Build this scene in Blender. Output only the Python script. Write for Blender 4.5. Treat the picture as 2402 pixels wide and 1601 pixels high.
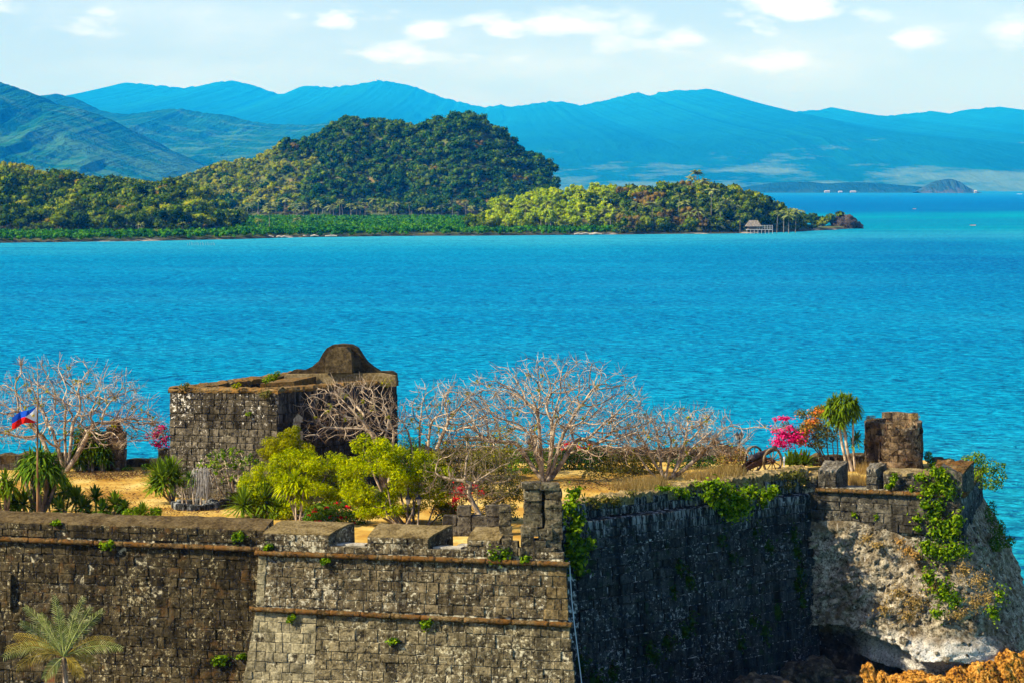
import bpy, bmesh, math, random
import numpy as np
from mathutils import Matrix, Vector

for o in list(bpy.data.objects):
    bpy.data.objects.remove(o)
SC = bpy.context.scene
COL = SC.collection
rng = np.random.default_rng(7)
random.seed(7)
R = math.radians

# ------------------------------------------------------------------ camera
F, CX, HZ, H = 5670.0, 1201.0, 440.0, 26.0      # focal length in photo pixels, centre column, horizon row, eye height (m)
cam_d = bpy.data.cameras.new('camera')
cam = bpy.data.objects.new('camera', cam_d)
COL.objects.link(cam)
cam.location = (0, 0, H)
cam.rotation_euler = (R(90), 0, 0)
cam_d.sensor_fit = 'HORIZONTAL'
cam_d.sensor_width = 36
cam_d.lens = 36 * F / 2402
cam_d.shift_y = -(800.5 - HZ) / 2402
cam_d.clip_start = 1
cam_d.clip_end = 80000
SC.camera = cam

# ------------------------------------------------------------------ light and exposure
SUN_EL = R(37)
SX, SY = -0.94, -0.34                            # horizontal direction towards the sun
world = bpy.data.worlds.new('World')
SC.world = world
world.use_nodes = True
WN, WL = world.node_tree.nodes, world.node_tree.links
WN.clear()
SKY_STRENGTH = 0.078
SKY_TINT = (1.0, 1.04, 1.34, 1)
def build_world():
    out = WN.new('ShaderNodeOutputWorld')
    bg = WN.new('ShaderNodeBackground'); bg.inputs['Strength'].default_value = SKY_STRENGTH
    sky = WN.new('ShaderNodeTexSky'); sky.sky_type = 'NISHITA'; sky.sun_disc = False
    sky.sun_elevation = SUN_EL
    sky.sun_rotation = math.atan2(SX, SY)
    sky.air_density = 1.0; sky.dust_density = 1.0; sky.ozone_density = 2.0
    tint = WN.new('ShaderNodeMix'); tint.data_type = 'RGBA'; tint.blend_type = 'MULTIPLY'
    tint.inputs[0].default_value = 1; tint.inputs[7].default_value = SKY_TINT
    WL.new(sky.outputs[0], tint.inputs[6])
    tc = WN.new('ShaderNodeTexCoord')
    # clouds: noise over the view direction, flattened towards the horizon
    mp = WN.new('ShaderNodeMapping'); mp.inputs['Scale'].default_value = (38, 38, 110)
    WL.new(tc.outputs['Generated'], mp.inputs['Vector'])
    nz = WN.new('ShaderNodeTexNoise'); nz.inputs['Scale'].default_value = 1; nz.inputs['Detail'].default_value = 7
    nz.inputs['Roughness'].default_value = 0.55
    WL.new(mp.outputs[0], nz.inputs['Vector'])
    mp2 = WN.new('ShaderNodeMapping'); mp2.inputs['Scale'].default_value = (9, 9, 34); mp2.inputs['Location'].default_value = (3.1, 1.7, 0.4)
    WL.new(tc.outputs['Generated'], mp2.inputs['Vector'])
    nz2 = WN.new('ShaderNodeTexNoise'); nz2.inputs['Scale'].default_value = 1; nz2.inputs['Detail'].default_value = 4
    WL.new(mp2.outputs[0], nz2.inputs['Vector'])
    def math_(op, a, b=None, clamp=False):
        m = WN.new('ShaderNodeMath'); m.operation = op; m.use_clamp = clamp
        for i, v in enumerate((a, b)):
            if v is None: continue
            if isinstance(v, (int, float)): m.inputs[i].default_value = v
            else: WL.new(v, m.inputs[i])
        return m.outputs[0]
    # broad thin veil of the noise everywhere
    veil = math_('MULTIPLY', math_('SUBTRACT', nz2.outputs[0], 0.46), 3.0, True)
    veil = math_('MULTIPLY', veil, nz.outputs[0])
    total = math_('MULTIPLY', veil, 0.34)
    # the separate small cumulus of this afternoon: px, py, half width, half height, weight
    for px, py, hw, hh, wgt in ((1880, 12, 130, 38, 1.2), (1760, 62, 75, 30, 1.0), (2130, 92, 70, 22, .85), (2040, 30, 60, 25, .6), (1800, 140, 110, 36, .55),
                                (795, 38, 105, 30, 1.0), (1165, 68, 100, 32, .9), (1010, 72, 75, 22, .75), (1290, 62, 190, 30, .6),
                                (215, 52, 105, 34, .65), (900, 128, 120, 36, .6), (1400, 30, 70, 22, .65), (1600, 95, 60, 30, .6),
                                (1110, 130, 160, 26, .4), (10, 22, 60, 22, .55), (1500, 60, 60, 30, .5), (2370, 70, 60, 40, .5), (1420, 105, 130, 26, .45)):
        d = Vector(((px - CX) / F, 1, (HZ - py) / F)).normalized()
        sb = WN.new('ShaderNodeVectorMath'); sb.operation = 'SUBTRACT'; sb.inputs[1].default_value = d
        WL.new(tc.outputs['Generated'], sb.inputs[0])
        ml = WN.new('ShaderNodeVectorMath'); ml.operation = 'MULTIPLY'; ml.inputs[1].default_value = (F / hw, F / hw, F / hh)
        WL.new(sb.outputs[0], ml.inputs[0])
        ln = WN.new('ShaderNodeVectorMath'); ln.operation = 'LENGTH'; WL.new(ml.outputs[0], ln.inputs[0])
        k = math_('SUBTRACT', 1.25, ln.outputs['Value'])
        k = math_('ADD', k, math_('MULTIPLY', math_('SUBTRACT', nz.outputs[0], 0.5), 5.0))
        k = math_('MULTIPLY', k, 0.42, True)
        k = math_('MULTIPLY', k, math_('SUBTRACT', 1.5, math_('MULTIPLY', ln.outputs['Value'], 0.7), True))
        total = math_('MAXIMUM', total, math_('MULTIPLY', k, wgt))
    cl = WN.new('ShaderNodeMix'); cl.data_type = 'RGBA'
    cl.inputs[7].default_value = CLOUD
    WL.new(math_('MULTIPLY', total, 1.0, True), cl.inputs[0])
    WL.new(tint.outputs[2], cl.inputs[6])
    WL.new(cl.outputs[2], bg.inputs['Color'])
    WL.new(bg.outputs[0], out.inputs[0])
CLOUD = (12, 12.5, 15.5, 1)
build_world()

sun_d = bpy.data.lights.new('sun', 'SUN')
sun_d.energy = 5.0
sun_d.angle = R(0.53)
sun_d.color = (1.0, 0.94, 0.84)
sun = bpy.data.objects.new('sun', sun_d)
COL.objects.link(sun)
sd = Vector((SX * math.cos(SUN_EL), SY * math.cos(SUN_EL), math.sin(SUN_EL)))
sun.rotation_euler = sd.to_track_quat('Z', 'Y').to_euler()
sun.location = (-60, -20, 80)

SC.view_settings.view_transform = 'Standard'
SC.view_settings.look = 'None'
SC.view_settings.gamma = 1
SC.view_settings.use_curve_mapping = False
SC.view_settings.exposure = 1.0
SC.cycles.use_denoising = True
try:
    SC.cycles.denoiser = 'OPENIMAGEDENOISE'
    SC.cycles.denoising_input_passes = 'RGB_ALBEDO_NORMAL'
    SC.cycles.denoising_prefilter = 'ACCURATE'
except Exception:
    pass
SC.cycles.max_bounces = 5
SC.cycles.diffuse_bounces = 1
SC.cycles.glossy_bounces = 2
SC.cycles.transmission_bounces = 2
SC.cycles.volume_bounces = 0
SC.cycles.transparent_max_bounces = 8
SC.cycles.caustics_reflective = False
SC.cycles.caustics_refractive = False
SC.cycles.sample_clamp_indirect = 6

# ------------------------------------------------------------------ helpers
def wx(px, D): return (px - CX) / F * D
def wz(py, D): return H - (py - HZ) / F * D
def P(px, py, D): return Vector((wx(px, D), D, wz(py, D)))
TZ = 11.0                                          # terrace level
def Dg(py, z=TZ): return F * (H - z) / (py - HZ)    # distance of the ground seen at row py

class N:
    """small node-graph writer for one material"""
    def __init__(self, name):
        self.m = bpy.data.materials.new(name); self.m.use_nodes = True
        self.t = self.m.node_tree; self.t.nodes.clear()
    def n(self, typ, **kw):
        x = self.t.nodes.new(typ)
        for k, v in kw.items(): setattr(x, k, v)
        return x
    def s(self, node, key, v):
        i = node.inputs[key]
        if isinstance(v, bpy.types.NodeSocket): self.t.links.new(v, i)
        elif v is not None: i.default_value = v
    def math(self, op, a, b=None, c=None, clamp=False):
        m = self.n('ShaderNodeMath', operation=op, use_clamp=clamp)
        for i, v in enumerate((a, b, c)):
            if v is not None: self.s(m, i, v)
        return m.outputs[0]
    def mix(self, f, a, b, typ='MIX'):
        m = self.n('ShaderNodeMix', data_type='RGBA', blend_type=typ)
        for k, v in ((0, f), (6, a), (7, b)):
            if isinstance(v, tuple) and len(v) == 3: v = v + (1,)
            self.s(m, k, v)
        return m.outputs[2]
    def noise(self, scale, detail=5, rough=.55, vec=None, stretch=None, dist=0):
        if vec is None: vec = self.pos()
        if stretch:
            mp = self.n('ShaderNodeMapping'); mp.inputs['Scale'].default_value = stretch
            self.s(mp, 'Vector', vec); vec = mp.outputs[0]
        t = self.n('ShaderNodeTexNoise')
        for k, v in (('Scale', scale), ('Detail', detail), ('Roughness', rough), ('Distortion', dist), ('Vector', vec)): self.s(t, k, v)
        return t.outputs[0]
    def pos(self):
        if not hasattr(self, '_g'): self._g = self.n('ShaderNodeNewGeometry')
        return self._g.outputs['Position']
    def island(self):
        self.pos(); return self._g.outputs['Random Per Island']
    def rnd(self):
        return self.n('ShaderNodeObjectInfo').outputs['Random']
    def ramp(self, f, stops, interp='LINEAR'):
        r = self.n('ShaderNodeValToRGB'); r.color_ramp.interpolation = interp
        e = r.color_ramp.elements
        while len(e) < len(stops): e.new(0.5)
        for i, (p, c) in enumerate(stops):
            e[i].position = p
            e[i].color = (c, c, c, 1) if isinstance(c, (int, float)) else tuple(c) + (1,)
        self.s(r, 0, f)
        return r.outputs[0]
    def bump(self, h, strength=.5, dist=.05):
        b = self.n('ShaderNodeBump'); self.s(b, 'Strength', strength); self.s(b, 'Distance', dist); self.s(b, 'Height', h)
        return b.outputs[0]
    def out(self, color, rough=.9, normal=None, spec=.2, metal=0, transl=0, volume=None):
        o = self.n('ShaderNodeOutputMaterial')
        if transl:
            a = self.n('ShaderNodeBsdfDiffuse'); b = self.n('ShaderNodeBsdfTranslucent'); mx = self.n('ShaderNodeMixShader')
            self.s(a, 0, color); self.s(b, 0, color); self.s(mx, 0, transl)
            if normal: self.s(a, 'Normal', normal)
            self.t.links.new(a.outputs[0], mx.inputs[1]); self.t.links.new(b.outputs[0], mx.inputs[2])
            self.t.links.new(mx.outputs[0], o.inputs[0]); return self.m
        p = self.n('ShaderNodeBsdfPrincipled')
        if isinstance(color, tuple) and len(color) == 3: color = color + (1,)
        self.s(p, 'Base Color', color); self.s(p, 'Roughness', rough); self.s(p, 'Metallic', metal)
        self.s(p, 'Specular IOR Level', spec)
        if normal: self.s(p, 'Normal', normal)
        self.t.links.new(p.outputs[0], o.inputs[0])
        return self.m

def tag(o, label=None, cat=None, group=None, kind=None):
    if label: o['label'] = label
    if cat: o['category'] = cat
    if group: o['group'] = group
    if kind: o['kind'] = kind
    return o
def empty(name, loc, label=None, cat=None, group=None):
    o = bpy.data.objects.new(name, None); COL.objects.link(o); o.location = loc
    o.empty_display_size = .2
    return tag(o, label, cat, group)

class MB:
    """collects vertices and faces of one mesh"""
    def __init__(self): self.v, self.f, self.mi, self.nv = [], [], [], 0
    def add(self, v, f, mi=0):
        v = np.asarray(v, float).reshape(-1, 3)
        self.v.append(v)
        self.f += [tuple(int(i) + self.nv for i in q) for q in f]
        self.mi += [mi] * len(f)
        self.nv += len(v)
    def build(self, name, mats, parent=None, smooth=False, link=True, sub=None):
        V = np.concatenate(self.v) if self.v else np.zeros((0, 3))
        if parent is not None and sub is None: sub = True
        if sub: V = V - np.array(world_loc(parent))
        me = bpy.data.meshes.new(name)
        me.from_pydata(V.tolist(), [], self.f)
        if not isinstance(mats, (list, tuple)): mats = [mats]
        for m in mats: me.materials.append(m)
        if len(mats) > 1: me.polygons.foreach_set('material_index', self.mi)
        if smooth: me.polygons.foreach_set('use_smooth', [True] * len(me.polygons))
        me.update()
        if not link: return me
        o = bpy.data.objects.new(name, me); COL.objects.link(o)
        if parent is not None: o.parent = parent
        return o
def world_loc(o):
    v = Vector((0, 0, 0))
    while o is not None:
        v = v + o.location; o = o.parent
    return v
def inst(me, name, loc, rz=0, sc=1, parent=None):
    o = bpy.data.objects.new(name, me); COL.objects.link(o)
    o.location = loc; o.rotation_euler = (0, 0, rz)
    o.scale = (sc, sc, sc) if isinstance(sc, (int, float)) else sc
    if parent is not None: o.parent = parent
    return o
def copy_tree(o, parent=None):
    c = o.copy(); COL.objects.link(c)
    if parent is not None: c.parent = parent
    for ch in list(o.children): copy_tree(ch, c)
    return c
BOXF = [(0, 3, 2, 1), (4, 5, 6, 7), (0, 1, 5, 4), (1, 2, 6, 5), (2, 3, 7, 6), (3, 0, 4, 7)]
def box(x0, x1, y0, y1, z0, z1):
    return np.array([(x0, y0, z0), (x1, y0, z0), (x1, y1, z0), (x0, y1, z0), (x0, y0, z1), (x1, y0, z1), (x1, y1, z1), (x0, y1, z1)], float)
def tube(pts, rad, n=6, cap=True):
    """tube along a polyline"""
    pts = np.asarray(pts, float); m = len(pts)
    rad = np.broadcast_to(np.asarray(rad, float), (m,))
    t = np.gradient(pts, axis=0); t /= np.linalg.norm(t, axis=1)[:, None] + 1e-9
    ref = np.array([0.13, 0.31, 0.94]) if abs(t[0][2]) < .8 else np.array([1, .1, .05])
    a = np.cross(t, ref); a /= np.linalg.norm(a, axis=1)[:, None] + 1e-9
    b = np.cross(t, a)
    an = np.arange(n) * 2 * np.pi / n
    V = (pts[:, None, :] + rad[:, None, None] * (np.cos(an)[None, :, None] * a[:, None, :] + np.sin(an)[None, :, None] * b[:, None, :])).reshape(-1, 3)
    fs = [(i * n + j, i * n + (j + 1) % n, (i + 1) * n + (j + 1) % n, (i + 1) * n + j) for i in range(m - 1) for j in range(n)]
    if cap:
        fs.append(tuple(range(n))[::-1]); fs.append(tuple((m - 1) * n + j for j in range(n)))
    return V, fs
def vnoise(x, y, seed=0, octv=5, gain=.5):
    """cheap fractal value noise, numpy arrays in, about -1..1 out"""
    tot = np.zeros(np.broadcast(x, y).shape); amp = 1; norm = 0
    for o in range(octv):
        xi, yi = np.floor(x).astype(np.int64), np.floor(y).astype(np.int64)
        fx, fy = x - xi, y - yi
        fx, fy = fx * fx * (3 - 2 * fx), fy * fy * (3 - 2 * fy)
        def hsh(a, b):
            h = (a * 374761393 + b * 668265263 + (seed + o) * 2246822519) & 0xffffffff
            h = ((h ^ (h >> 13)) * 1274126177) & 0xffffffff
            return ((h ^ (h >> 16)) & 0xffff) / 32767.5 - 1
        v = (hsh(xi, yi) * (1 - fx) + hsh(xi + 1, yi) * fx) * (1 - fy) + (hsh(xi, yi + 1) * (1 - fx) + hsh(xi + 1, yi + 1) * fx) * fy
        tot = tot + amp * v; norm += amp; amp *= gain; x = x * 2.03 + 17.1; y = y * 2.03 + 5.7
    return tot / norm
def grid_faces(nu, nv):
    i = np.arange(nu - 1)[:, None] * nv + np.arange(nv - 1)[None, :]
    return np.stack([i, i + nv, i + nv + 1, i + 1], -1).reshape(-1, 4)
def quick_mesh(name, V, Q, mat, smooth=True, parent=None):
    """fast path for large all-quad or all-triangle meshes"""
    me = bpy.data.meshes.new(name)
    V = np.asarray(V, np.float32); Q = np.asarray(Q, np.int32); k = Q.shape[1]
    me.vertices.add(len(V)); me.vertices.foreach_set('co', V.ravel())
    me.loops.add(Q.size); me.loops.foreach_set('vertex_index', Q.ravel())
    me.polygons.add(len(Q)); me.polygons.foreach_set('loop_start', np.arange(0, Q.size, k, dtype=np.int32))
    me.polygons.foreach_set('loop_total', np.full(len(Q), k, np.int32))
    if smooth: me.polygons.foreach_set('use_smooth', np.ones(len(Q), bool))
    me.materials.append(mat); me.update(calc_edges=True); me.validate()
    o = bpy.data.objects.new(name, me); COL.objects.link(o)
    if parent is not None: o.parent = parent
    return o
# ================================================================== SEA
def sea_material():
    g = N('sea_water')
    pos = g.pos()
    sep = g.n('ShaderNodeSeparateXYZ'); g.s(sep, 0, pos)
    x, y = sep.outputs[0], sep.outputs[1]
    warp = g.noise(0.004, 4, .6, stretch=(1.0, .35, 1))
    # depth of the bay along its length: log distance, wandering with the noise
    t = g.math('LOGARITHM', g.math('MAXIMUM', y, 20), 10)
    t = g.math('ADD', t, g.math('MULTIPLY', g.math('SUBTRACT', warp, .5), .16))
    t = g.math('DIVIDE', g.math('SUBTRACT', t, 2.0), 2.2)
    mid = (.006, .150, .300)
    c1 = g.ramp(t, [(0, (.02, .26, .22)), (.10, (.008, .21, .245)), (.19, (.000, .175, .270)), (.28, (.000, .150, .280)), (.37, (.000, .132, .275)),
                    (.43, (.000, .150, .280)), (.475, (.004, .20, .305)), (.50, (.03, .30, .37)), (.545, (.000, .20, .25)), (.585, (.002, .17, .26)), (.615, (.0, .26, .28)),
                    (.65, (.000, .085, .25)), (.72, (.000, .075, .25)), (.80, (.000, .11, .30)), (.9, (.01, .16, .33))])
    # the open water to the east is deeper: a dark tongue round x > 60 m, 700..1200 m out
    dk = g.math('MULTIPLY', g.ramp(g.math('DIVIDE', x, 260), [(.1, 0), (.7, 1)]), g.ramp(g.math('DIVIDE', y, 2000), [(.27, 0), (.40, 1), (.60, .9), (.70, 0)]))
    dk = g.math('MULTIPLY', dk, g.ramp(warp, [(.32, 0), (.5, 1)]))
    c2 = g.mix(g.math('MULTIPLY', dk, .95), c1, (.000, .075, .225))
    # sandy shallows along the mangrove shore
    off = g.math('SUBTRACT', g.math('ADD', 1275, g.math('MULTIPLY', x, .55)), y)
    off = g.math('ADD', off, g.math('MULTIPLY', g.math('SUBTRACT', g.noise(.012, 4, .6, stretch=(.4, 1, 1)), .5), 260))
    sh = g.math('MULTIPLY', g.ramp(g.math('DIVIDE', off, 300), [(.0, 1), (.25, .75), (.9, 0)]), g.ramp(g.math('DIVIDE', x, 400), [(.3, 1), (.5, 0)]))
    c2 = g.mix(g.math('MULTIPLY', sh, .8), c2, (.035, .30, .345))
    # paler streaks drifting with the current
    st = g.noise(0.012, 5, .6, stretch=(.5, 1, 1))
    c3 = g.mix(g.math('MULTIPLY', g.ramp(st, [(.5, 0), (.72, 1)]), .35), c2, (.015, .225, .34))
    c3 = g.mix(g.math('MULTIPLY', g.ramp(st, [(.3, 1), (.46, 0)]), .35), c3, (.000, .105, .245))
    ln = g.noise(.03, 4, .6, stretch=(.22, 1, 1), dist=.3)
    c3 = g.mix(g.math('MULTIPLY', g.ramp(ln, [(.53, 0), (.66, 1)]), .5), c3, (.002, .20, .335))
    c3 = g.mix(g.math('MULTIPLY', g.ramp(ln, [(.34, 1), (.47, 0)]), .5), c3, (.000, .10, .235))
    # waves
    w1 = g.noise(0.55, 3, .6, stretch=(.8, 1.0, 1), dist=.6)
    w2 = g.noise(0.11, 3, .55, stretch=(.7, 1.0, 1), dist=.8)
    hgt = g.math('ADD', g.math('MULTIPLY', w1, .55), g.math('MULTIPLY', w2, 1.6))
    nor = g.bump(hgt, 1.0, 1.6)
    # light and shade of the ripples put into the colour, paler and darker
    cr = g.noise(0.75, 4, .75, stretch=(.75, 1.0, 1), dist=.5)
    c4 = g.mix(g.math('MULTIPLY', g.ramp(cr, [(.52, 0), (.62, 1)]), .9), c3, (.005, .28, .40))
    c4 = g.mix(g.math('MULTIPLY', g.ramp(cr, [(.38, 1), (.49, 0)]), .85), c4, (.000, .060, .170))
    # scattered whitecaps
    wc = g.noise(0.085, 5, .7, stretch=(.8, 1.6, 1))
    c5 = g.mix(g.ramp(wc, [(.745, 0), (.765, 1)]), c4, (.7, .85, .88))
    o = g.n('ShaderNodeOutputMaterial'); d = g.n('ShaderNodeBsdfDiffuse'); gl = g.n('ShaderNodeBsdfGlossy'); mx = g.n('ShaderNodeMixShader')
    g.s(d, 0, c5); g.s(d, 'Normal', nor); g.s(gl, 'Normal', nor); g.s(gl, 'Roughness', .22); g.s(mx, 0, .022)
    g.t.links.new(d.outputs[0], mx.inputs[1]); g.t.links.new(gl.outputs[0], mx.inputs[2]); g.t.links.new(mx.outputs[0], o.inputs[0])
    return g.m
V = np.array([(-40000, -2000, 0), (40000, -2000, 0), (40000, 49000, 0), (-40000, 49000, 0)], float)
sea = quick_mesh('sea', V, [(0, 1, 2, 3)], sea_material(), False)
tag(sea, kind='structure')

# ================================================================== FAR MOUNTAINS
def mountain_mat(name, forest, forest2, field, field_amt, nscale, lowz, ys=.22):
    g = N(name)
    a = g.noise(nscale, 6, .65, stretch=(1, ys * 2, .6))
    b = g.noise(nscale * 7, 4, .7, stretch=(1, ys, .4))
    d = g.noise(nscale * 32, 3, .7, stretch=(1, ys, .4))
    c = g.mix(g.ramp(g.math('ADD', g.math('MULTIPLY', a, .35), g.math('ADD', g.math('MULTIPLY', b, .3), g.math('MULTIPLY', d, .35))), [(.38, 0), (.64, 1)]), forest, forest2)
    sep = g.n('ShaderNodeSeparateXYZ'); g.s(sep, 0, g.pos())
    low = g.math('SUBTRACT', 1, g.math('DIVIDE', sep.outputs[2], lowz), clamp=True)
    fmask = g.math('ADD', g.noise(nscale * 2.6, 5, .65, stretch=(1, ys * 2.5, .6)), g.math('MULTIPLY', g.math('SUBTRACT', low, .5), .45))
    c = g.mix(g.math('MULTIPLY', g.ramp(fmask, [(.62, 0), (.74, 1)]), field_amt), c, field)
    return g.out(c, .95, g.bump(g.math('ADD', b, g.math('MULTIPLY', d, .25)), .5, 60), .0)
def ridge(name, prof, Dr, Df, Db, mat, seed, spur=.25, nu=520, nv=56, tops=0, base_z=0, label=None, power=.95):
    """a mountain range: traced skyline at distance Dr, foot at Df, far foot at Db; spurs and gullies run down its slopes"""
    px = np.array([p[0] for p in prof], float) * 1.0213; py = np.array([p[1] for p in prof], float) * 1.0213
    X = (px - CX) / F * Dr; Z = H + (HZ - py) / F * Dr
    xs = np.linspace(X[0], X[-1], nu)
    zs = np.interp(xs, X, Z)
    zs = zs * (1 + .012 * vnoise(xs / (.004 * (xs[-1] - xs[0])), xs * 0, seed + 50, 3))
    L = X[-1] - X[0]
    vs = np.linspace(0, 1, nv)
    XX, VV = np.meshgrid(xs, vs, indexing='ij')
    split = .72
    tt = np.where(VV < split, VV / split, 1 - (VV - split) / (1 - split))      # 0 at the foot, 1 at the ridge
    YY = np.where(VV < split, Df + (Dr - Df) * tt, Dr + (Db - Dr) * (1 - tt))
    sc = (Dr - Df) / 3.2
    n1 = vnoise(XX / sc * 1.2 + .25 * YY / sc, YY / sc * .22, seed, 5)
    n2 = 1 - 2 * np.abs(vnoise(XX / sc * 2.6 + .5 * n1, YY / sc * .28, seed + 9, 5))
    shape = tt ** power
    ZZ = zs[:, None] * (shape * (1 + spur * 4 * (1 - tt) * tt * (.8 * n1 + .9 * n2)))
    ZZ = ZZ + zs[:, None] * .014 * vnoise(XX / sc * 12, YY / sc * 2.5, seed + 4, 4) * np.clip(tt * 3, 0, 1)
    ZZ = np.minimum(ZZ, np.where(VV < split, YY * (zs / Dr)[:, None] * (.30 + .70 * tt ** .7), 1e9))
    ZZ = np.where(tt < .02, -6, ZZ) + base_z
    XX = XX + n2 * sc * .08 * (1 - tt)
    V = np.stack([XX, YY, ZZ], -1).reshape(-1, 3)
    o = quick_mesh(name, V, grid_faces(nu, nv), mat, True)
    tag(o, label, None, None, 'structure')
    return o
m_far = mountain_mat('far_mountain_cover', (.002, .040, .022), (.005, .085, .040), (.10, .17, .09), .75, .00045, 700)
m_near = mountain_mat('near_mountain_cover', (.000, .028, .012), (.016, .12, .03), (.06, .15, .05), .6, .0016, 1300, .35)
ridge('mountain', [(-400, 250), (100, 262), (220, 243), (250, 225), (285, 190), (300, 188), (340, 193), (430, 201), (480, 192), (530, 184), (580, 194), (640, 214), (660, 213), (700, 196), (760, 199), (830, 192), (870, 182), (900, 186), (960, 200), (1010, 221), (1060, 234), (1110, 246), (1150, 239), (1190, 246), (1260, 262), (1400, 300), (1560, 370), (1700, 440)],
      40000, 16000, 46000, m_far, 3, .28, 620, 60)
ridge('mountain', [(850, 440), (950, 350), (1050, 290), (1120, 255), (1190, 243), (1260, 232), (1290, 233), (1330, 242), (1400, 228), (1440, 216), (1462, 211), (1490, 220), (1510, 212), (1540, 208), (1620, 204), (1640, 206), (1660, 212), (1700, 228), (1760, 245), (1820, 256), (1880, 252), (1905, 246), (1925, 252), (1960, 262), (2040, 265), (2100, 258), (2130, 254), (2170, 262), (2200, 254), (2240, 248), (2290, 245), (2352, 265), (2500, 285), (2800, 250)],
      37000, 15500, 44000, m_far, 11, .34, 640, 64)
ridge('mountain', [(-500, 200), (-200, 190), (60, 230), (90, 220), (125, 217), (180, 238), (215, 252), (290, 262), (330, 258), (370, 251), (420, 249), (470, 258), (520, 262), (590, 280), (640, 286), (700, 287), (760, 282), (820, 300), (900, 320), (1020, 380), (1150, 440)],
      15000, 10000, 18000, m_near, 21, .3, 520, 60)
ridge('mountain', [(-500, 120), (-250, 150), (-100, 165), (0, 187), (30, 198), (60, 209), (90, 222), (130, 240), (200, 256), (260, 280), (330, 320), (420, 360), (500, 395), (600, 435)],
      10500, 7000, 13000, m_near, 33, .3, 520, 70)
# low wooded spit and islet off the far shore
m_spit = mountain_mat('spit_cover', (.004, .030, .016), (.015, .065, .03), (.04, .08, .04), .3, .006, 60, .3)
ridge('hill', [(1640, 440), (1700, 431), (1740, 424), (1790, 418), (1850, 417), (1900, 421), (1950, 418), (2000, 419), (2060, 424), (2110, 428), (2170, 434), (2230, 440)],
      12000, 11700, 12500, m_spit, 41, .2, 200, 20)
m_islet = mountain_mat('islet_cover', (.008, .035, .016), (.035, .07, .03), (.14, .11, .08), .35, .012, 70)
ridge('islet', [(2105, 440), (2122, 428), (2140, 418), (2165, 412), (2185, 410), (2205, 418), (2222, 430), (2240, 439)], 11300, 11150, 11450, m_islet, 47, .3, 80, 20)
m_white = N('whitewash').out((.3, .3, .29), .8)
m_tin = N('tin_roof').out((.30, .31, .31), .6)
for i, (px, w, hgt) in enumerate(((1940, 20, 9), (1971, 14, 7), (2001, 22, 8), (2288, 9, 10))):
    D = 11000; s = D / F; w *= .6; hgt *= .6
    r = empty('stilt_house', (wx(px, D), D, 0), ('westernmost tiny pale house on the water off the low wooded spit', 'smallest tiny pale house off the low wooded spit', 'widest tiny pale house on the water off the low wooded spit', 'tiny pale house right of the far islet')[i], 'house', 'tiny pale houses along the far shore')
    b = MB(); b.add(box(-w * s / 2, w * s / 2, -8, 8, 2, 2 + hgt * s * .55), BOXF); b.build('wall', m_white, r, sub=False)
    b = MB(); h0, h1, e = 2 + hgt * s * .55, 2 + hgt * s, w * s / 2 + 1.5
    b.add([(-e, -10, h0), (e, -10, h0), (e, 10, h0), (-e, 10, h0), (-e * .8, 0, h1), (e * .8, 0, h1)], [(0, 1, 5, 4), (1, 2, 5), (2, 3, 4, 5), (3, 0, 4), (0, 3, 2, 1)])
    b.build('roof', m_tin, r, sub=False)
    for q in (-1, 1):
        b = MB(); b.add(box(q * w * s * .4 - .4, q * w * s * .4 + .4, -6, -5, -3, 2), BOXF); b.build('stilt', m_tin, r, sub=False)

# ================================================================== PENINSULA
def prof_fn(pts, D, minus):
    px = np.array([p[0] for p in pts], float) * 1.0213; py = np.array([p[1] for p in pts], float) * 1.0213
    X = (px - CX) / F * D; Z = np.maximum(H + (HZ - py) / F * D - minus, 0)
    return lambda x: np.interp(x, X, Z, left=0, right=0)
S = np.array([(-900, 1060), (-200, 1105), (0, 1134), (300, 1165), (560, 1215), (700, 1262), (900, 1290), (1120, 1302), (1350, 1322), (1600, 1352), (1760, 1372), (1880, 1440), (1960, 1490), (2010, 1545)], float)
SXs, SYs = (S[:, 0] - CX) / F * S[:, 1], S[:, 1]
def shore(x): return np.interp(x, SXs, SYs) + 5 * vnoise(x / 22, x * 0 + 3.3, 5, 3)
def back_shore(x): return np.interp(x, [-600, 10, 40, 120, 190, 222], [3200, 3000, 1900, 1620, 1560, 1550])
h1 = prof_fn([(330, 455), (420, 412), (500, 380), (560, 366), (620, 352), (655, 328), (700, 324), (735, 314), (760, 292), (800, 271), (850, 280), (900, 285), (950, 293), (990, 282), (1030, 272), (1070, 262), (1100, 271), (1150, 303), (1200, 347), (1250, 368), (1280, 393), (1305, 420), (1340, 460)], 2100, 6)
h2 = prof_fn([(-500, 350), (-150, 357), (0, 367), (50, 374), (100, 383), (150, 397), (200, 411), (300, 416), (400, 416), (440, 430), (480, 455), (520, 480), (580, 520)], 1480, 7.5)
h3 = prof_fn([(1080, 500), (1130, 462), (1250, 436), (1400, 428), (1500, 420), (1600, 413), (1660, 420), (1720, 436), (1780, 458), (1840, 472), (1890, 492), (1940, 520)], 1450, 8.5)
def sstep(t): t = np.clip(t, 0, 1); return t * t * (3 - 2 * t)
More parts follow.
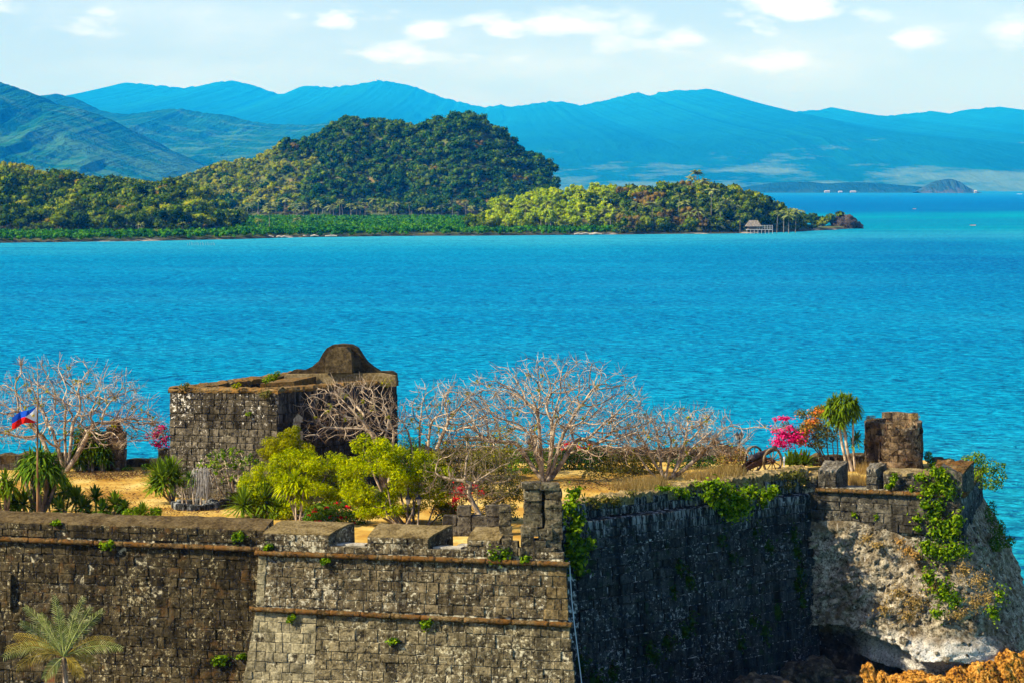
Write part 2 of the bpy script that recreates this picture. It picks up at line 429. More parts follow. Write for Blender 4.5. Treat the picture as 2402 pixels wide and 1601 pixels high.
def land(x, y):
    ys, yb = shore(x), back_shore(x)
    z = np.minimum(np.minimum((y - ys) / 6, (yb - y) / 10), 1.6)
    z = np.minimum(z, (226 - x) / 4)
    inn = np.clip((y - ys - 8) / 40, 0, 1)
    nn = vnoise(x / 38, y / 38, 14, 5)
    a = h1(x) * np.where(y < 2100, sstep(1 - (2100 - y) / 230) ** .85, sstep(1 - (y - 2100) / 200))
    a = a * (1 + .18 * nn * (a > 2) * np.clip((2100 - y) / 60, 0, 1))
    x2 = x * 1480 / np.clip(y, 1200, 1480)
    b = h2(x2) * np.where(y < 1480, sstep(1 - (1480 - y) / 290) ** .9, sstep(1 - (y - 1480) / 250)) * inn
    b = b * (1 + .15 * nn)
    c = h3(x) * np.where(y < 1450, sstep(1 - (1450 - y) / 110), sstep(1 - (y - 1450) / 150)) * np.clip((y - ys) / 25, 0, 1)
    return np.where(z > 0, np.maximum(np.maximum(a, b), np.maximum(c, z)), np.maximum(z, -3))
nx, ny = 300, 260
gx, gy = np.meshgrid(np.linspace(-560, 232, nx), np.linspace(1040, 2420, ny), indexing='ij')
gz = land(gx, gy)
g = N('peninsula_soil')
n1, n2 = g.noise(.05, 5), g.noise(.6, 5)
c = g.ramp(n1, [(.35, (.02, .045, .006)), (.5, (.05, .08, .012)), (.62, (.13, .13, .025)), (.74, (.22, .15, .06))])
sep = g.n('ShaderNodeSeparateXYZ'); g.s(sep, 0, g.pos())
sand = g.math('MULTIPLY', g.ramp(g.math('DIVIDE', sep.outputs[2], 3), [(.1, 1), (.45, 0)]), g.ramp(g.noise(.03, 4), [(.57, 0), (.66, 1)]))
c = g.mix(g.ramp(g.math('DIVIDE', sep.outputs[2], 3), [(.2, .9), (.5, 0)]), c, (.03, .028, .018))
c = g.mix(sand, c, (.45, .36, .25))
pen = quick_mesh('peninsula', np.stack([gx, gy, gz], -1).reshape(-1, 3), grid_faces(nx, ny), g.out(c, .95, g.bump(n2, .6, 1)), True)
tag(pen, kind='structure')

# ---- leaf materials for the far woods
def leaf_mat(name, cols, transl=.25, tint=.35):
    """cols: dark .. light; each leaf clump and each tree takes its own mix"""
    g = N(name)
    at = g.n('ShaderNodeAttribute', attribute_name='tint')
    per_tree = g.math('FRACT', g.math('ADD', at.outputs['Fac'], g.rnd()))
    f = g.math('ADD', g.math('MULTIPLY', g.island(), 1 - tint), g.math('MULTIPLY', per_tree, tint))
    f = g.math('ADD', f, g.math('MULTIPLY', g.math('SUBTRACT', g.noise(.035, 4, .65), .5), .9))
    k = len(cols)
    c = g.ramp(f, [(.12 + .76 * i / (k - 1), cols[i]) for i in range(k)])
    return g.out(c, transl=transl)
M_DARK = leaf_mat('broadleaf_dark', [(.005, .026, .002), (.022, .062, .003), (.085, .15, .004), (.20, .23, .006)])
M_HILL = leaf_mat('broadleaf_hill', [(.003, .026, .003), (.010, .055, .005), (.045, .12, .006), (.13, .19, .008)])
M_YEL = leaf_mat('broadleaf_yellow', [(.05, .10, .003), (.14, .21, .004), (.26, .29, .005), (.36, .31, .01)])
M_BAM = leaf_mat('bamboo_leaf', [(.12, .21, .002), (.29, .40, .002), (.43, .47, .003)])
M_BRO = leaf_mat('dry_leaf', [(.06, .05, .010), (.13, .09, .016), (.22, .14, .024), (.13, .14, .014)])
M_MAN = leaf_mat('mangrove_leaf', [(.003, .040, .002), (.012, .10, .002), (.045, .19, .003), (.10, .25, .004)])
M_PALMF = leaf_mat('coconut_frond', [(.06, .09, .012), (.17, .21, .03), (.32, .34, .10)])
g = N('grey_bark'); M_BARK = g.out(g.ramp(g.noise(2.2, 5, stretch=(1, 1, .3)), [(.3, (.10, .085, .06)), (.7, (.26, .23, .18))]), .9)
ICO_V = np.array([(0, 0, 1), (.894, 0, .447), (.276, .851, .447), (-.724, .526, .447), (-.724, -.526, .447), (.276, -.851, .447), (.724, .526, -.447), (-.276, .851, -.447), (-.894, 0, -.447), (-.276, -.851, -.447), (.724, -.526, -.447), (0, 0, -1)])
ICO_F = [(0, 1, 2), (0, 2, 3), (0, 3, 4), (0, 4, 5), (0, 5, 1), (1, 6, 2), (2, 7, 3), (3, 8, 4), (4, 9, 5), (5, 10, 1), (6, 7, 2), (7, 8, 3), (8, 9, 4), (9, 10, 5), (10, 6, 1), (6, 11, 7), (7, 11, 8), (8, 11, 9), (9, 11, 10), (10, 11, 6)]
def crown_geo(seed, R_=4.2, Hh=3.4, lumps=6, per=30, leaf=.95, base=4.0, core=True, spread=.62, up=.0, flat=1.0):
    """leaf clumps gathered on several uneven boughs; returns triangles"""
    q = np.random.default_rng(seed); V, T = [], []
    n0 = 0
    for i in range(lumps):
        a = q.uniform(0, 6.283); rr = R_ * spread * math.sqrt(q.uniform(.05, 1))
        c = np.array([rr * math.cos(a), rr * math.sin(a), base + Hh * q.uniform(.1, .95) * (1 - .35 * rr / R_) + up * i])
        r = R_ * q.uniform(.36, .58)
        if core:
            V.append(c + ICO_V * r * np.array([.78, .78, .62]) * q.uniform(.8, 1.1, (12, 1))); T.append(np.array(ICO_F) + n0); n0 += 12
        d = q.normal(size=(per, 3)); d[:, 2] = d[:, 2] * .8 + .35; d /= np.linalg.norm(d, axis=1)[:, None]
        p = c + d * r * np.array([1, 1, .8 * flat]) * q.uniform(.72, 1.12, (per, 1))
        nrm = d + q.normal(size=(per, 3)) * .45; nrm /= np.linalg.norm(nrm, axis=1)[:, None]
        s = leaf * q.uniform(.6, 1.25, (per, 1))
        t1 = np.cross(nrm, q.normal(size=(per, 3))); t1 /= np.linalg.norm(t1, axis=1)[:, None]
        t2 = np.cross(nrm, t1)
        quad = np.stack([p - t1 * s * .5, p + t2 * s * .55 - nrm * s * .12, p + t1 * s * .5, p - t2 * s * .45 - nrm * s * .15], 1)
        V.append(quad.reshape(-1, 3))
        k = np.arange(per)[:, None] * 4 + n0
        T.append(np.concatenate([k + [0, 1, 2], k + [0, 2, 3]])); n0 += per * 4
    return np.concatenate(V), np.concatenate(T)
def trunk_geo(h, r):
    v, f = tube([(0, 0, -1.5), (r * .4, 0, h * .4), (0, r * .6, h)], [r * 1.3, r, r * .6], 5, False)
    return v, f
def tree_mesh(name, geo, mat, th=4.5, tr=.22):
    b = MB(); v, t = geo; b.add(v, t, 0); v, f = trunk_geo(th, tr); b.add(v, f, 1)
    me = b.build(name, [mat, M_BARK], link=False)
    return me
def merged(name, items, geos, mat, label=None, cat=None):
    """many crowns as one stuff object; items: (x, y, z, rot, scale, variant, tint)"""
    V, T, A = [], [], []; n0 = 0
    for (x, y, z, r, s, k, ti) in items:
        v, t = geos[k]; c_, s_ = math.cos(r) * s, math.sin(r) * s
        w = np.empty_like(v); w[:, 0] = v[:, 0] * c_ - v[:, 1] * s_ + x; w[:, 1] = v[:, 0] * s_ + v[:, 1] * c_ + y; w[:, 2] = v[:, 2] * s + z
        V.append(w); T.append(t + n0); n0 += len(v); A.append(np.full(len(v), ti, np.float32))
    o = quick_mesh(name, np.concatenate(V), np.concatenate(T), mat, False)
    at = o.data.attributes.new('tint', 'FLOAT', 'POINT'); at.data.foreach_set('value', np.concatenate(A))
    tag(o, label, cat, None, 'stuff')
    return o
geo_hi = [crown_geo(100 + i, 4.8, 4.2, 7, 36, .95, 3.6) for i in range(8)]
geo_lo = [crown_geo(200 + i, 5.0, 4.2, 6, 26, 1.15, 3.2) for i in range(8)]
geo_man = [crown_geo(300 + i, 3.4, 1.9, 4, 16, 1.0, 1.6) for i in range(6)]
geo_bam = [crown_geo(400 + i, 3.2, 5.5, 8, 34, .8, 4.5, True, .6) for i in range(4)]
geo_bare = [crown_geo(450 + i, 4.0, 4.4, 8, 30, .5, 3.2, True, .75) for i in range(4)]
def palm_geo(seed, h, nf=17, L=3.9):
    q = np.random.default_rng(seed); b = MB()
    lean = q.normal(0, .06, 2) * h
    pts = [(0, 0, -1), (lean[0] * .2, lean[1] * .2, h * .35), (lean[0] * .6, lean[1] * .6, h * .7), (lean[0], lean[1], h)]
    v, f = tube(pts, [.2, .15, .13, .12], 5, False); b.add(v, f, 1)
    for i in range(nf):
        a = i * 2.4 + q.uniform(-.2, .2); el = q.uniform(-.15, 1.15); l = L * q.uniform(.8, 1.1)
        d = np.array([math.cos(a), math.sin(a)]); side = np.array([-d[1], d[0], 0])
        prev = None
        for k in range(6):
            t = k / 5
            r_ = l * t * (math.cos(el) * .95 + .15 * t); z_ = l * (math.sin(el) * t - .55 * t * t)
            c = np.array([lean[0] + d[0] * r_, lean[1] + d[1] * r_, h + z_])
            wd = (.16 + .9 * math.sin(math.pi * min(1, t * .85 + .12))) * .62
            row = np.stack([c - side * wd + [0, 0, -.55 * wd], c, c + side * wd + [0, 0, -.55 * wd]])
            if prev is not None:
                # leaflets: separate slivers with gaps on each side of the rib
                for e in (0, 2):
                    for u in (0.0, .5):
                        p0 = prev[1] * (1 - u) + row[1] * u; p1 = prev[1] * (.5 - u) + row[1] * (u + .5)
                        q0 = prev[e] * (1 - u) + row[e] * u; q1 = prev[e] * (1 - u - .36) + row[e] * (u + .36)
                        b.add([p0, p1, q1, q0], [(0, 1, 2, 3)], 0)
            prev = row
    return b
palm_me = [palm_geo(500 + i, (7.5, 9, 10.5, 12, 8.2)[i]).build('coconut_palm', [M_PALMF, M_BARK], link=False) for i in range(5)]

# ---- scatter
def jitter(x0, x1, y0, y1, s, seed):
    q = np.random.default_rng(seed)
    a, b = np.meshgrid(np.arange(x0, x1, s), np.arange(y0, y1, s * 1.1), indexing='ij')
    x = a.ravel() + q.uniform(-.5, .5, a.size) * s; y = b.ravel() + q.uniform(-.5, .5, a.size) * s
    return x, y, q
def pxof(x, y): return CX + x / y * F
trees = []          # (dist, x, y, z, kind, scale)
# main hill
x, y, q = jitter(-330, 70, 1880, 2130, 4.9, 1); z = land(x, y); ok = (z > 4) & (h1(x) > 3)
for xi, yi, zi in zip(x[ok], y[ok], z[ok]):
    p = pxof(xi, yi); ylw = p < 740 and vnoise(np.array(xi / 45), np.array(yi / 60), 71, 3) > -.12 - .5 * (p < 660) and zi > 7
    if q.random() < .06 and zi > 15 and p < 760: continue
    k = 'yel' if ylw and q.random() < .9 else ('bro' if q.random() < .018 else 'hill')
    trees.append((yi, xi, yi, zi, k, (.42 + 1.0 * q.random() ** 2.0) * (.8 if ylw else 1)))
# western wood
x, y, q = jitter(-420, -120, 1140, 1500, 5.0, 2); z = land(x, y)
ok = (z > 2.2) & (pxof(x, y) > -90) & (y > shore(x) + 22)
for xi, yi, zi in zip(x[ok], y[ok], z[ok]):
    p = pxof(xi, yi)
    grassy = zi > 27 and p < 290
    if grassy and q.random() < .45: continue
    k = 'yel' if (grassy or q.random() < .09) else ('bro' if q.random() < .05 else 'dark')
    trees.append((yi, xi, yi, zi, k, (.42 + 1.0 * q.random() ** 2.0) * (.62 if grassy else 1)))
# eastern wood
x, y, q = jitter(-40, 212, 1310, 1480, 4.9, 3); z = land(x, y)
ok = (z > .9) & (y > shore(x) + 4) & (pxof(x, y) > 1100)
for xi, yi, zi in zip(x[ok], y[ok], z[ok]):
    p = pxof(xi, yi)
    if p < 1460 and yi < shore(xi) + 28: continue
    if p > 1880 and q.random() < .5: continue
    nn = vnoise(np.array(xi / 16), np.array(yi / 16), 73, 3)
    if 1150 < p < 1440 and yi > shore(xi) + 26: k = 'bam' if nn > -.35 else 'dark'
    elif 1410 < p < 1660 and nn > .2: k = 'bro'
    else: k = 'yel' if q.random() < .13 else 'dark'
    trees.append((yi, xi, yi, zi, k, (.45 + .75 * q.random() ** 1.6) * (.75 if p > 1840 else 1)))
KIND = {'hill': (M_HILL, geo_hi, geo_lo, 'broadleaf_tree', 'broad green tree crowding the steep wooded hill behind the mangroves', 'trees of the wooded hill'),
        'dark': (M_DARK, geo_hi, geo_lo, 'broadleaf_tree', 'dark green broadleaf tree in the low wood across the bay', 'trees of the shoreside wood'),
        'yel': (M_YEL, geo_hi, geo_lo, 'broadleaf_tree', 'yellowish green tree among the darker trees across the bay', 'yellowish trees across the bay'),
        'bam': (M_BAM, geo_bam, geo_bam, 'bamboo_clump', 'bright yellow bamboo clump in front of the wooded hill', 'bamboo clumps across the bay'),
        'bro': (M_BRO, geo_bare, geo_bare, 'dry_tree', 'brown half leafless tree among green trees across the bay', 'dry brown trees across the bay')}
LIM = {'hill': 95, 'dark': 135, 'yel': 60, 'bam': 60, 'bro': 50}
q = np.random.default_rng(99)
for k, (mat, ghi, glo, nm, label, grp) in KIND.items():
    mine = sorted([t for t in trees if t[4] == k])
    mes = [tree_mesh(nm, g_, mat, 5.0 if k != 'bam' else 7, .2) for g_ in ghi]
    for j, (_, x_, y_, z_, _, s_) in enumerate(mine[:LIM[k]]):
        o = inst(mes[j % len(mes)], nm, (x_, y_, z_), q.uniform(0, 6.28), (s_, s_, s_ * q.uniform(.85, 1.2)))
        tag(o, label, 'bamboo' if k == 'bam' else 'tree', grp)
    rest = [(x_, y_, z_, q.uniform(0, 6.28), s_, int(q.integers(len(glo))), q.random()) for (_, x_, y_, z_, _, s_) in mine[LIM[k]:]]
    if rest: merged({'hill': 'hill_forest', 'dark': 'shore_forest', 'yel': 'yellow_scrub', 'bam': 'bamboo_thicket', 'bro': 'dry_scrub'}[k], rest, glo, mat)
# mangroves: the low belt along the water and the wet flat behind it
x, y, q = jitter(-430, 60, 1090, 1930, 4.3, 4); z = land(x, y); p = pxof(x, y)
ok = (z > .15) & (z < 2.6) & (p > -70) & (p < 1480) & (y > shore(x) + 1) & ((y < 1500) | (q.random(len(x)) < .45))
merged('mangrove_thicket', [(a, b, min(c, 1.0), q.uniform(0, 6.28), q.uniform(.6, 1.05) * (.8 if b < shore(a) + 10 else 1.0), int(q.integers(6)), q.random()) for a, b, c in zip(x[ok], y[ok], z[ok])], geo_man, M_MAN)
# low scrub filling the ground under the eastern wood
x, y, q = jitter(20, 218, 1320, 1470, 3.6, 8); z = land(x, y); p = pxof(x, y)
ok = (z > .8) & (p > 1380) & (y > shore(x) + 3) & (y < shore(x) + 60)
merged('shore_scrub', [(a, b, c - .5, q.uniform(0, 6.28), q.uniform(.35, .7), int(q.integers(6)), q.random()) for a, b, c in zip(x[ok], y[ok], z[ok])], geo_man, M_DARK)
# coconut palms: (px, distance) groves at the hill foot, in the eastern wood and a few along the shore
q = np.random.default_rng(12)
spots = [(px_, q.uniform(1815, 1890), 1.15) for px_ in np.linspace(560, 900, 26) + q.normal(0, 6, 26)]
spots += [(px_, q.uniform(1830, 1890), 1.05) for px_ in np.linspace(905, 1130, 10) + q.normal(0, 6, 10)]
spots += [(px_, q.uniform(1362, 1395), q.uniform(.95, 1.3)) for px_ in (1180, 1232, 1290, 1420, 1450, 1490, 1530, 1590, 1605, 1620, 1640, 1655, 1668, 1690, 1702, 1722, 1736, 1822, 1838, 1850, 1866)]
spots += [(1632, 1440, 1.25), (1642, 1438, 1.15), (1622, 1442, 1.1), (1650, 1436, 1.1)]
spots += [(605, 1290, .85), (632, 1285, 1.0), (425, 1215, .6), (330, 1225, .7), (365, 1200, .5), (700, 1330, .7)]
for j, (px_, D_, s_) in enumerate(spots):
    X_ = wx(px_, D_); Z_ = float(land(np.array(X_), np.array(D_)))
    o = inst(palm_me[j % 5], 'coconut_palm', (X_, D_, max(Z_, .6)), q.uniform(0, 6.28), s_ * q.uniform(.9, 1.15))
    if px_ < 1140 and D_ > 1500: tag(o, 'small coconut palm in the grove at the foot of the wooded hill', 'palm', 'palms at the hill foot')
    elif px_ > 1140: tag(o, 'coconut palm in the wood on the eastern point across the bay', 'palm', 'palms of the eastern point')
    else: tag(o, 'coconut palm rising from the mangrove shore across the bay', 'palm', 'palms along the mangrove shore')
# haze: the sunlit sea air between the bay and the mountains
HAZE_DENSITY, HAZE_COLOR = 5.6e-5, (.004, .265, .98, 1)
b = MB(); b.add(box(-40000, 40000, -1500, 50000, -8, 2200), BOXF)
hz = b.build('haze', [], None); hz.data.materials.clear()
hm = bpy.data.materials.new('sea_air'); hm.use_nodes = True; hm.node_tree.nodes.clear()
ho = hm.node_tree.nodes.new('ShaderNodeOutputMaterial'); hv = hm.node_tree.nodes.new('ShaderNodeVolumePrincipled')
hv.inputs['Color'].default_value = HAZE_COLOR; hv.inputs['Density'].default_value = HAZE_DENSITY; hv.inputs['Anisotropy'].default_value = .0; hv.inputs['Absorption Color'].default_value = (1, 1, 1, 1)
hm.node_tree.links.new(hv.outputs[0], ho.inputs['Volume']); hz.data.materials.append(hm)
hm.cycles.homogeneous_volume = True if hasattr(hm.cycles, 'homogeneous_volume') else None
tag(hz, kind='stuff')
# ================================================================== FORT: materials
def stone_mat(name, dark, mid, pale, lo=.56, width=.10, pale_amt=.9, moss=None, moss_lo=.6, streak=0, top_z=None, scale=1.0, warm=None):
    """weathered coral stone: dark crust, worn mid tone, pale lichen blotches, runs of lime, some moss"""
    g = N(name)
    big = g.noise(.55 * scale, 4, .6)
    med = g.noise(3.2 * scale, 6, .68)
    fine = g.noise(11 * scale, 4, .75)
    f = g.math('ADD', g.math('MULTIPLY', med, .55), g.math('MULTIPLY', fine, .45))
    c = g.ramp(f, [(.41, dark), (.52, mid), (.60, tuple(v * 1.5 for v in mid))])
    tone = g.math('ADD', .62, g.math('MULTIPLY', g.rnd(), .76))
    c = g.mix(1.0, c, g.ramp(g.math('MULTIPLY', tone, .7), [(0, 0.0), (1, 1.43)]), 'MULTIPLY')
    if warm: c = g.mix(g.ramp(g.noise(1.1, 4), [(.52, 0), (.66, .8)]), c, warm)
    lm = g.math('ADD', g.math('MULTIPLY', g.noise(6.5 * scale, 5, .75), .74), g.math('MULTIPLY', big, .26))
    pm = g.ramp(lm, [(lo, 0), (lo + width, 1)])
    if streak:
        s = g.noise(1.0, 4, .7, stretch=(7, 7, .9))
        sm = g.ramp(s, [(.50, 0), (.62, 1)])
        if top_z is not None:
            sep = g.n('ShaderNodeSeparateXYZ'); g.s(sep, 0, g.pos())
            k = g.math('DIVIDE', g.math('SUBTRACT', sep.outputs[2], top_z - 1.1), 1.1, clamp=True)
            sm = g.math('MULTIPLY', sm, g.math('ADD', .10, g.math('MULTIPLY', k, 1.7)), clamp=True)
        pm = g.math('MAXIMUM', pm, g.math('MULTIPLY', sm, streak))
    c = g.mix(g.math('MULTIPLY', pm, pale_amt), c, pale)
    stn = g.noise(1.0, 4, .6, stretch=(1.5, 1.5, .22))
    c = g.mix(g.ramp(stn, [(.50, 0), (.64, .75)]), c, tuple(v * .8 for v in dark))
    if moss:
        mm = g.ramp(g.noise(1.7 * scale, 5, .65), [(moss_lo, 0), (moss_lo + .1, 1)])
        c = g.mix(g.math('MULTIPLY', mm, .75), c, moss)
    h = g.math('ADD', g.math('MULTIPLY', fine, .6), med)
    return g.out(c, .95, g.bump(h, .9, .07), .08)
ST = {
 'left': stone_mat('curtain_stone', (.006, .0045, .002), (.050, .038, .018), (.40, .34, .19), .56, .05, .85, (.085, .045, .013), .56),
 'bast': stone_mat('bastion_stone', (.014, .010, .005), (.118, .090, .046), (.56, .50, .34), .528, .07, .88),
 'bastlow': stone_mat('bastion_lower_stone', (.020, .016, .008), (.140, .112, .058), (.54, .48, .30), .535, .07, .85),
 'quoin': stone_mat('dressed_stone', (.09, .075, .038), (.235, .20, .115), (.36, .33, .22), .58, .1, .6),
 'brownq': stone_mat('brown_quoin', (.04, .028, .011), (.14, .10, .042), (.3, .25, .14), .56, .1, .6),
 'flank': stone_mat('flank_stone', (.005, .006, .006), (.028, .030, .027), (.40, .41, .38), .565, .05, .7, (.016, .034, .006), .58, .8, 10.85),  # base colour darkened to carry the deep shade of this wall
 'corner': stone_mat('corner_bastion_stone', (.012, .010, .007), (.085, .073, .050), (.44, .40, .29), .575, .07, .8),
 'house': stone_mat('house_stone', (.014, .012, .007), (.098, .081, .052), (.62, .56, .44), .575, .06, .8),
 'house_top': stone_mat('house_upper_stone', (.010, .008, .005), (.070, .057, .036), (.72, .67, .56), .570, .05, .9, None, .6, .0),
 'house_dark': stone_mat('house_shaded_stone', (.008, .007, .006), (.035, .030, .024), (.34, .33, .32), .60, .08, .7, None, .6, .22, 15.8),  # darker copy of the house stone, shade of this side put into the colour
 'tower': stone_mat('watchtower_stone', (.022, .014, .007), (.145, .100, .052), (.46, .38, .25), .55, .07, .75, (.17, .060, .016), .59),
 'rubble': stone_mat('rubble_stone', (.03, .024, .014), (.20, .165, .105), (.55, .50, .38), .53, .08, .85),
 'ruin': stone_mat('ruin_stone', (.016, .012, .006), (.115, .092, .050), (.42, .36, .24), .55, .08, .8),
}
g = N('old_mortar')
nn = g.noise(4.5, 6, .7)
M_MORTAR = g.out(g.ramp(nn, [(.42, (.018, .014, .007)), (.50, (.12, .10, .055)), (.60, (.48, .43, .28))]), .95, g.bump(nn, .8, .05))
g = N('dark_mortar')
nn = g.noise(4.0, 6, .7)
M_DMORT = g.out(g.ramp(nn, [(.42, (.008, .007, .004)), (.53, (.05, .04, .022)), (.61, (.40, .35, .22))]), .95, g.bump(nn, .8, .05))
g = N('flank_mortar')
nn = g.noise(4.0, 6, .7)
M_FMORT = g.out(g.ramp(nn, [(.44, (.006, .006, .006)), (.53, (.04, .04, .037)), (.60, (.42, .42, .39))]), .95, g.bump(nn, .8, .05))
def top_mat(name, a, b, c3, orange=None):
    g = N(name)
    n1, n2 = g.noise(1.6, 5, .6), g.noise(9, 6, .7)
    c = g.ramp(g.math('ADD', g.math('MULTIPLY', n1, .4), g.math('MULTIPLY', n2, .6)), [(.40, a), (.5, b), (.60, c3)])
    if orange: c = g.mix(g.ramp(g.math('ADD', g.math('MULTIPLY', g.noise(1.8, 4, .6), .5), g.math('MULTIPLY', g.noise(9, 4, .7), .5)), [(.47, 0), (.55, .9)]), c, orange)
    return g.out(c, .95, g.bump(n2, .8, .06), .05)
M_TOP = top_mat('parapet_render', (.035, .022, .008), (.080, .055, .022), (.135, .098, .045))
M_MTOP = top_mat('merlon_render', (.065, .044, .015), (.145, .105, .042), (.23, .175, .08))
M_CORD = top_mat('cordon_stone', (.020, .012, .004), (.090, .056, .020), (.25, .185, .085), (.12, .052, .010))
M_DIRT_TOP = top_mat('weedy_rubble', (.06, .045, .02), (.17, .125, .05), (.33, .25, .12))

# ------------------------------------------------------------------ stones
def stone_variant(seed):
    """one rough block: bevelled edge, uneven face; 24 triangles; outward is -y"""
    q = np.random.default_rng(seed)
    j = lambda s: q.uniform(-s, s)
    b = .045
    v, f = [], []
    for sx, sz in ((-1, -1), (1, -1), (1, 1), (-1, 1)): v.append((sx * .5 + j(.025), .5, sz * .5 + j(.025)))
    for sx, sz in ((-1, -1), (1, -1), (1, 1), (-1, 1)): v.append((sx * .5 + j(.045), -.22 + j(.15), sz * .5 + j(.05)))
    for sx, sz in ((-1, -1), (1, -1), (1, 1), (-1, 1)): v.append((sx * (.5 - b) + j(.05), -.5 + j(.22), sz * (.5 - b * 1.3) + j(.05)))
    v.append((j(.15), -.62 + j(.28), j(.15)))
    for a in range(4):
        c = (a + 1) % 4
        f.append((a, 4 + a, 4 + c, c)); f.append((4 + a, 8 + a, 8 + c, 4 + c)); f.append((8 + a, 12, 8 + c))
    # orient outward
    return np.array(v), f
SV = [stone_variant(900 + i) for i in range(12)]
SMESH = {}
def stone_mesh(key, i):
    if (key, i) not in SMESH:
        b = MB(); b.add(*SV[i]); me = b.build('stone', ST[key], link=False)
        bm = bmesh.new(); bm.from_mesh(me); bmesh.ops.recalc_face_normals(bm, faces=bm.faces); bm.to_mesh(me); bm.free()
        SMESH[(key, i)] = me
    return SMESH[(key, i)]
class Stones:
    def __init__(self, root, limit=300): self.root, self.limit, self.items = root, limit, []
    def face(self, BL, BR, TR, TL, row_h, mean_w, key, gap=.02, depth=.15, seed=0, wvar=.35, hvar=.12, drop=0.0):
        """courses of blocks over the quadrilateral (corners in world metres, seen from outside)"""
        q = np.random.default_rng(seed)
        BL, BR, TR, TL = (np.asarray(p, float) for p in (BL, BR, TR, TL))
        def S(u, v): return (BL * (1 - u) + BR * u) * (1 - v) + (TL * (1 - u) + TR * u) * v
        hgt = np.linalg.norm(TL - BL) * .5 + np.linalg.norm(TR - BR) * .5
        n = max(1, round(hgt / row_h)); hs = np.clip(1 + q.normal(0, hvar, n), .7, 1.35); vs = np.concatenate([[0], np.cumsum(hs) / hs.sum()])
        for r in range(n):
            v0, v1 = vs[r], vs[r + 1]; L = np.linalg.norm(S(1, (v0 + v1) / 2) - S(0, (v0 + v1) / 2))
            m = max(1, round(L / mean_w)); ws = np.clip(1 + q.normal(0, wvar, m), .55, 1.7); us = np.concatenate([[0], np.cumsum(ws) / ws.sum()])
            for k in range(m):
                if q.random() < drop: continue
                u0, u1 = us[k], us[k + 1]; c = S((u0 + u1) / 2, (v0 + v1) / 2)
                du = S(u1, (v0 + v1) / 2) - S(u0, (v0 + v1) / 2); dv = S((u0 + u1) / 2, v1) - S((u0 + u1) / 2, v0)
                w, h = np.linalg.norm(du), np.linalg.norm(dv); x = du / w
                nrm = np.cross(x, dv / h); nrm /= np.linalg.norm(nrm); z = np.cross(nrm, x) * -1
                z = dv / h - x * np.dot(dv / h, x); z /= np.linalg.norm(z); y = np.cross(z, x)     # y points inward
                kk = key(c) if callable(key) else key
                if kk is None: continue
                self.items.append((c, x, y, z, max(.08, w - gap), depth * q.uniform(.8, 1.25), max(.08, h - gap), kk, int(q.integers(12)), q.uniform(-.022, .03) if q.random() > .05 else .05))
    def finish(self):
        rl = np.array(world_loc(self.root))
        it = sorted(self.items, key=lambda t: t[0][1] - (0 if t[0][2] > 6 else -50))
        for (c, x, y, z, w, d, h, key, i, tilt) in it[:self.limit]:
            o = bpy.data.objects.new('stone', stone_mesh(key, i)); COL.objects.link(o); o.parent = self.root
            m = Matrix.Identity(4)
            p = c - rl + y * tilt
            for r in range(3): m[r][0], m[r][1], m[r][2], m[r][3] = x[r] * w, y[r] * d, z[r] * h, p[r]
            o.matrix_basis = m
        rest = it[self.limit:]
        if rest:
            bs = {}
            for (c, x, y, z, w, d, h, key, i, tilt) in rest:
                v, f = SV[i]; bs.setdefault(key, MB()).add(c + y * tilt + v[:, :1] * x * w + v[:, 1:2] * y * d + v[:, 2:] * z * h, f)
            for key, b in bs.items(): tag(b.build('stones', ST[key], self.root), kind='stuff')
class Wall:
    """a straight wall between two plan points; o = metres outwards of its line, positive towards the outside"""
    def __init__(self, a, b):
        self.a, self.b = np.array(a, float), np.array(b, float); d = self.b - self.a; self.L = np.linalg.norm(d); self.u = d / self.L
        self.n = np.array([self.u[1], -self.u[0]])
    def p(self, s, o, z):
        q = self.a + self.u * s + self.n * o; return np.array([q[0], q[1], z])
def extrude(w, prof, s0=None, s1=None, l0=None, l1=None, skew=0):
    """solid with a cross-section prof [(o, z)..] along wall w; l0/l1(z): shift of its ends"""
    s0 = 0 if s0 is None else s0; s1 = w.L if s1 is None else s1
    k = len(prof)
    V = [w.p(s0 - (l0(z) if l0 else 0), o, z) for o, z in prof] + [w.p(s1 + (l1(z) if l1 else 0) + o * skew, o, z) for o, z in prof]
    Fc = [(i, (i + 1) % k, k + (i + 1) % k, k + i) for i in range(k)] + [tuple(range(k))[::-1], tuple(range(k, 2 * k))]
    return np.array(V), Fc
def fixn(o):
    bm = bmesh.new(); bm.from_mesh(o.data); bmesh.ops.recalc_face_normals(bm, faces=bm.faces); bm.to_mesh(o.data); bm.free(); return o
def cordon(w, s0, s1, z0, z1, o, r, root, seed, seg=1.25, mat=None):
    q = np.random.default_rng(seed); s = s0
    while s < s1 - .05:
        L = min(seg * q.uniform(.7, 1.4), s1 - s)
        if s1 - (s + L) < .2: L = s1 - s
        k0, k1 = (s - s0) / (s1 - s0), (s + L - s0) / (s1 - s0)
        rr = r * q.uniform(.98, 1.02); nr_ = 13
        A = w.p(s + .003, o + q.uniform(-.005, .005), z0 + (z1 - z0) * k0 + q.uniform(-.006, .006)); B_ = w.p(s + L - .003, o + q.uniform(-.005, .005), z0 + (z1 - z0) * k1 + q.uniform(-.006, .006))
        t = np.linspace(0, 1, nr_)[:, None]
        pts = A * (1 - t) + B_ * t
        v, f = tube(pts, rr, 10); v = v + q.normal(0, .011, v.shape)
        b = MB(); b.add(v, f); b.build('cordon_stone', mat or M_CORD, root, True); s += L

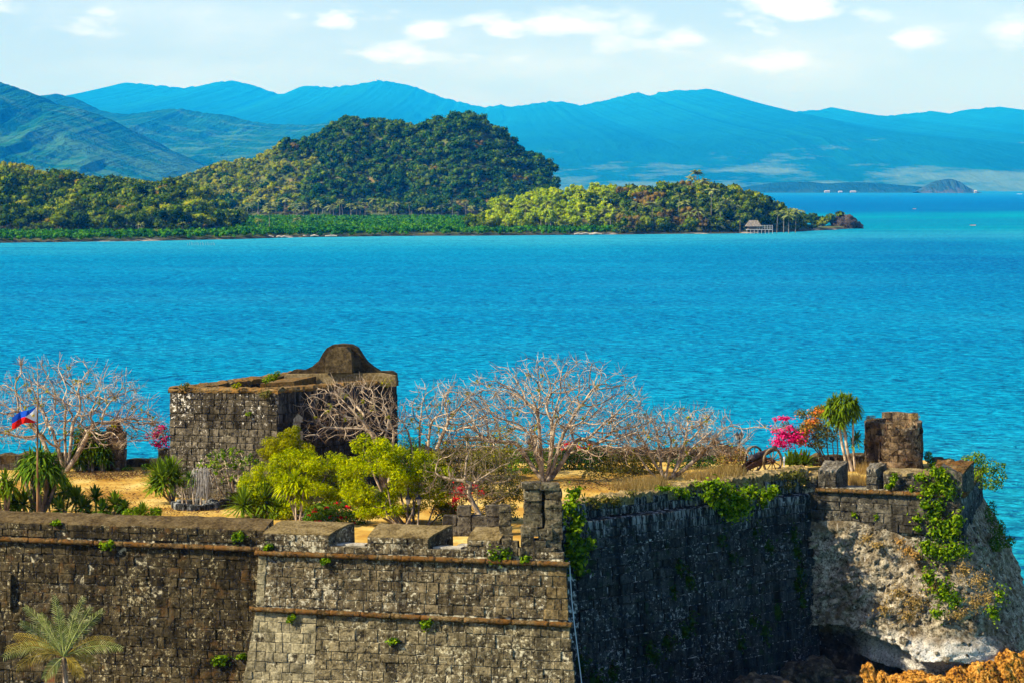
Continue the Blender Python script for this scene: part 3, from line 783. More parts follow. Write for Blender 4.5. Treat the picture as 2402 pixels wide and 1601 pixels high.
# ------------------------------------------------------------------ terrace ground
def left_D(x): return 102 - .214 * (x + 21.6)
A0, B0 = (-29.0, left_D(-29.0)), (-10.2, left_D(-10.2))
C0, C1 = (-10.36, 98.85), (2.18, 96.62)
E0, E1 = (2.0, 108.8), (14.75, 119.75)
F1, G1 = (21.85, 117.45), (24.9, 128.2)
W_left, W_bast, W_flank, W_corner, W_east = Wall(A0, B0), Wall(C0, C1), Wall(E0, E1), Wall(E1, F1), Wall(F1, G1)
poly = [(-29.3, 103.8), (-10.2, 100.4), (-9.9, 99.6), (1.6, 97.5), (2.0, 109.6), (14.3, 120.6), (21.4, 118.3), (24.2, 128.0), (22.6, 133.6), (4, 132.4), (-33, 130.4)]
g = N('terrace_dirt')
n1, n2, n3 = g.noise(.35, 5, .6), g.noise(3.5, 6, .65), g.noise(22, 4, .6)
c = g.ramp(n1, [(.40, (.36, .19, .03)), (.5, (.47, .295, .060)), (.60, (.56, .40, .12))])
c = g.mix(g.ramp(n2, [(.53, 0), (.66, .7)]), c, (.30, .155, .03))
c = g.mix(g.math('MULTIPLY', g.ramp(n3, [(.60, 0), (.68, 1)]), g.ramp(g.noise(.6, 4), [(.46, 0), (.58, .9)])), c, (.10, .055, .018))
M_DIRT = g.out(c, .95, g.bump(n2, .35, .05), .05)
def inside(x, y):
    r = np.zeros(x.shape, bool); j = len(poly) - 1
    for i in range(len(poly)):
        xi, yi, xj, yj = *poly[i], *poly[j]
        r ^= ((yi > y) != (yj > y)) & (x < (xj - xi) * (y - yi) / (yj - yi + 1e-12) + xi); j = i
    return r
gx, gy = np.meshgrid(np.arange(-33, 25.5, .45), np.arange(97, 134, .45), indexing='ij')
gz = TZ + .07 * vnoise(gx / 3, gy / 3, 5, 4) + .03 * vnoise(gx / .8, gy / .8, 6, 2)
Q = grid_faces(*gx.shape); cxm, cym = gx.ravel()[Q].mean(1), gy.ravel()[Q].mean(1)
gr = quick_mesh('ground', np.stack([gx, gy, gz], -1).reshape(-1, 3), Q[inside(cxm, cym)], M_DIRT)
tag(gr, kind='structure')
# headland under and round the fort, sloping into the sea
g = N('headland_soil'); nn = g.noise(1.2, 6, .65)
M_SOIL = g.out(g.ramp(nn, [(.35, (.05, .06, .02)), (.5, (.11, .11, .035)), (.65, (.2, .16, .07))]), .95, g.bump(nn, .8, .2))
hx, hy = np.meshgrid(np.linspace(-120, 60, 130), np.linspace(45, 150, 100), indexing='ij')
hzz = 5.0 - np.clip((hx - .5) / 1.15, 0, 7) - np.clip((hy - 133) / 1.2, 0, 7) + .35 * vnoise(hx / 3, hy / 3, 8, 4)
hzz = np.where((hx > 12) | (hy > 139), np.minimum(hzz, -1.2), hzz)
tag(quick_mesh('headland', np.stack([hx, hy, hzz], -1).reshape(-1, 3), grid_faces(130, 100), M_SOIL), kind='structure')

# ------------------------------------------------------------------ curtain wall (left)
w = W_left
r_left = empty('curtain_wall', w.p(w.L / 2, 0, 5), 'long dark stone wall with a sloped top and mossy moulding at lower left', 'fort wall')
b = MB(); b.add(*extrude(w, [(.315, 4.2), (-.04, 11.12), (-.09, 11.3), (-.13, 11.9), (-1.25, 12.18), (-1.25, 4.2)])); fixn(b.build('core', M_DMORT, r_left))
b = MB()
ss = np.linspace(0, w.L, 60); q = np.random.default_rng(5)
rows = []
for s in ss:
    e = q.normal(0, .02, 4)
    rows += [w.p(s, -.10 + e[0], 11.86), w.p(s, -.13 + e[0], 11.935 + e[1]), w.p(s, -.7, 12.10 + e[2]), w.p(s, -1.22, 12.215 + e[3]), w.p(s, -1.3, 11.0)]
b.add(rows, grid_faces(60, 5)); fixn(b.build('coping', M_TOP, r_left))
st = Stones(r_left)
def lo(z): return -.05 + (11.12 - z) * .052
st.face(w.p(7.2, lo(5.3), 5.3), w.p(w.L, lo(5.3), 5.3), w.p(w.L, lo(11.02), 11.02), w.p(7.2, lo(11.02), 11.02), .41, .52, 'left', .013, .11, 1)
st.face(w.p(7.2, -.08, 11.32), w.p(w.L, -.08, 11.32), w.p(w.L, -.13, 11.88), w.p(7.2, -.13, 11.88), .29, .55, 'left', .013, .11, 2)
st.finish()
cordon(w, 5.5, w.L - .05, 11.22, 11.12, .13, .105, r_left, 3)
# a narrow upright pilaster on the face far left
b = MB()
for s_, wd, z0, z1, oo in ((8.02, .14, 8.3, 9.75, .24),):
    b.add(np.array([w.p(s_, lo(z0), z0), w.p(s_ + wd, lo(z0), z0), w.p(s_ + wd, lo(z0) + oo, z0), w.p(s_, lo(z0) + oo, z0), w.p(s_, lo(z1), z1), w.p(s_ + wd, lo(z1), z1), w.p(s_ + wd, lo(z1) + oo, z1), w.p(s_, lo(z1) + oo, z1)]), BOXF)
fixn(b.build('pilaster', ST['left'], r_left))

# ------------------------------------------------------------------ front bastion
w = W_bast
r_b = empty('front_bastion', w.p(w.L / 2, 0, 5), 'sunlit stone bastion with two mossy mouldings and gun openings along its top', 'bastion')
def bo(z): return (11.05 - z) * .045 if z > 8.7 else .1057 + (8.7 - z) * .145
def bl(z): return (11.05 - z) * .045 if z > 8.7 else .10 + (8.7 - z) * .14      # how far the corners lean out
V, Fc = extrude(w, [(bo(4.2) + .008, 4.2), (bo(8.65) + .008, 8.7), (bo(8.75) + .005, 8.8), (.005, 11.05), (-.03, 11.15), (-.04, 11.40), (-1.5, 11.36), (-1.6, 10.6), (-13.5, 10.6), (-13.5, 4.2)], None, None, bl, lambda z: bl(z) - .10, .20)
b = MB(); b.add(V, Fc); fixn(b.build('core', M_MORTAR, r_b))
st = Stones(r_b)
def zc(s, hi): return (8.86 - .22 * s / w.L) if hi else 0
def k_up(c):
    s = np.dot(c[:2] - w.a, w.u)
    if s < .32: return 'quoin'
    if s > w.L - .75: return 'brownq'
    return 'bast'
def k_lo(c):
    s = np.dot(c[:2] - w.a, w.u)
    if s < 2.35 - (8.3 - c[2]) * .25 and c[2] < 8.25: return 'quoin'
    return 'bastlow'
# narrow quoin column on the left corner, then the field
st.face(w.p(-bl(8.95), bo(8.95), 8.95), w.p(.36 - bl(8.95), bo(8.95), 8.95), w.p(.36, bo(11.0), 10.98), w.p(0, bo(11.0), 10.98), .45, .36, 'quoin', .013, .11, 11)
st.face(w.p(.36 - bl(8.95), bo(8.95), 8.95), w.p(w.L + bl(8.74), bo(8.74), 8.74), w.p(w.L, bo(11.0), 10.95), w.p(.36, bo(11.0), 10.98), .40, .47, k_up, .013, .11, 12)
zb = 5.6
st.face(w.p(-bl(zb), bo(zb), zb), w.p(2.5, bo(zb), zb), w.p(2.5, bo(8.6), 8.66), w.p(-bl(8.7), bo(8.6), 8.70), .40, .42, 'quoin', .016, .08, 13, .22, .06)
st.face(w.p(2.5, bo(zb), zb), w.p(w.L + bl(zb), bo(zb), zb), w.p(w.L + bl(8.5), bo(8.5), 8.48), w.p(2.5, bo(8.6), 8.66), .42, .50, 'bastlow', .013, .11, 14)
# low course under the merlons
st.face(w.p(.05, -.06, 11.16), w.p(w.L - .1, -.06, 11.16), w.p(w.L - .1, -.06, 11.42), w.p(.05, -.06, 11.42), .28, .55, 'bast', .013, .11, 15)
cordon(w, -.12, w.L + .16, 11.10, 10.98, .15, .11, r_b, 16)
cordon(w, -.3, w.L + .28, 8.83, 8.58, .26, .105, r_b, 17, 1.5)
# merlons: sloped top, splayed right cheek
def merlon(s0, s1, e1, zf, zb_, seed, hip=0.0, depth=1.35, key='bast'):
    o0 = -.08
    base, bt = 11.40, 11.35
    pts = [w.p(s0, o0, base), w.p(s1, o0, base), w.p(s1, o0, zf), w.p(s0, o0, zf),
           w.p(s0 + .1, -depth, bt), w.p(s1 + e1, -depth, bt), w.p(s1 + e1 - .03, -depth, zb_), w.p(s0 + .1 + hip, -depth, zb_)]
    mr = empty('merlon', w.p(s0, o0, base) - np.array(world_loc(r_b)));  mr.parent = r_b
    b = MB(); b.add(pts, [(0, 3, 2, 1), (1, 2, 6, 5), (5, 6, 7, 4), (4, 7, 3, 0), (0, 1, 5, 4)]); fixn(b.build('block', ST['bast'], mr))
    # rendered top, a few centimetres proud, its edges worn
    q = np.random.default_rng(seed); n, m = 9, 5; rows = []
    for i in range(n):
        for j in range(m):
            u, v = i / (n - 1), j / (m - 1)
            top = (np.array(pts[3]) * (1 - u) + np.array(pts[2]) * u) * (1 - v) + (np.array(pts[7]) * (1 - u) + np.array(pts[6]) * u) * v
            rows.append(top + np.array([0, 0, .035 + .05 * math.sin(math.pi * v) + q.normal(0, .012)]))
    edge = [np.array(r) - [0, 0, .07] for r in rows]
    b = MB(); b.add(rows, grid_faces(n, m))
    ring = [i * m for i in range(n)] + [(n - 1) * m + j for j in range(1, m)] + [i * m + m - 1 for i in range(n - 2, -1, -1)] + [j for j in range(m - 2, 0, -1)]
    rv = [rows[i] for i in ring] + [edge[i] for i in ring]; L = len(ring)
    b.add(rv, [(i, (i + 1) % L, L + (i + 1) % L, L + i) for i in range(L)])
    fixn(b.build('sloped_top', M_MTOP, mr))
    sm = Stones(mr)
    sm.face(w.p(s0, o0 + .0, base - .02), w.p(s1, o0, base - .02), w.p(s1, o0, zf), w.p(s0, o0, zf), .27, .5, key, .018, .10, seed)
    sm.finish()
def s_of(px, D=97.9): return np.dot(np.array([wx(px, D), D]) - w.a, w.u)
def s_px(px):
    """station along the bastion front seen at photo column px"""
    k = (px - CX) / F
    # a + u s + n*(-.08): x = k*y
    ax, ay = w.a + w.n * -.08
    return (k * ay - ax) / (w.u[0] - k * w.u[1])
merlon(s_px(617), s_px(773), .75, 11.86, 12.2, 21, .35)
merlon(s_px(862), s_px(1006), .75, 11.83, 12.18, 22, .1)
merlon(s_px(1096), s_px(1172), .2, 11.82, 12.15, 23, .0)
M_SLAB = top_mat('pale_slab', (.22, .19, .13), (.40, .36, .27), (.52, .48, .38))
for a_, b_, o_ in ((785, 850, -.45), (1010, 1078, -.30), (1062, 1092, -1.0)):
    s0, s1 = s_px(a_), s_px(b_)
    b = MB(); P8 = [w.p(s0, o_, 11.405), w.p(s1, o_, 11.405), w.p(s1 + .1, o_ - .42, 11.405), w.p(s0 + .1, o_ - .42, 11.405), w.p(s0, o_, 11.47), w.p(s1, o_, 11.47), w.p(s1 + .1, o_ - .42, 11.48), w.p(s0 + .1, o_ - .42, 11.48)]
    b.add(P8, BOXF); fixn(b.build('sill_slab', M_SLAB, r_b))
st.finish()
# white plastic drain pipe down the shaded corner
M_PIPE = N('white_pipe').out((.62, .64, .66), .5)
b = MB(); b.add(*tube([w.p(w.L + .02, -.62, 11.0), w.p(w.L + .12, -.6, 9.4), w.p(w.L + .2, -.58, 8.7), w.p(w.L + .55, -.52, 6.0)], .022, 6))
tag(b.build('drain_pipe', M_PIPE), 'thin white drain pipe running down the shaded corner of the front bastion', 'pipe')

# ------------------------------------------------------------------ loose piles of blocks: ruined pillars, corner blocks
def rough_block(c, sx, sy, sz, seed, rz=0.0, jit=.05):
    q = np.random.default_rng(seed); v = box(-sx / 2, sx / 2, -sy / 2, sy / 2, 0, sz)
    v = v + q.uniform(-jit, jit, (8, 3)) * np.array([1, 1, .7])
    # chamfered: add a centre on each face, pushed outwards a little
    f = []; V = list(v)
    for fc in BOXF:
        m = np.mean([v[i] for i in fc], 0); nrm = m - np.array([0, 0, sz / 2]); nrm = nrm / (np.linalg.norm(nrm) + 1e-9)
        V.append(m + nrm * q.uniform(.0, jit * 1.1)); k = len(V) - 1
        f += [(fc[i], fc[(i + 1) % 4], k) for i in range(4)]
    V = np.array(V); ca, sa = math.cos(rz), math.sin(rz)
    V = np.stack([V[:, 0] * ca - V[:, 1] * sa, V[:, 0] * sa + V[:, 1] * ca, V[:, 2]], -1) + np.asarray(c, float)
    return V, f
def pile(name, base, blocks, key, label, cat, part='stone'):
    r = empty(name, base, label, cat)
    for i, (dx, dy, dz, sx, sy, sz, rz) in enumerate(blocks):
        b = MB(); b.add(*rough_block((base[0] + dx, base[1] + dy, base[2] + dz), sx, sy, sz, 3000 + hash_(name) + i, rz, .045)); fixn(b.build(part, ST[key] if isinstance(key, str) else key, r))
    return r
def hash_(s): return sum(ord(ch) * (i + 3) for i, ch in enumerate(s)) % 997
D = 97.35; base = (wx(1268, D), D, 11.35)
def col(x0, x1, ys, D, depth, y0=0.0):
    """stack of blocks between two photo columns, course joints at photo rows ys (top to bottom)"""
    out = []
    for t_, b_ in zip(ys[:-1], ys[1:]):
        z0, z1 = wz(b_, D), wz(t_, D); out.append(((wx(x0, D) + wx(x1, D)) / 2 - base[0], y0, z0 - base[2], wx(x1, D) - wx(x0, D), depth, z1 - z0 - .012, 0.0))
    return out
bl_ = col(1229, 1271, (1146, 1172, 1200, 1232), D, .62) + col(1279, 1318, (1146, 1168, 1187, 1214, 1236, 1262, 1300), D, .62)
bl_ += col(1224, 1269, (1128, 1145), D, .78) + col(1270, 1312, (1131, 1145), D, .76)
bl_ += col(1224, 1262, (1232, 1252), D, .9) + col(1262, 1294, (1236, 1262), D, .85) + col(1222, 1250, (1253, 1276, 1301), D, .9) + col(1251, 1281, (1264, 1301), D, .95)
bl_ += col(1232, 1316, (1150, 1190, 1240), D, .3, .42)
pile('sentry_ruin', base, bl_, 'ruin', 'tall two-pillar stone ruin at the sunlit corner of the front bastion', 'ruin')
D = 97.9; base = (wx(1185, D), D, 11.35)
pile('stone_stump', base, col(1172, 1199, (1182, 1197, 1214, 1232, 1250), D, .5) + col(1168, 1204, (1250, 1280, 1295), D, .6), 'ruin', 'small crumbling stone stump between the last merlon and the two-pillar ruin', 'ruin')
D = 97.1; base = (wx(1210, D), D, 11.3)
pile('rubble_heap', base, [(-.55, 0, 0, .5, .5, .35, .2), (-.1, .1, 0, .4, .5, .5, -.2), (.3, -.05, 0, .45, .4, .28, .4), (-.35, .1, .33, .35, .4, .25, .1), (.75, .1, 0, .3, .4, .2, .3), (1.35, 0, 0, .5, .5, .25, .1), (1.7, .15, 0, .35, .4, .18, -.3)], 'ruin', 'heap of fallen blocks round the foot of the two-pillar ruin', 'rubble')
# low ruined wall seen in the shade behind the merlons
D = 104.5; base = (wx(1080, D), D, TZ)
pile('ruined_wall', base, [(-.45 + .62 * i, .02 * i, .42 * j, .6, .5, .42, .02 * (i - j)) for i in range(4) for j in range(2 + (i % 2))], 'corner', 'low ruined wall in the shade behind the front bastion gun openings', 'ruin')

# ------------------------------------------------------------------ shaded flank wall
w = W_flank
r_f = empty('flank_wall', w.p(w.L / 2, 0, 0), 'huge dark shaded wall running back between the two bastions', 'fort wall')
def fo(z): return (10.85 - z) * .085
def ftop(s): return 11.72 + .026 * s
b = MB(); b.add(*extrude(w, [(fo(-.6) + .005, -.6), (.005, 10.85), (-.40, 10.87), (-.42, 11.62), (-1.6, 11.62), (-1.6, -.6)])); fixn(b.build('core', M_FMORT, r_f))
st = Stones(r_f)
sA = 1.0
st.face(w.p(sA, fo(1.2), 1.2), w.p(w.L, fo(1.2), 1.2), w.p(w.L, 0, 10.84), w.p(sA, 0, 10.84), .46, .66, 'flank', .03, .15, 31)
st.finish()
# broken parapet band above the ledge
st2 = Stones(r_f); q = np.random.default_rng(77)
st2.face(w.p(sA, -.36, 10.90), w.p(w.L - .3, -.36, 10.90), w.p(w.L - .3, -.40, 11.66), w.p(sA, -.40, 11.60), .38, .6, 'flank', .03, .16, 32, .35, .12, .06)
st2.finish()
b = MB(); rows = []
nS = 160
for i, s in enumerate(np.linspace(0, w.L + .3, nS)):
    hz_ = ftop(s) + .09 * vnoise(np.array(s * 1.7), np.array(.5), 3, 4) + .025 * q.normal()
    ex = .04 * q.normal()
    rows += [w.p(s, -.40 + ex * .4, 11.3), w.p(s, -.36 + ex, hz_ - .12 + .05 * q.normal()), w.p(s, -.72 + ex * .5, hz_ + .03 * q.normal()), w.p(s, -1.25, hz_ - .08 + .06 * q.normal()), w.p(s, -2.1 + .2 * q.normal(), 11.05), w.p(s, -2.3, 10.7)]
b.add(rows, grid_faces(nS, 6)); fixn(b.build('broken_top', M_DIRT_TOP, r_f))
# half-hidden cavities low in the shaded wall
M_HOLE = N('deep_shade_stone').out((.012, .010, .008), .95)

# ------------------------------------------------------------------ corner bastion (right)
w = W_corner
r_c = empty('corner_bastion', w.p(w.L / 2, 0, 0), 'ruined corner bastion at right with sunlit rubble face above orange rocks', 'bastion')
b = MB(); b.add(*extrude(w, [(-.08, 9.0), (-.05, 11.05), (-.05, 11.2), (-2.0, 11.1), (-2.0, 3.2), (-.9, 3.2), (-.4, 5.0)], -.4, w.L - .02)); fixn(b.build('core', M_MORTAR, r_c))
we = W_east
b = MB(); b.add(*extrude(we, [(-.08, 8.6), (-.05, 11.05), (-.05, 11.2), (-2.0, 11.1), (-2.0, 3.2), (-.7, 3.2), (-.4, 5.0)], 0.02, we.L)); fixn(b.build('side_core', M_FMORT, r_c))
st = Stones(r_c)
st.face(w.p(-.1, .06, 9.35), w.p(w.L - .05, .06, 9.0), w.p(w.L - .05, -.02, 10.95), w.p(-.1, -.02, 10.95), .47, .85, 'corner', .013, .11, 41, .25)
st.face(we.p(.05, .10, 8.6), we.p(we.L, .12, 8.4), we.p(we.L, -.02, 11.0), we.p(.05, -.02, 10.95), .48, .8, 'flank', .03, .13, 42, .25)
cordon(w, .3, w.L - .2, 11.08, 11.05, .14, .12, r_c, 43, .5)
cordon(we, .1, we.L, 11.05, 11.05, .08, .14, r_c, 44, .6)
# parapet pieces along its edge
def parapet_piece(s0, s1, z0, zf, zb_, depth, seed, key='corner', topm=None, o0=-.15):
    pts = [w.p(s0, o0, z0), w.p(s1, o0, z0), w.p(s1, o0, zf), w.p(s0, o0, zf), w.p(s0 + .1, o0 - depth, z0), w.p(s1 + .35, o0 - depth, z0), w.p(s1 + .35, o0 - depth, zb_), w.p(s0 + .1, o0 - depth, zb_)]
    mr = empty('parapet', w.p(s0, o0, z0) - np.array(world_loc(r_c))); mr.parent = r_c
    b = MB(); b.add(pts, [(0, 3, 2, 1), (1, 2, 6, 5), (5, 6, 7, 4), (4, 7, 3, 0), (0, 1, 5, 4)]); fixn(b.build('block', ST[key], mr))
    q = np.random.default_rng(seed); n, m = 9, 5; rows = []
    for i in range(n):
        for j in range(m):
            u, v = i / (n - 1), j / (m - 1)
            t = (np.array(pts[3]) * (1 - u) + np.array(pts[2]) * u) * (1 - v) + (np.array(pts[7]) * (1 - u) + np.array(pts[6]) * u) * v
            t = t + (0 if 0 < j < m - 1 else q.normal(0, .05)) * np.array([*w.n, 0]); rows.append(t + np.array([0, 0, .03 + q.uniform(0, .09)]))
    for j in range(m): pass
    b = MB(); b.add(rows, grid_faces(n, m)); lowr = [np.array(r) - [0, 0, .14] for r in rows]
    ring = [i * m for i in range(n)] + [(n - 1) * m + j for j in range(1, m)] + [i * m + m - 1 for i in range(n - 2, -1, -1)] + [j for j in range(m - 2, 0, -1)]; L = len(ring)
    b.add([rows[i] for i in ring] + [lowr[i] for i in ring], [(i, (i + 1) % L, L + (i + 1) % L, L + i) for i in range(L)])
    fixn(b.build('rough_top', topm or M_SLATE, mr))
    sm = Stones(mr); sm.face(w.p(s0, o0, z0), w.p(s1, o0, z0), w.p(s1, o0, zf), w.p(s0, o0, zf), .33, .55, key, .02, .10, seed); sm.finish()
M_SLATE = top_mat('grey_lichen_top', (.035, .028, .017), (.105, .09, .062), (.24, .215, .16))
def s_pc(px, o=-.15):
    k = (px - CX) / F; ax, ay = w.a + w.n * o; return (k * ay - ax) / (w.u[0] - k * w.u[1])
parapet_piece(s_pc(1919), s_pc(1962), 11.15, 11.95, 12.3, 1.25, 51)
parapet_piece(s_pc(2032), s_pc(2058), 11.15, 12.1, 12.35, .7, 52)
parapet_piece(s_pc(2072), s_pc(2186), 11.15, 11.98, 12.05, 1.2, 53, topm=M_DIRT_TOP)
parapet_piece(s_pc(2184), s_pc(2258), 11.15, 12.02, 12.5, 1.6, 54, topm=M_CORD)
parapet_piece(s_pc(1890), s_pc(1915), 11.1, 11.6, 11.8, 1.3, 56, topm=M_DIRT_TOP)
# corner block with its dark side
b = MB(); ww = we
pts = [ww.p(.0, .02, 11.2), ww.p(2.2, .02, 11.2), ww.p(2.2, .02, 12.1), ww.p(.0, .02, 12.1), ww.p(.0, -1.0, 11.2), ww.p(2.2, -1.0, 11.2), ww.p(2.2, -1.0, 12.45), ww.p(.0, -1.0, 12.45)]
b.add(pts, [(0, 3, 2, 1), (1, 2, 6, 5), (5, 6, 7, 4), (4, 7, 3, 0), (3, 7, 6, 2)]); fixn(b.build('corner_block', ST['corner'], r_c))
st.finish()
# exposed rubble core bulging out below the last courses, ending in a ragged pale lip over a dark hollow
def east_plan(t):
    """outer plan line of the bastion foot: along the front face, round the corner, down the east side"""
    Lf, Le = W_corner.L, W_east.L; tot = Lf + Le; s = t * tot
    # rounded corner between the two
    rc = 1.6
    pts, nrm = [], []
    for si in np.atleast_1d(s):
        if si < Lf - rc: p, n_ = W_corner.p(si, 0, 0)[:2], W_corner.n
        elif si > Lf + rc: p, n_ = W_east.p(si - Lf, 0, 0)[:2], W_east.n
        else:
            k = (si - (Lf - rc)) / (2 * rc); a_, c_, b_ = W_corner.p(Lf - rc, 0, 0)[:2], W_corner.p(Lf, 0, 0)[:2], W_east.p(rc, 0, 0)[:2]
            p = (1 - k) ** 2 * a_ + 2 * k * (1 - k) * c_ + k * k * b_; n_ = W_corner.n * (1 - k) + W_east.n * k; n_ = n_ / np.linalg.norm(n_)
        pts.append(p); nrm.append(n_)
    return np.array(pts), np.array(nrm)
nt, nz = 230, 110
ts = np.linspace(-.02, 1, nt); pp, nv_ = east_plan(np.clip(ts, 0, 1)); pp[0] = W_corner.p(-.5, 0, 0)[:2]
zt = np.linspace(0, 1, nz)
TT, ZZ = np.meshgrid(ts, zt, indexing='ij')
tot = W_corner.L + W_east.L; SS = TT * tot
topz = np.interp(SS, [0, 2.2, 4.0, 5.2, 7.4, 9.5, 18], [9.55, 9.62, 9.25, 8.7, 8.9, 9.3, 9.6])
lipz = np.interp(SS, [0, 2, 3.4, 5, 6.2, 7.6, 10, 18], [4.55, 4.5, 4.2, 3.75, 3.2, 3.3, 2.0, 1.0])
lipz = lipz + .22 * vnoise(SS * 1.1, SS * 0 + 2, 61, 4)
zz = topz + (lipz - topz) * np.clip(ZZ / .80, 0, 1)
bat = np.interp(SS, [0, 1.5, 4.5, 7.4, 10, 18], [.10, .14, .26, .42, .46, .46])
out = .10 + (topz - zz) * bat + .25 * np.interp(SS, [0, 2, 5, 8], [.2, .5, 1, .6]) * np.exp(-((zz - lipz - .5) / .7) ** 2)
under = np.clip((ZZ - .80) / .20, 0, 1)
zz = np.where(ZZ > .80, lipz - 1.5 * under ** 1.4, zz)
out = out - np.where(ZZ > .80, 1.5 * np.sqrt(under), 0)
rough = .42 * vnoise(SS * .8, zz * .8, 62, 5) + .26 * np.abs(vnoise(SS * 2.6, zz * 2.6, 63, 4)) + .07 * vnoise(SS * 8, zz * 8, 64, 3)
out = out + rough * np.clip(ZZ * 9, 0, 1)
zz = zz + .10 * vnoise(SS * 1.7, zz * 1.7, 65, 4) * np.clip(ZZ * 9, 0, 1)
V = np.stack([pp[:, 0][:, None] + nv_[:, 0][:, None] * out, pp[:, 1][:, None] + nv_[:, 1][:, None] * out, zz], -1).reshape(-1, 3)
g = N('rubble_core')
big, med, fine = g.noise(.7, 5, .62), g.noise(3.4, 6, .7), g.noise(12, 5, .7)
c = g.ramp(g.math('ADD', g.math('MULTIPLY', med, .5), g.math('MULTIPLY', fine, .5)), [(.39, (.012, .009, .005)), (.46, (.12, .095, .055)), (.53, (.32, .27, .18)), (.61, (.54, .48, .345))])
c = g.mix(g.ramp(g.math('ADD', g.math('MULTIPLY', big, .6), g.math('MULTIPLY', fine, .4)), [(.5, 0), (.58, .85)]), c, (.085, .055, .022))
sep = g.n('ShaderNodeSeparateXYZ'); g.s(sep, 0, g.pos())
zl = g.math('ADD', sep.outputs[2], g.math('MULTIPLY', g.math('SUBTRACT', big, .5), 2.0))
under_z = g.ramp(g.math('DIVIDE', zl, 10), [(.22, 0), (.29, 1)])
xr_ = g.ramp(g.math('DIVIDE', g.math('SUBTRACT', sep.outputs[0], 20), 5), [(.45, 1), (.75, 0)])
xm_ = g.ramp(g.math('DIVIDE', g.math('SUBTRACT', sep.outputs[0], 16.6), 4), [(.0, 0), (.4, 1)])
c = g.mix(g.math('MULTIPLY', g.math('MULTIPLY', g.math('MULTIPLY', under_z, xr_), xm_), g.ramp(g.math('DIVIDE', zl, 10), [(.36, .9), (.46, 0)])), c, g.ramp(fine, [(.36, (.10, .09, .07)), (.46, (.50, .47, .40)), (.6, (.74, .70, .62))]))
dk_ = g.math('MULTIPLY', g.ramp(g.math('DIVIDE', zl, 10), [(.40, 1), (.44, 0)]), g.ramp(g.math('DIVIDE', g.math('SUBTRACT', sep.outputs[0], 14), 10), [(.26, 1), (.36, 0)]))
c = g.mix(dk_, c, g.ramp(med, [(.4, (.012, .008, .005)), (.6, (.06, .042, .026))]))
sr = g.noise(1.0, 4, .7, stretch=(6, 6, .7))
c = g.mix(g.ramp(sr, [(.62, 0), (.72, .6)]), c, (.62, .58, .5))
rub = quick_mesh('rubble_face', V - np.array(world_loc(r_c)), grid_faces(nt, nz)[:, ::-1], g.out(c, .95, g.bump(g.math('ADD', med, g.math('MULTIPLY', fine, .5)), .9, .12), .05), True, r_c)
# loose blocks still bedded in the core
q = np.random.default_rng(66); VG = V.reshape(nt, nz, 3); rl = np.array(world_loc(r_c))
for _ in range(230):
    i_, j_ = int(q.integers(6, int(nt * .62))), int(q.integers(4, int(nz * .80)))
    p = VG[i_, j_] - rl; s_ = .10 + .30 * q.random() ** 2.2
    o = bpy.data.objects.new('stone', stone_mesh('rubble', int(q.integers(12)))); COL.objects.link(o); o.parent = r_c
    o.location = p; o.rotation_euler = (q.normal(0, .5), q.normal(0, .5), q.uniform(-.9, .5)); o.scale = (s_ * q.uniform(.8, 1.6), s_ * q.uniform(.6, 1.0), s_ * q.uniform(.6, 1.1))
# dark rock footing in the hollow under the lip
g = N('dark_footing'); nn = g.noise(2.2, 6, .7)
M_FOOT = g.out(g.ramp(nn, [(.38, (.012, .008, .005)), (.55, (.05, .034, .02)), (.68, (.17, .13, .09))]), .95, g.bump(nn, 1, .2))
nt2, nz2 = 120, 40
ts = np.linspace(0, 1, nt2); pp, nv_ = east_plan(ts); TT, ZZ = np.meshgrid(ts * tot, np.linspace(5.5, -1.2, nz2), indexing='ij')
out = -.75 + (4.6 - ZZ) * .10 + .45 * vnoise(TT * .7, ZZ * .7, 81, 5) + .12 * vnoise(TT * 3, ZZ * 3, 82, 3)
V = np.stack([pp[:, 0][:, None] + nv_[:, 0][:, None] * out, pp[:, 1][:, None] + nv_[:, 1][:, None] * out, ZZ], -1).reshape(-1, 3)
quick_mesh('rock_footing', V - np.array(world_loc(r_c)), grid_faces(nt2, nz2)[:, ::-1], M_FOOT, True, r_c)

# orange sea rocks at the foot
g = N('orange_rock'); n1, n2 = g.noise(1.6, 6, .7), g.noise(8, 5, .7)
c = g.ramp(g.math('ADD', g.math('MULTIPLY', n1, .4), g.math('MULTIPLY', n2, .6)), [(.41, (.03, .010, .003)), (.48, (.30, .12, .014)), (.56, (.58, .28, .045)), (.64, (.74, .47, .14))])
M_ORANGE = g.out(c, .95, g.bump(n2, 1, .12), .05)
def boulder(name, c, r, seed, mat, label, cat='rock', n=4, rough=.42, parent=None, group=None):
    bm = bmesh.new(); bmesh.ops.create_icosphere(bm, subdivisions=n, radius=1)
    P3 = np.array([v.co for v in bm.verts]); k = 1 + rough * (vnoise(P3[:, 0] * 1.5 + P3[:, 2] * .8, P3[:, 1] * 1.5 - P3[:, 2] * .6, seed, 5)) + rough * .9 * np.abs(vnoise(P3[:, 0] * 3.4 + P3[:, 2] * 2.2, P3[:, 1] * 3.4 + P3[:, 2] * 1.7, seed + 1, 4))
    for v, kk, p in zip(bm.verts, k, P3): v.co = (p[0] * r[0] * kk, p[1] * r[1] * kk, p[2] * r[2] * kk)
    me = bpy.data.meshes.new(name); bm.to_mesh(me); bm.free(); me.materials.append(mat)
    o = bpy.data.objects.new(name, me); COL.objects.link(o); o.location = c
    if parent: o.parent = parent
    return tag(o, label, cat, group)
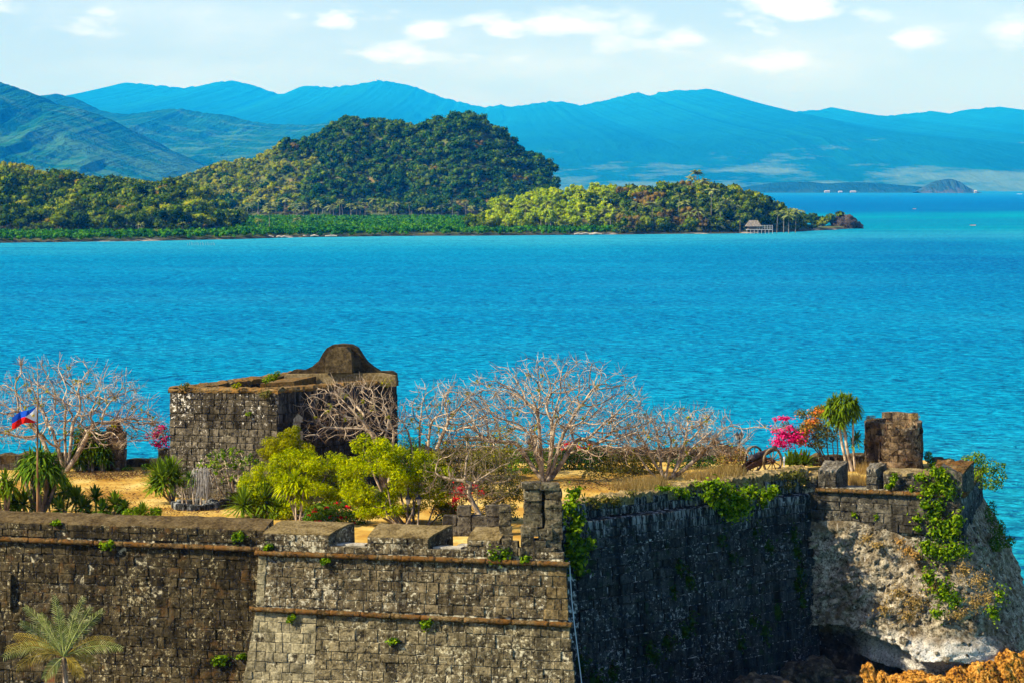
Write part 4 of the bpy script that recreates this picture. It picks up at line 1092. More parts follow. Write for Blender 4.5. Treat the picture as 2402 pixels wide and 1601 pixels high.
for i, (px, py, D, rx, ry, rz, lab) in enumerate((
        (2035, 1562, 116.4, .32, .4, .75, 'narrow orange rock pillar in the mouth of the dark hollow'),
        (2068, 1570, 116.2, .34, .4, .6, 'orange rock standing second from the dark hollow'),
        (2105, 1578, 116.0, .5, .5, .6, 'orange rock third from the dark hollow'),
        (2150, 1575, 115.8, .65, .6, .75, 'broad knobby orange rock under the left part of the white lip'),
        (2205, 1585, 115.5, .6, .6, .65, 'orange rock in the middle of the row at the foot of the corner bastion'),
        (2255, 1570, 115.7, .6, .6, .8, 'orange rock right of the middle of the row under the white lip'),
        (2305, 1560, 115.8, .65, .6, .95, 'tall orange rock below the right end of the white lip'),
        (2362, 1552, 116.2, .7, .7, 1.05, 'orange rock filling the bottom right corner'),
        (2410, 1545, 116.6, .7, .7, 1.0, 'orange rock cut by the right edge of the photo'),
        (2335, 1600, 114.9, .7, .6, .6, 'low orange rock in front of the tall ones at lower right'),
        (2240, 1612, 114.9, .7, .6, .5, 'low orange rock along the bottom edge, right of centre of the row'),
        (2165, 1615, 114.9, .7, .6, .5, 'low orange rock along the bottom edge below the white lip'))):
    boulder('orange_rock', P(px, py + 34, D), (rx * 1.35, ry * 1.2, rz * .95), 600 + i, M_ORANGE, lab, n=5, rough=.40)
g = N('black_rock'); n2 = g.noise(2.5, 6, .7)
M_BLACK = g.out(g.ramp(n2, [(.38, (.014, .010, .006)), (.54, (.06, .045, .026)), (.68, (.20, .15, .09))]), .95, g.bump(n2, 1, .2))
for i, (px, py, D, rx, ry, rz, lab) in enumerate((
        (1905, 1590, 117.2, 1.3, .9, .9, 'black rock in the shaded hollow beside the flank wall'),
        (1985, 1605, 116.6, 1.0, .8, .7, 'black rock in the hollow next to the orange pillar'),
        (1790, 1625, 112.5, 1.5, 1.0, .8, 'pale flecked rock at the foot of the dark flank wall'))):
    boulder('dark_rock', P(px, py, D), (rx, ry, rz), 640 + i, M_BLACK, lab)

# ------------------------------------------------------------------ stone house with a curved gable
HA, HB, HC = np.array([wx(398, 117.6), 117.6]), np.array([wx(651, 115.2), 115.2]), np.array([wx(931, 123.6), 123.6])
HD = HA + (HC - HB)
r_h = empty('stone_house', (HB[0], HB[1], TZ), 'roofless grey stone house with a curved gable and overgrown wall tops', 'house')
Wa, Wb_, Wc, Wd = Wall(HA, HB), Wall(HB, HC), Wall(HC, HD), Wall(HD, HA)
zA, zB, zC = wz(912, 117.6), wz(915, 115.2), wz(893, 123.6)
def hwall(w_, z0, z1, th=.7, e_=0):
    a_, c_ = e_, w_.L - e_
    k = [w_.p(a_, 0, 10.6), w_.p(c_, 0, 10.6), w_.p(c_, -th, 10.6), w_.p(a_, -th, 10.6), w_.p(a_, -.06, z0), w_.p(c_, -.06, z1), w_.p(c_, -th, z1), w_.p(a_, -th, z0)]
    b = MB(); b.add(k, BOXF); return fixn(b.build('wall', M_DMORT, r_h))
zD = zA + .15
for w_, a_, c_, e_ in ((Wa, zA, zB, .02), (Wb_, zB, zC, .14), (Wc, zC, zD, .02), (Wd, zD, zA, .16)): hwall(w_, a_, c_, .7, e_)
st = Stones(r_h)
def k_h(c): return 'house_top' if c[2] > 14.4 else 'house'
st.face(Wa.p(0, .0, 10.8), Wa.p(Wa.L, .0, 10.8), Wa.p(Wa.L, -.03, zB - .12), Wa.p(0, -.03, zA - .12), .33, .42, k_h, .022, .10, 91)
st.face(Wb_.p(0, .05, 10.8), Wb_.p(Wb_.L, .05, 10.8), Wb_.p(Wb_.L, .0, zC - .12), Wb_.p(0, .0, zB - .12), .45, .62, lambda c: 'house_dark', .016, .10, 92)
st.finish()
# overgrown wall tops, slightly overhanging, broken outline
M_HTOP = top_mat('mossy_wall_top', (.045, .032, .012), (.125, .085, .034), (.24, .17, .075), (.20, .10, .022))
q = np.random.default_rng(31)
for w_, a_, c_, th in ((Wa, zA, zB, .75), (Wb_, zB, zC, .8), (Wc, zC, zD, .75), (Wd, zD, zA, .75)):
    n = int(w_.L * 5); rows = []
    for i in range(n):
        s = -.05 + (w_.L + .1) * i / (n - 1); z = a_ + (c_ - a_) * i / (n - 1); e = q.normal(0, .025, 6)
        rows += [w_.p(s, .04 + e[0], z - .14 + e[1]), w_.p(s, .08 + e[2], z - .02 + e[3]), w_.p(s, -.05, z + .09 + e[4]), w_.p(s, -th * .6, z + .12 + e[5]), w_.p(s, -th - .02, z + .02 + e[1]), w_.p(s, -th, z - .2)]
    b = MB(); b.add(rows, grid_faces(n, 6)); fixn(b.build('wall_top', M_HTOP, r_h))
# raised slab of the ruined vault behind the top, then the curved gable on the far wall
def gable(pts_px, D, th, name, mat, dvec):
    """flat shape traced at distance D, given thickness th along dvec"""
    pts = np.array([np.array(P(px, py, D)) for px, py in pts_px]); n = len(pts)
    d = np.array(dvec) * th; b = MB(); V = np.concatenate([pts, pts + d])
    b.add(V, [tuple(range(n)), tuple(range(n, 2 * n))[::-1]] + [(i, n + i, n + (i + 1) % n, (i + 1) % n) for i in range(n)])
    return fixn(b.build(name, mat, r_h))
M_GAB = stone_mat('gable_render', (.030, .021, .009), (.085, .060, .027), (.20, .155, .08), .60, .1, .6, (.13, .075, .022), .62)
M_GSIDE = top_mat('gable_ledge', (.11, .075, .03), (.22, .16, .07), (.32, .25, .13))
Dg_ = 122.6
gable([(664, 905), (666, 880), (690, 866), (712, 868), (733, 858), (748, 845), (757, 828), (766, 816), (780, 808), (800, 806), (822, 808), (836, 816), (846, 832), (857, 848), (872, 860), (888, 870), (916, 870), (926, 876), (929, 905)], Dg_, .55, 'gable', M_GAB, (.2, .98, 0))
gable([(664, 905), (668, 877), (890, 874), (927, 880), (929, 905)], Dg_ - .35, .30, 'ledge', M_GSIDE, (.2, .98, 0))
gable([(762, 874), (764, 838), (772, 822), (786, 814), (812, 814), (823, 828), (825, 850), (825, 874)], Dg_ - .55, .5, 'buttress', M_GAB, (.2, .98, 0))
b = MB(); hv = [np.array(P(610, 899, 119.5)), np.array(P(690, 893, 119.8)), np.array(P(690, 914, 119.8)), np.array(P(610, 914, 119.5))]
hv2 = [p + np.array([.9, 2.4, .06]) for p in hv]
b.add(hv + hv2, [(0, 1, 2, 3), (4, 7, 6, 5), (0, 4, 5, 1), (1, 5, 6, 2), (2, 6, 7, 3), (3, 7, 4, 0)]); fixn(b.build('vault_slab', M_HTOP, r_h))
# narrow blocked window on the shaded side
s0 = 1.15
b = MB(); b.add([Wb_.p(s0, .07, 13.3), Wb_.p(s0 + .75, .07, 13.3), Wb_.p(s0 + .75, .07, 14.9), Wb_.p(s0 + .37, .07, 15.15), Wb_.p(s0, .07, 14.9)] + [Wb_.p(s0, -.1, 13.3), Wb_.p(s0 + .75, -.1, 13.3), Wb_.p(s0 + .75, -.1, 14.9), Wb_.p(s0 + .37, -.1, 15.15), Wb_.p(s0, -.1, 14.9)], [(0, 1, 2, 3, 4)] + [(i, 5 + i, 5 + (i + 1) % 5, (i + 1) % 5) for i in range(5)])
fixn(b.build('blocked_window', M_SLAB, r_h))
# low rubble footing in front of the sunlit side
D = 113.6; base = (wx(585, D), D, TZ)
pile('footing_ruin', base, [(-1.2 + .5 * i, .1 * (i % 2), .34 * j, .48, .5, .34, .05 * i) for i in range(4) for j in range(1 + (i > 0))], 'ruin', 'low pale rubble footing below the sunlit side of the house', 'rubble')

# ------------------------------------------------------------------ walls on the seaward edge
def lowwall(px0, D0, px1, D1, ztop, label, seed, th=.6, key='corner', rag=.06):
    w_ = Wall((wx(px0, D0), D0), (wx(px1, D1), D1)); r = empty('sea_wall', w_.p(w_.L / 2, 0, TZ), label, 'wall')
    n = max(4, int(w_.L * 3)); q = np.random.default_rng(seed); rows = []
    for i in range(n):
        s = w_.L * i / (n - 1); z = ztop + q.normal(0, rag)
        rows += [w_.p(s, 0, 9.8), w_.p(s, 0, z - .05), w_.p(s, -.1, z), w_.p(s, -th, z + q.normal(0, rag * .5)), w_.p(s, -th, 9.0)]
    b = MB(); b.add(rows, grid_faces(n, 5)); e0 = rows[:5]; e1 = rows[-5:]
    b.add(e0, [(0, 1, 2, 3, 4)]); b.add(e1, [(4, 3, 2, 1, 0)]); fixn(b.build('core', M_TOP, r))
    s = Stones(r); s.face(w_.p(0, .0, 10.95), w_.p(w_.L, .0, 10.95), w_.p(w_.L, .0, ztop - .06), w_.p(0, .0, ztop - .06), .36, .7, key, .02, .09, seed); s.finish()
    return r
lowwall(-40, 128.4, 240, 129.6, wz(1063, 129), 'dark stone wall on the sea edge behind the left bare tree', 61)
lowwall(296, 129.8, 384, 130, wz(1073, 130), 'low dark sea wall in the gap between the ruined gate pillar and the house', 62)
lowwall(372, 129.2, 420, 129.4, wz(1052, 129.3), 'dark stub of wall at the left edge of the house', 65)
lowwall(935, 131.6, 1750, 132.6, 11.75, 'low wall along the sea edge behind the middle trees', 63)
lowwall(1896, 130.4, 2030, 131.6, wz(1066, 131), 'sunlit low wall between the tall dracaena and the round watchtower', 64, key='ruin')
# ruined gate pillar at left
D = 128.6; base = (wx(272, D), D, TZ)
blk = []
for (x0, x1), ys in (((262, 295), (1012, 1030, 1052, 1076, 1100, 1116)), ((249, 262), (1008, 1034, 1062, 1090, 1116)), ((252, 286), (1000, 1011)), ((262, 280), (990, 999))):
    blk += col(x0, x1, ys, D, .75)
pile('gate_pillar', base, blk, 'tower', 'crumbling stone gate pillar right of the left bare tree, sea behind', 'ruin')
D = 128.9; base = (wx(222, D), D, TZ)
blk = col(176, 210, (1028, 1058, 1088, 1116), D, .7) + col(211, 246, (1012, 1040, 1072, 1116), D, .7)
pile('overgrown_wall', base, blk, 'flank', 'dark overgrown wall stub left of the crumbling gate pillar', 'ruin')

# ------------------------------------------------------------------ round watchtower ruin
TD = 129.6; tc = np.array([wx(2096, TD), TD]); TR = (2163 - 2029) / 2 / F * TD
r_t = empty('watchtower', (tc[0], tc[1], TZ), 'round ruined stone watchtower with a doorway and broken top', 'tower')
def arc(a, r, z): return np.array([tc[0] + r * math.cos(a), tc[1] + r * math.sin(a), z])
nst = 22; q = np.random.default_rng(8); z = TZ - .2; course = 0; ztops = {}
prof_top = {}
def tower_top(a):
    """height of the broken rim round the tower; a = -90 deg faces the viewer"""
    d = math.degrees((a + 2 * math.pi) % (2 * math.pi))
    return float(np.interp(d, [0, 20, 60, 100, 112, 140, 180, 262, 276, 300, 312, 330, 360], [13.55, 13.75, 13.98, 13.98, 13.6, 13.55, 13.55, 13.55, 13.2, 13.2, 13.55, 13.55, 13.55]))
hs = [.36, .34, .36, .32, .36, .33, .34, .32, .34, .3, .3]
for ci, hh in enumerate(hs):
    off = q.uniform(0, 1)
    for k in range(nst):
        a0 = (k + off) * 2 * math.pi / nst; a1 = a0 + 2 * math.pi / nst * .97; am = (a0 + a1) / 2
        dg = (math.degrees(am) % 360)
        if z + hh * .55 > tower_top(am): continue
        if 198 < dg < 232 and TZ - .3 < z < 12.5: continue                       # the doorway
        if ci == 6 and (k % 6 == 1) and dg > 200: continue                       # putlog holes
        r1, r0 = TR * q.uniform(.985, 1.015) * (1.02 - .012 * ci / 4), TR * .76
        v = np.array([arc(a0, r0, z), arc(a1, r0, z), arc(a1, r1, z), arc(a0, r1, z), arc(a0, r0, z + hh - .012), arc(a1, r0, z + hh - .012), arc(a1, r1, z + hh - .012), arc(a0, r1, z + hh - .012), arc(am, r1 * 1.012, z + hh / 2)])
        v = v + q.uniform(-.03, .03, v.shape)
        b = MB(); b.add(v, [(0, 1, 2, 3), (4, 7, 6, 5), (0, 4, 5, 1), (1, 5, 6, 2), (3, 0, 4, 7), (2, 6, 8), (6, 7, 8), (7, 3, 8), (3, 2, 8)])
        b.build('stone', ST['tower'], r_t)
    z += hh
b = MB(); n = 26; V = []
for k in range(n):
    a = k * 2 * math.pi / n
    t_ = min(tower_top(a) - .1, 13.6)
    V += [arc(a, TR * .93, TZ - .3), arc(a, TR * .93, t_), arc(a, TR * .78, t_), arc(a, TR * .78, TZ - .3)]
fs = []
for k in range(n):
    a_ = (math.degrees((k + .5) * 2 * math.pi / n) % 360)
    if 199 < a_ < 231: continue
    m = (k + 1) % n
    fs += [(k * 4 + j, m * 4 + j, m * 4 + j + 1, k * 4 + j + 1) for j in range(3)]
b.add(V, fs); b.build('core', M_DMORT, r_t)
# reveals and dark inner floor of the doorway
for a_ in (math.radians(199), math.radians(231)):
    b = MB(); t_ = np.array([-math.sin(a_), math.cos(a_), 0]) * .05
    v = np.array([arc(a_, TR * .99, TZ - .2) - t_, arc(a_, TR * .99, TZ - .2) + t_, arc(a_, TR * .5, TZ - .2) + t_, arc(a_, TR * .5, TZ - .2) - t_, arc(a_, TR * .99, 12.6) - t_, arc(a_, TR * .99, 12.6) + t_, arc(a_, TR * .5, 12.6) + t_, arc(a_, TR * .5, 12.6) - t_]); b.add(v, BOXF); fixn(b.build('door_jamb', ST['tower'], r_t))
b = MB(); v = [arc(math.radians(198 + 34 * i / 6), TR * rr_, zz_) for rr_ in (1.0, .55) for zz_ in (12.5, 12.72) for i in range(7)]
b.add(v, [(i, i + 1, 8 + i, 7 + i) for i in range(6)] + [(14 + i, 21 + i, 22 + i, 15 + i) for i in range(6)] + [(i, 14 + i, 15 + i, i + 1) for i in range(6)] + [(7 + i, 8 + i, 22 + i, 21 + i) for i in range(6)]); fixn(b.build('lintel', ST['tower'], r_t))

# ------------------------------------------------------------------ cannon on its carriage
M_IRON = (lambda g: g.out(g.ramp(g.noise(9, 4), [(.35, (.014, .008, .008)), (.65, (.045, .026, .022))]), .55, None, .4))(N('gun_iron'))
M_WOOD = (lambda g: g.out(g.ramp(g.noise(7, 4, stretch=(1, 1, 3)), [(.35, (.05, .02, .008)), (.65, (.14, .062, .022))]), .7))(N('carriage_wood'))
M_RIM = (lambda g: g.out(g.ramp(g.noise(6, 4), [(.35, (.10, .06, .025)), (.65, (.26, .18, .085))]), .7))(N('wheel_wood'))
CD = 126.6; wc = np.array(P(1812, 1074, CD)); RW = .70
ax = np.array([-.64, .76, 0]); ax /= np.linalg.norm(ax); fw = np.array([.76, .64, 0]); fw /= np.linalg.norm(fw); up = np.array([0, 0, 1.])
gun_z = TZ + RW; near = np.array([wc[0], wc[1], gun_z]); far = near + ax * 1.35; mid = (near + far) / 2
r_g = empty('cannon', (mid[0], mid[1], TZ), 'old iron cannon on a two-wheeled wooden carriage at the sea edge', 'cannon')
def lathe(c, d, prof, n=16):
    d = np.array(d) / np.linalg.norm(d); a = np.cross(d, [0, 0, 1.]); a /= np.linalg.norm(a); b_ = np.cross(a, d); an = np.arange(n) * 2 * np.pi / n
    V = np.concatenate([np.asarray(c) + d * t + r * (np.cos(an)[:, None] * a + np.sin(an)[:, None] * b_) for t, r in prof])
    m = len(prof); f = [(i * n + j, (i + 1) * n + j, (i + 1) * n + (j + 1) % n, i * n + (j + 1) % n) for i in range(m - 1) for j in range(n)]
    return V, f + [tuple(range(n)), tuple((m - 1) * n + j for j in range(n))[::-1]]
for c0 in (near, far):
    wr = empty('wheel', c0 - np.array(world_loc(r_g))); wr.parent = r_g
    n = 36; V = []
    for k in range(n):
        a = 2 * math.pi * k / n; rad = fw * math.cos(a) + up * math.sin(a)
        for rr, oo in ((RW, -.055), (RW, .055), (RW - .085, .05), (RW - .085, -.05)): V.append(c0 + rad * rr + ax * oo)
    fs = [(k * 4 + j, ((k + 1) % n) * 4 + j, ((k + 1) % n) * 4 + (j + 1) % 4, k * 4 + (j + 1) % 4) for k in range(n) for j in range(4)]
    b = MB(); b.add(V, fs); fixn(b.build('rim', M_RIM, wr, True))
    b = MB(); b.add(*lathe(c0 - ax * .16, ax, [(0, .06), (.03, .10), (.16, .12), (.29, .10), (.32, .06)], 12)); fixn(b.build('hub', M_WOOD, wr))
    for k in range(10):
        a = 2 * math.pi * (k + .3) / 10; rad = fw * math.cos(a) + up * math.sin(a)
        b = MB(); b.add(*tube([c0 + rad * .09, c0 + rad * (RW - .06)], [.034, .026], 5)); b.build('spoke', M_RIM, wr)
elev = np.array([fw[0] * .97, fw[1] * .97, .24]); elev /= np.linalg.norm(elev)
bc = mid + up * .34 - elev * .95
b = MB(); b.add(*lathe(bc, elev, [(-.16, .03), (-.12, .055), (-.06, .03), (-.02, .10), (0, .185), (.10, .19), (.12, .215), (.16, .215), (.18, .185), (.5, .178), (.52, .195), (.56, .195), (.58, .172), (1.15, .15), (1.17, .165), (1.21, .165), (1.23, .145), (1.75, .118), (1.85, .16), (1.90, .155), (1.91, .07), (1.6, .06)], 18)); fixn(b.build('barrel', M_IRON, r_g, True))
b = MB(); b.add(*lathe(near + ax * .05, ax, [(0, .05), (1.25, .05)], 8)); fixn(b.build('axle', M_WOOD, r_g))
for sgn in (-1, 1):
    o_ = ax * .2 * sgn; V = []
    for t, zt_, zb_ in ((.45, .12, -.22), (-.3, .14, -.22), (-1.0, -.05, -.34), (-2.0, -.48, -.66)):
        for zz_ in (zt_, zb_):
            for oo in (-.045, .045): V.append(mid + fw * t + up * zz_ + o_ + ax * oo)
    fs = []
    for i in range(3):
        k = i * 4; fs += [(k, k + 1, k + 5, k + 4), (k + 2, k + 6, k + 7, k + 3), (k, k + 4, k + 6, k + 2), (k + 1, k + 3, k + 7, k + 5)]
    fs += [(0, 2, 3, 1), (12, 13, 15, 14)]
    b = MB(); b.add(V, fs); fixn(b.build('cheek', M_WOOD, r_g))
b = MB(); b.add(*tube([mid - fw * 1.95 - up * .56, mid - fw * 2.25 - up * .55], .07, 7)); b.build('trail_end', M_WOOD, r_g)
# white marker stake beside the wheel
M_WPAINT = N('white_paint').out((.75, .74, .70), .6)
q0 = P(1839, 1098, 126.0)
b = MB(); b.add(box(q0[0] - .03, q0[0] + .03, q0[1] - .03, q0[1] + .03, TZ - .1, wz(1070, 126)), BOXF)
tag(b.build('marker_post', M_WPAINT), 'short white stake standing right beside the cannon wheel', 'post')

# ------------------------------------------------------------------ lamp posts, flag
M_LAMP = N('black_lamp_iron').out((.018, .016, .015), .5, None, .4)
M_GLASS = N('lamp_glass').out((.28, .27, .24), .2, None, .5)
def lamp(px, D, ytop, label, arms=2, rz=0.0, z0=TZ):
    X = wx(px, D); zt_ = wz(ytop, D); r = empty('street_lamp', (X, D, z0), label, 'lamp')
    b = MB(); b.add(*lathe((X, D, z0 - .1), (0, 0.001, 1), [(0, .10), (.25, .10), (.3, .06), (zt_ - z0 - .35, .04), (zt_ - z0 - .25, .055), (zt_ - z0 - .1, .03)], 8)); b.build('post', M_LAMP, r)
    for k in range(arms):
        sg = -1 if k == 0 else 1
        if arms == 1: sg = 0
        dx, dy = sg * .24 * math.cos(rz), sg * .24 * math.sin(rz); zl = zt_ - .42 if arms > 1 else zt_ - .2
        lr = empty('lantern', (dx, dy, zl - z0)); lr.parent = r
        if sg:
            b = MB(); b.add(*tube([(X, D, zl - .12), (X + dx * .6, D + dy * .6, zl - .2), (X + dx, D + dy, zl)], .018, 5)); b.build('arm', M_LAMP, lr)
        b = MB(); b.add(*lathe((X + dx, D + dy, zl), (0, 0.001, 1), [(0, .05), (.02, .065), (.24, .12), (.25, .03)], 6)); b.build('glass', M_GLASS, lr)
        b = MB(); b.add(*lathe((X + dx, D + dy, zl + .245), (0, 0.001, 1), [(0, .15), (.03, .14), (.12, .05), (.2, .015)], 6)); b.build('cap', M_LAMP, lr)
    return r
lamp(73, 111.5, 1118, 'black two-lantern lamp post left of the flagpole')
lamp(970, 106.8, 1160, 'black two-lantern lamp post under the bright green feathery tree')
lamp(1734, 129.0, 1011, 'slim black lamp post against the sea left of the cannon', 2, 1.0)
FD = 108.4; fx = wx(88, FD)
M_RUST = (lambda g: g.out(g.ramp(g.noise(5, 4, stretch=(1, 1, .4)), [(.35, (.12, .055, .02)), (.65, (.30, .17, .07))]), .8))(N('rusty_pole'))
b = MB(); b.add(*tube([(fx, FD, TZ - .3), (fx, FD, wz(1070, FD)), (fx, FD, wz(938, FD))], [.05, .042, .03], 8))
r_p = b.build('flagpole', M_RUST); tag(r_p, 'tall thin rusty flagpole behind the left parapet', 'flagpole')
fr = empty('flag', (fx, FD, wz(970, FD)), 'blue, white and red flag with a yellow sun flying to the left', 'flag')
def fab(name, col): return (lambda g: g.out(col + (1,), transl=.35))(N(name))
FM = {'white_field': fab('flag_white', (.80, .80, .78)), 'blue_stripe': fab('flag_blue', (.012, .07, .42)), 'red_stripe': fab('flag_red', (.68, .018, .012)), 'sun': fab('flag_yellow', (.75, .52, .04))}
nu, nv = 64, 40
def fpt(s, t):
    """s: hoist to fly, t: bottom to top"""
    x_ = 88 - 60 * s ** .95
    yt = 951 + 26 * s ** 1.1 + 2.5 * math.sin(7 * s); yb = 989 + 15 * s ** 1.6 + 3.0 * math.sin(8 * s + .8) * s ** .5
    y_ = yb + (yt - yb) * t
    D_ = FD + .16 * math.sin(9 * s + 1.8 * t) * min(1, s * 2.5) - .35 * s
    p = P(x_, y_, D_); return np.array(p)
G = [[fpt(i / nu, j / nv) for j in range(nv + 1)] for i in range(nu + 1)]
bs = {k: MB() for k in FM}
for i in range(nu):
    for j in range(nv):
        s, t = (i + .5) / nu, (j + .5) / nv
        tri = s < .46 * (1 - abs(2 * t - 1))
        d = math.hypot((s - .155) * 2, t - .5); an = math.atan2(t - .5, (s - .155) * 2)
        sun_ = tri and (d < .085 or (d < .16 and math.cos(8 * an) > .55))
        star = tri and any(math.hypot((s - a) * 2, t - c_) < .035 for a, c_ in ((.035, .86), (.035, .14), (.40, .5)))
        k = 'sun' if sun_ or star else 'white_field' if tri else 'blue_stripe' if t > .5 else 'red_stripe'
        bs[k].add([G[i][j], G[i + 1][j], G[i + 1][j + 1], G[i][j + 1]], [(0, 1, 2, 3)])
for k, b in bs.items(): b.build(k, FM[k], fr)

# ------------------------------------------------------------------ bottom left: brown panel and concrete balustrade
M_BROWN = (lambda g: g.out(g.ramp(g.noise(14, 4), [(.35, (.12, .04, .014)), (.65, (.24, .095, .034))]), .75))(N('rusty_panel'))
M_BRFR = N('panel_frame').out((.20, .13, .05), .7)
D = 95.2; x0, x1, z1 = wx(105, D), wx(130, D), wz(1561, D)
r = empty('rusty_panel_sign', ((x0 + x1) / 2, D, 5), 'small rusty brown panel standing beside the palm trunk at lower left', 'sign')
b = MB(); b.add(box(x0 + .03, x1 - .03, D - .02, D + .03, z1 - .62, z1 - .03), BOXF); b.build('panel', M_BROWN, r)
b = MB()
for (a_, c_, e_, h_) in ((x0, x0 + .03, z1 - .65, z1), (x1 - .03, x1, z1 - .65, z1), (x0 + .03, x1 - .03, z1 - .03, z1), (x0 + .03, x1 - .03, z1 - .65, z1 - .62)): b.add(box(a_, c_, D - .04, D + .04, e_, h_), BOXF)
b.build('frame', M_BRFR, r)
for xx in (x0 + .06, x1 - .1):
    b = MB(); b.add(box(xx, xx + .04, D + .03, D + .07, 4.8, z1 - .1), BOXF); b.build('leg', M_BRFR, r)
M_CONC = ST['ruin']
D = 95.0
r = empty('balustrade', (wx(8, D), D, 5), 'mossy concrete balustrade fragment in the bottom left corner', 'balustrade')
zr = wz(1551, D)
b = MB(); b.add(*rough_block((wx(2, D), D, zr - .24), wx(26, D) - wx(-22, D), .3, .24, 5, 0, .02)); fixn(b.build('rail', M_CONC, r))
for px_, w_ in ((-14, 10), (5, 9), (19, 6)):
    b = MB(); b.add(*rough_block((wx(px_, D), D, 4.9), wx(px_ + w_, D) - wx(px_, D), .22, zr - .24 - 4.9, 27 + px_, 0, .02)); fixn(b.build('baluster', M_CONC, r))
b = MB(); b.add(*rough_block((wx(0, D), D + .1, zr), wx(12, D) - wx(-10, D), .25, wz(1490, D) - zr, 9, 0, .03)); fixn(b.build('post', M_CONC, r))
# stone kerb ring with dry plants, on the dirt
D = Dg(1192); pc = np.array([wx(459, D), D])
r = empty('planter_ring', (pc[0], pc[1], TZ), 'low ring of dark stones on the dirt holding a dried pale plant', 'planter')
q = np.random.default_rng(4)
for k in range(15):
    a = k * 2 * math.pi / 15; x_, y_ = pc[0] + .95 * math.cos(a), pc[1] + .95 * math.sin(a)
    b = MB(); b.add(*rough_block((x_, y_, TZ - .05), .42, .3, .3 + q.uniform(0, .1), 700 + k, a + math.pi / 2, .05)); fixn(b.build('stone', ST['flank'], r))
# broken blocks near the tower
D = 129.8
pile('fallen_block', (wx(2200, D), D, TZ), [(0, 0, -.1, .5, .45, .62, .2), (.55, .2, -.1, .6, .5, .5, .5), (1.0, .1, -.15, .5, .5, .35, .1)], 'corner', 'few broken blocks at the right foot of the round watchtower', 'rubble')
# ================================================================== PLANTS: materials
def leafm(name, cols, transl=.32):
    g = N(name); k = len(cols)
    f = g.math('ADD', g.math('MULTIPLY', g.island(), .55), g.math('MULTIPLY', g.math('SUBTRACT', g.noise(2.2, 4, .6), .28), 1.0))
    return g.out(g.ramp(f, [(.12 + .8 * i / (k - 1), cols[i]) for i in range(k)]), transl=transl)
L_FEATHER = leafm('feathery_leaf', [(.06, .11, .001), (.24, .31, .001), (.46, .48, .002), (.62, .56, .003)], .35)
L_FEATHER2 = leafm('feathery_gold_leaf', [(.10, .13, .002), (.28, .28, .002), (.44, .38, .004)], .4)
L_GREEN = leafm('green_leaf', [(.018, .060, .006), (.05, .12, .008), (.11, .20, .012), (.17, .26, .02)], .3)
L_DARK = leafm('dark_leaf', [(.010, .030, .006), (.025, .062, .010), (.06, .11, .014)], .2)
L_VINE = leafm('vine_leaf', [(.015, .045, .002), (.06, .13, .003), (.19, .29, .006), (.36, .42, .010)], .36)
L_SHADE = leafm('wall_creeper_leaf', [(.014, .035, .005), (.03, .065, .008), (.06, .10, .012)], .25)
L_OLIVE = leafm('olive_leaf', [(.05, .055, .012), (.10, .10, .018), (.17, .15, .025), (.22, .13, .03)], .3)
L_YUCCA = leafm('yucca_leaf', [(.016, .05, .006), (.05, .11, .008), (.13, .21, .012), (.22, .28, .02)], .22)
L_YUCCAY = leafm('light_green_yucca_leaf', [(.05, .10, .006), (.13, .20, .008), (.26, .33, .012)], .28)  # lighter green leaf tone, a colour of these plants
L_DRY = leafm('dry_grass', [(.20, .12, .03), (.34, .22, .06), (.46, .33, .12)], .25)
L_PALE = leafm('pale_dead_frond', [(.28, .26, .22), (.42, .40, .36), (.56, .54, .50)], .2)
L_PALM = leafm('palm_frond', [(.10, .14, .03), (.22, .27, .06), (.38, .42, .13), (.50, .50, .22)], .3)
L_PALMY = leafm('yellow_palm_frond', [(.16, .12, .02), (.34, .25, .04), (.46, .36, .08)], .3)
B_PINK = leafm('magenta_bract', [(.55, .010, .10), (.75, .015, .16), (.85, .05, .28)], .35)
B_RED = leafm('red_bract', [(.50, .010, .02), (.75, .018, .03), (.85, .06, .06)], .35)
B_ORANGE = leafm('orange_bract', [(.50, .09, .02), (.70, .18, .03), (.55, .28, .03), (.22, .22, .02)], .35)
g = N('pale_bark'); nn = g.noise(5, 5, .65, stretch=(1, 1, .5))
B_BARE = g.out(g.ramp(nn, [(.38, (.11, .075, .045)), (.5, (.31, .235, .15)), (.62, (.52, .41, .28))]), .9, g.bump(nn, .5, .03), .1)
g = N('brown_bark'); nn = g.noise(5, 5, .65, stretch=(1, 1, .5))
B_BROWN = g.out(g.ramp(nn, [(.36, (.06, .04, .022)), (.5, (.16, .115, .07)), (.64, (.30, .23, .15))]), .9, g.bump(nn, .5, .03), .1)
g = N('reddish_twig')
B_TWIG = g.out(g.ramp(g.island(), [(.1, (.12, .07, .04)), (.5, (.33, .235, .145)), (.9, (.50, .39, .26))]), .9, None, .1)

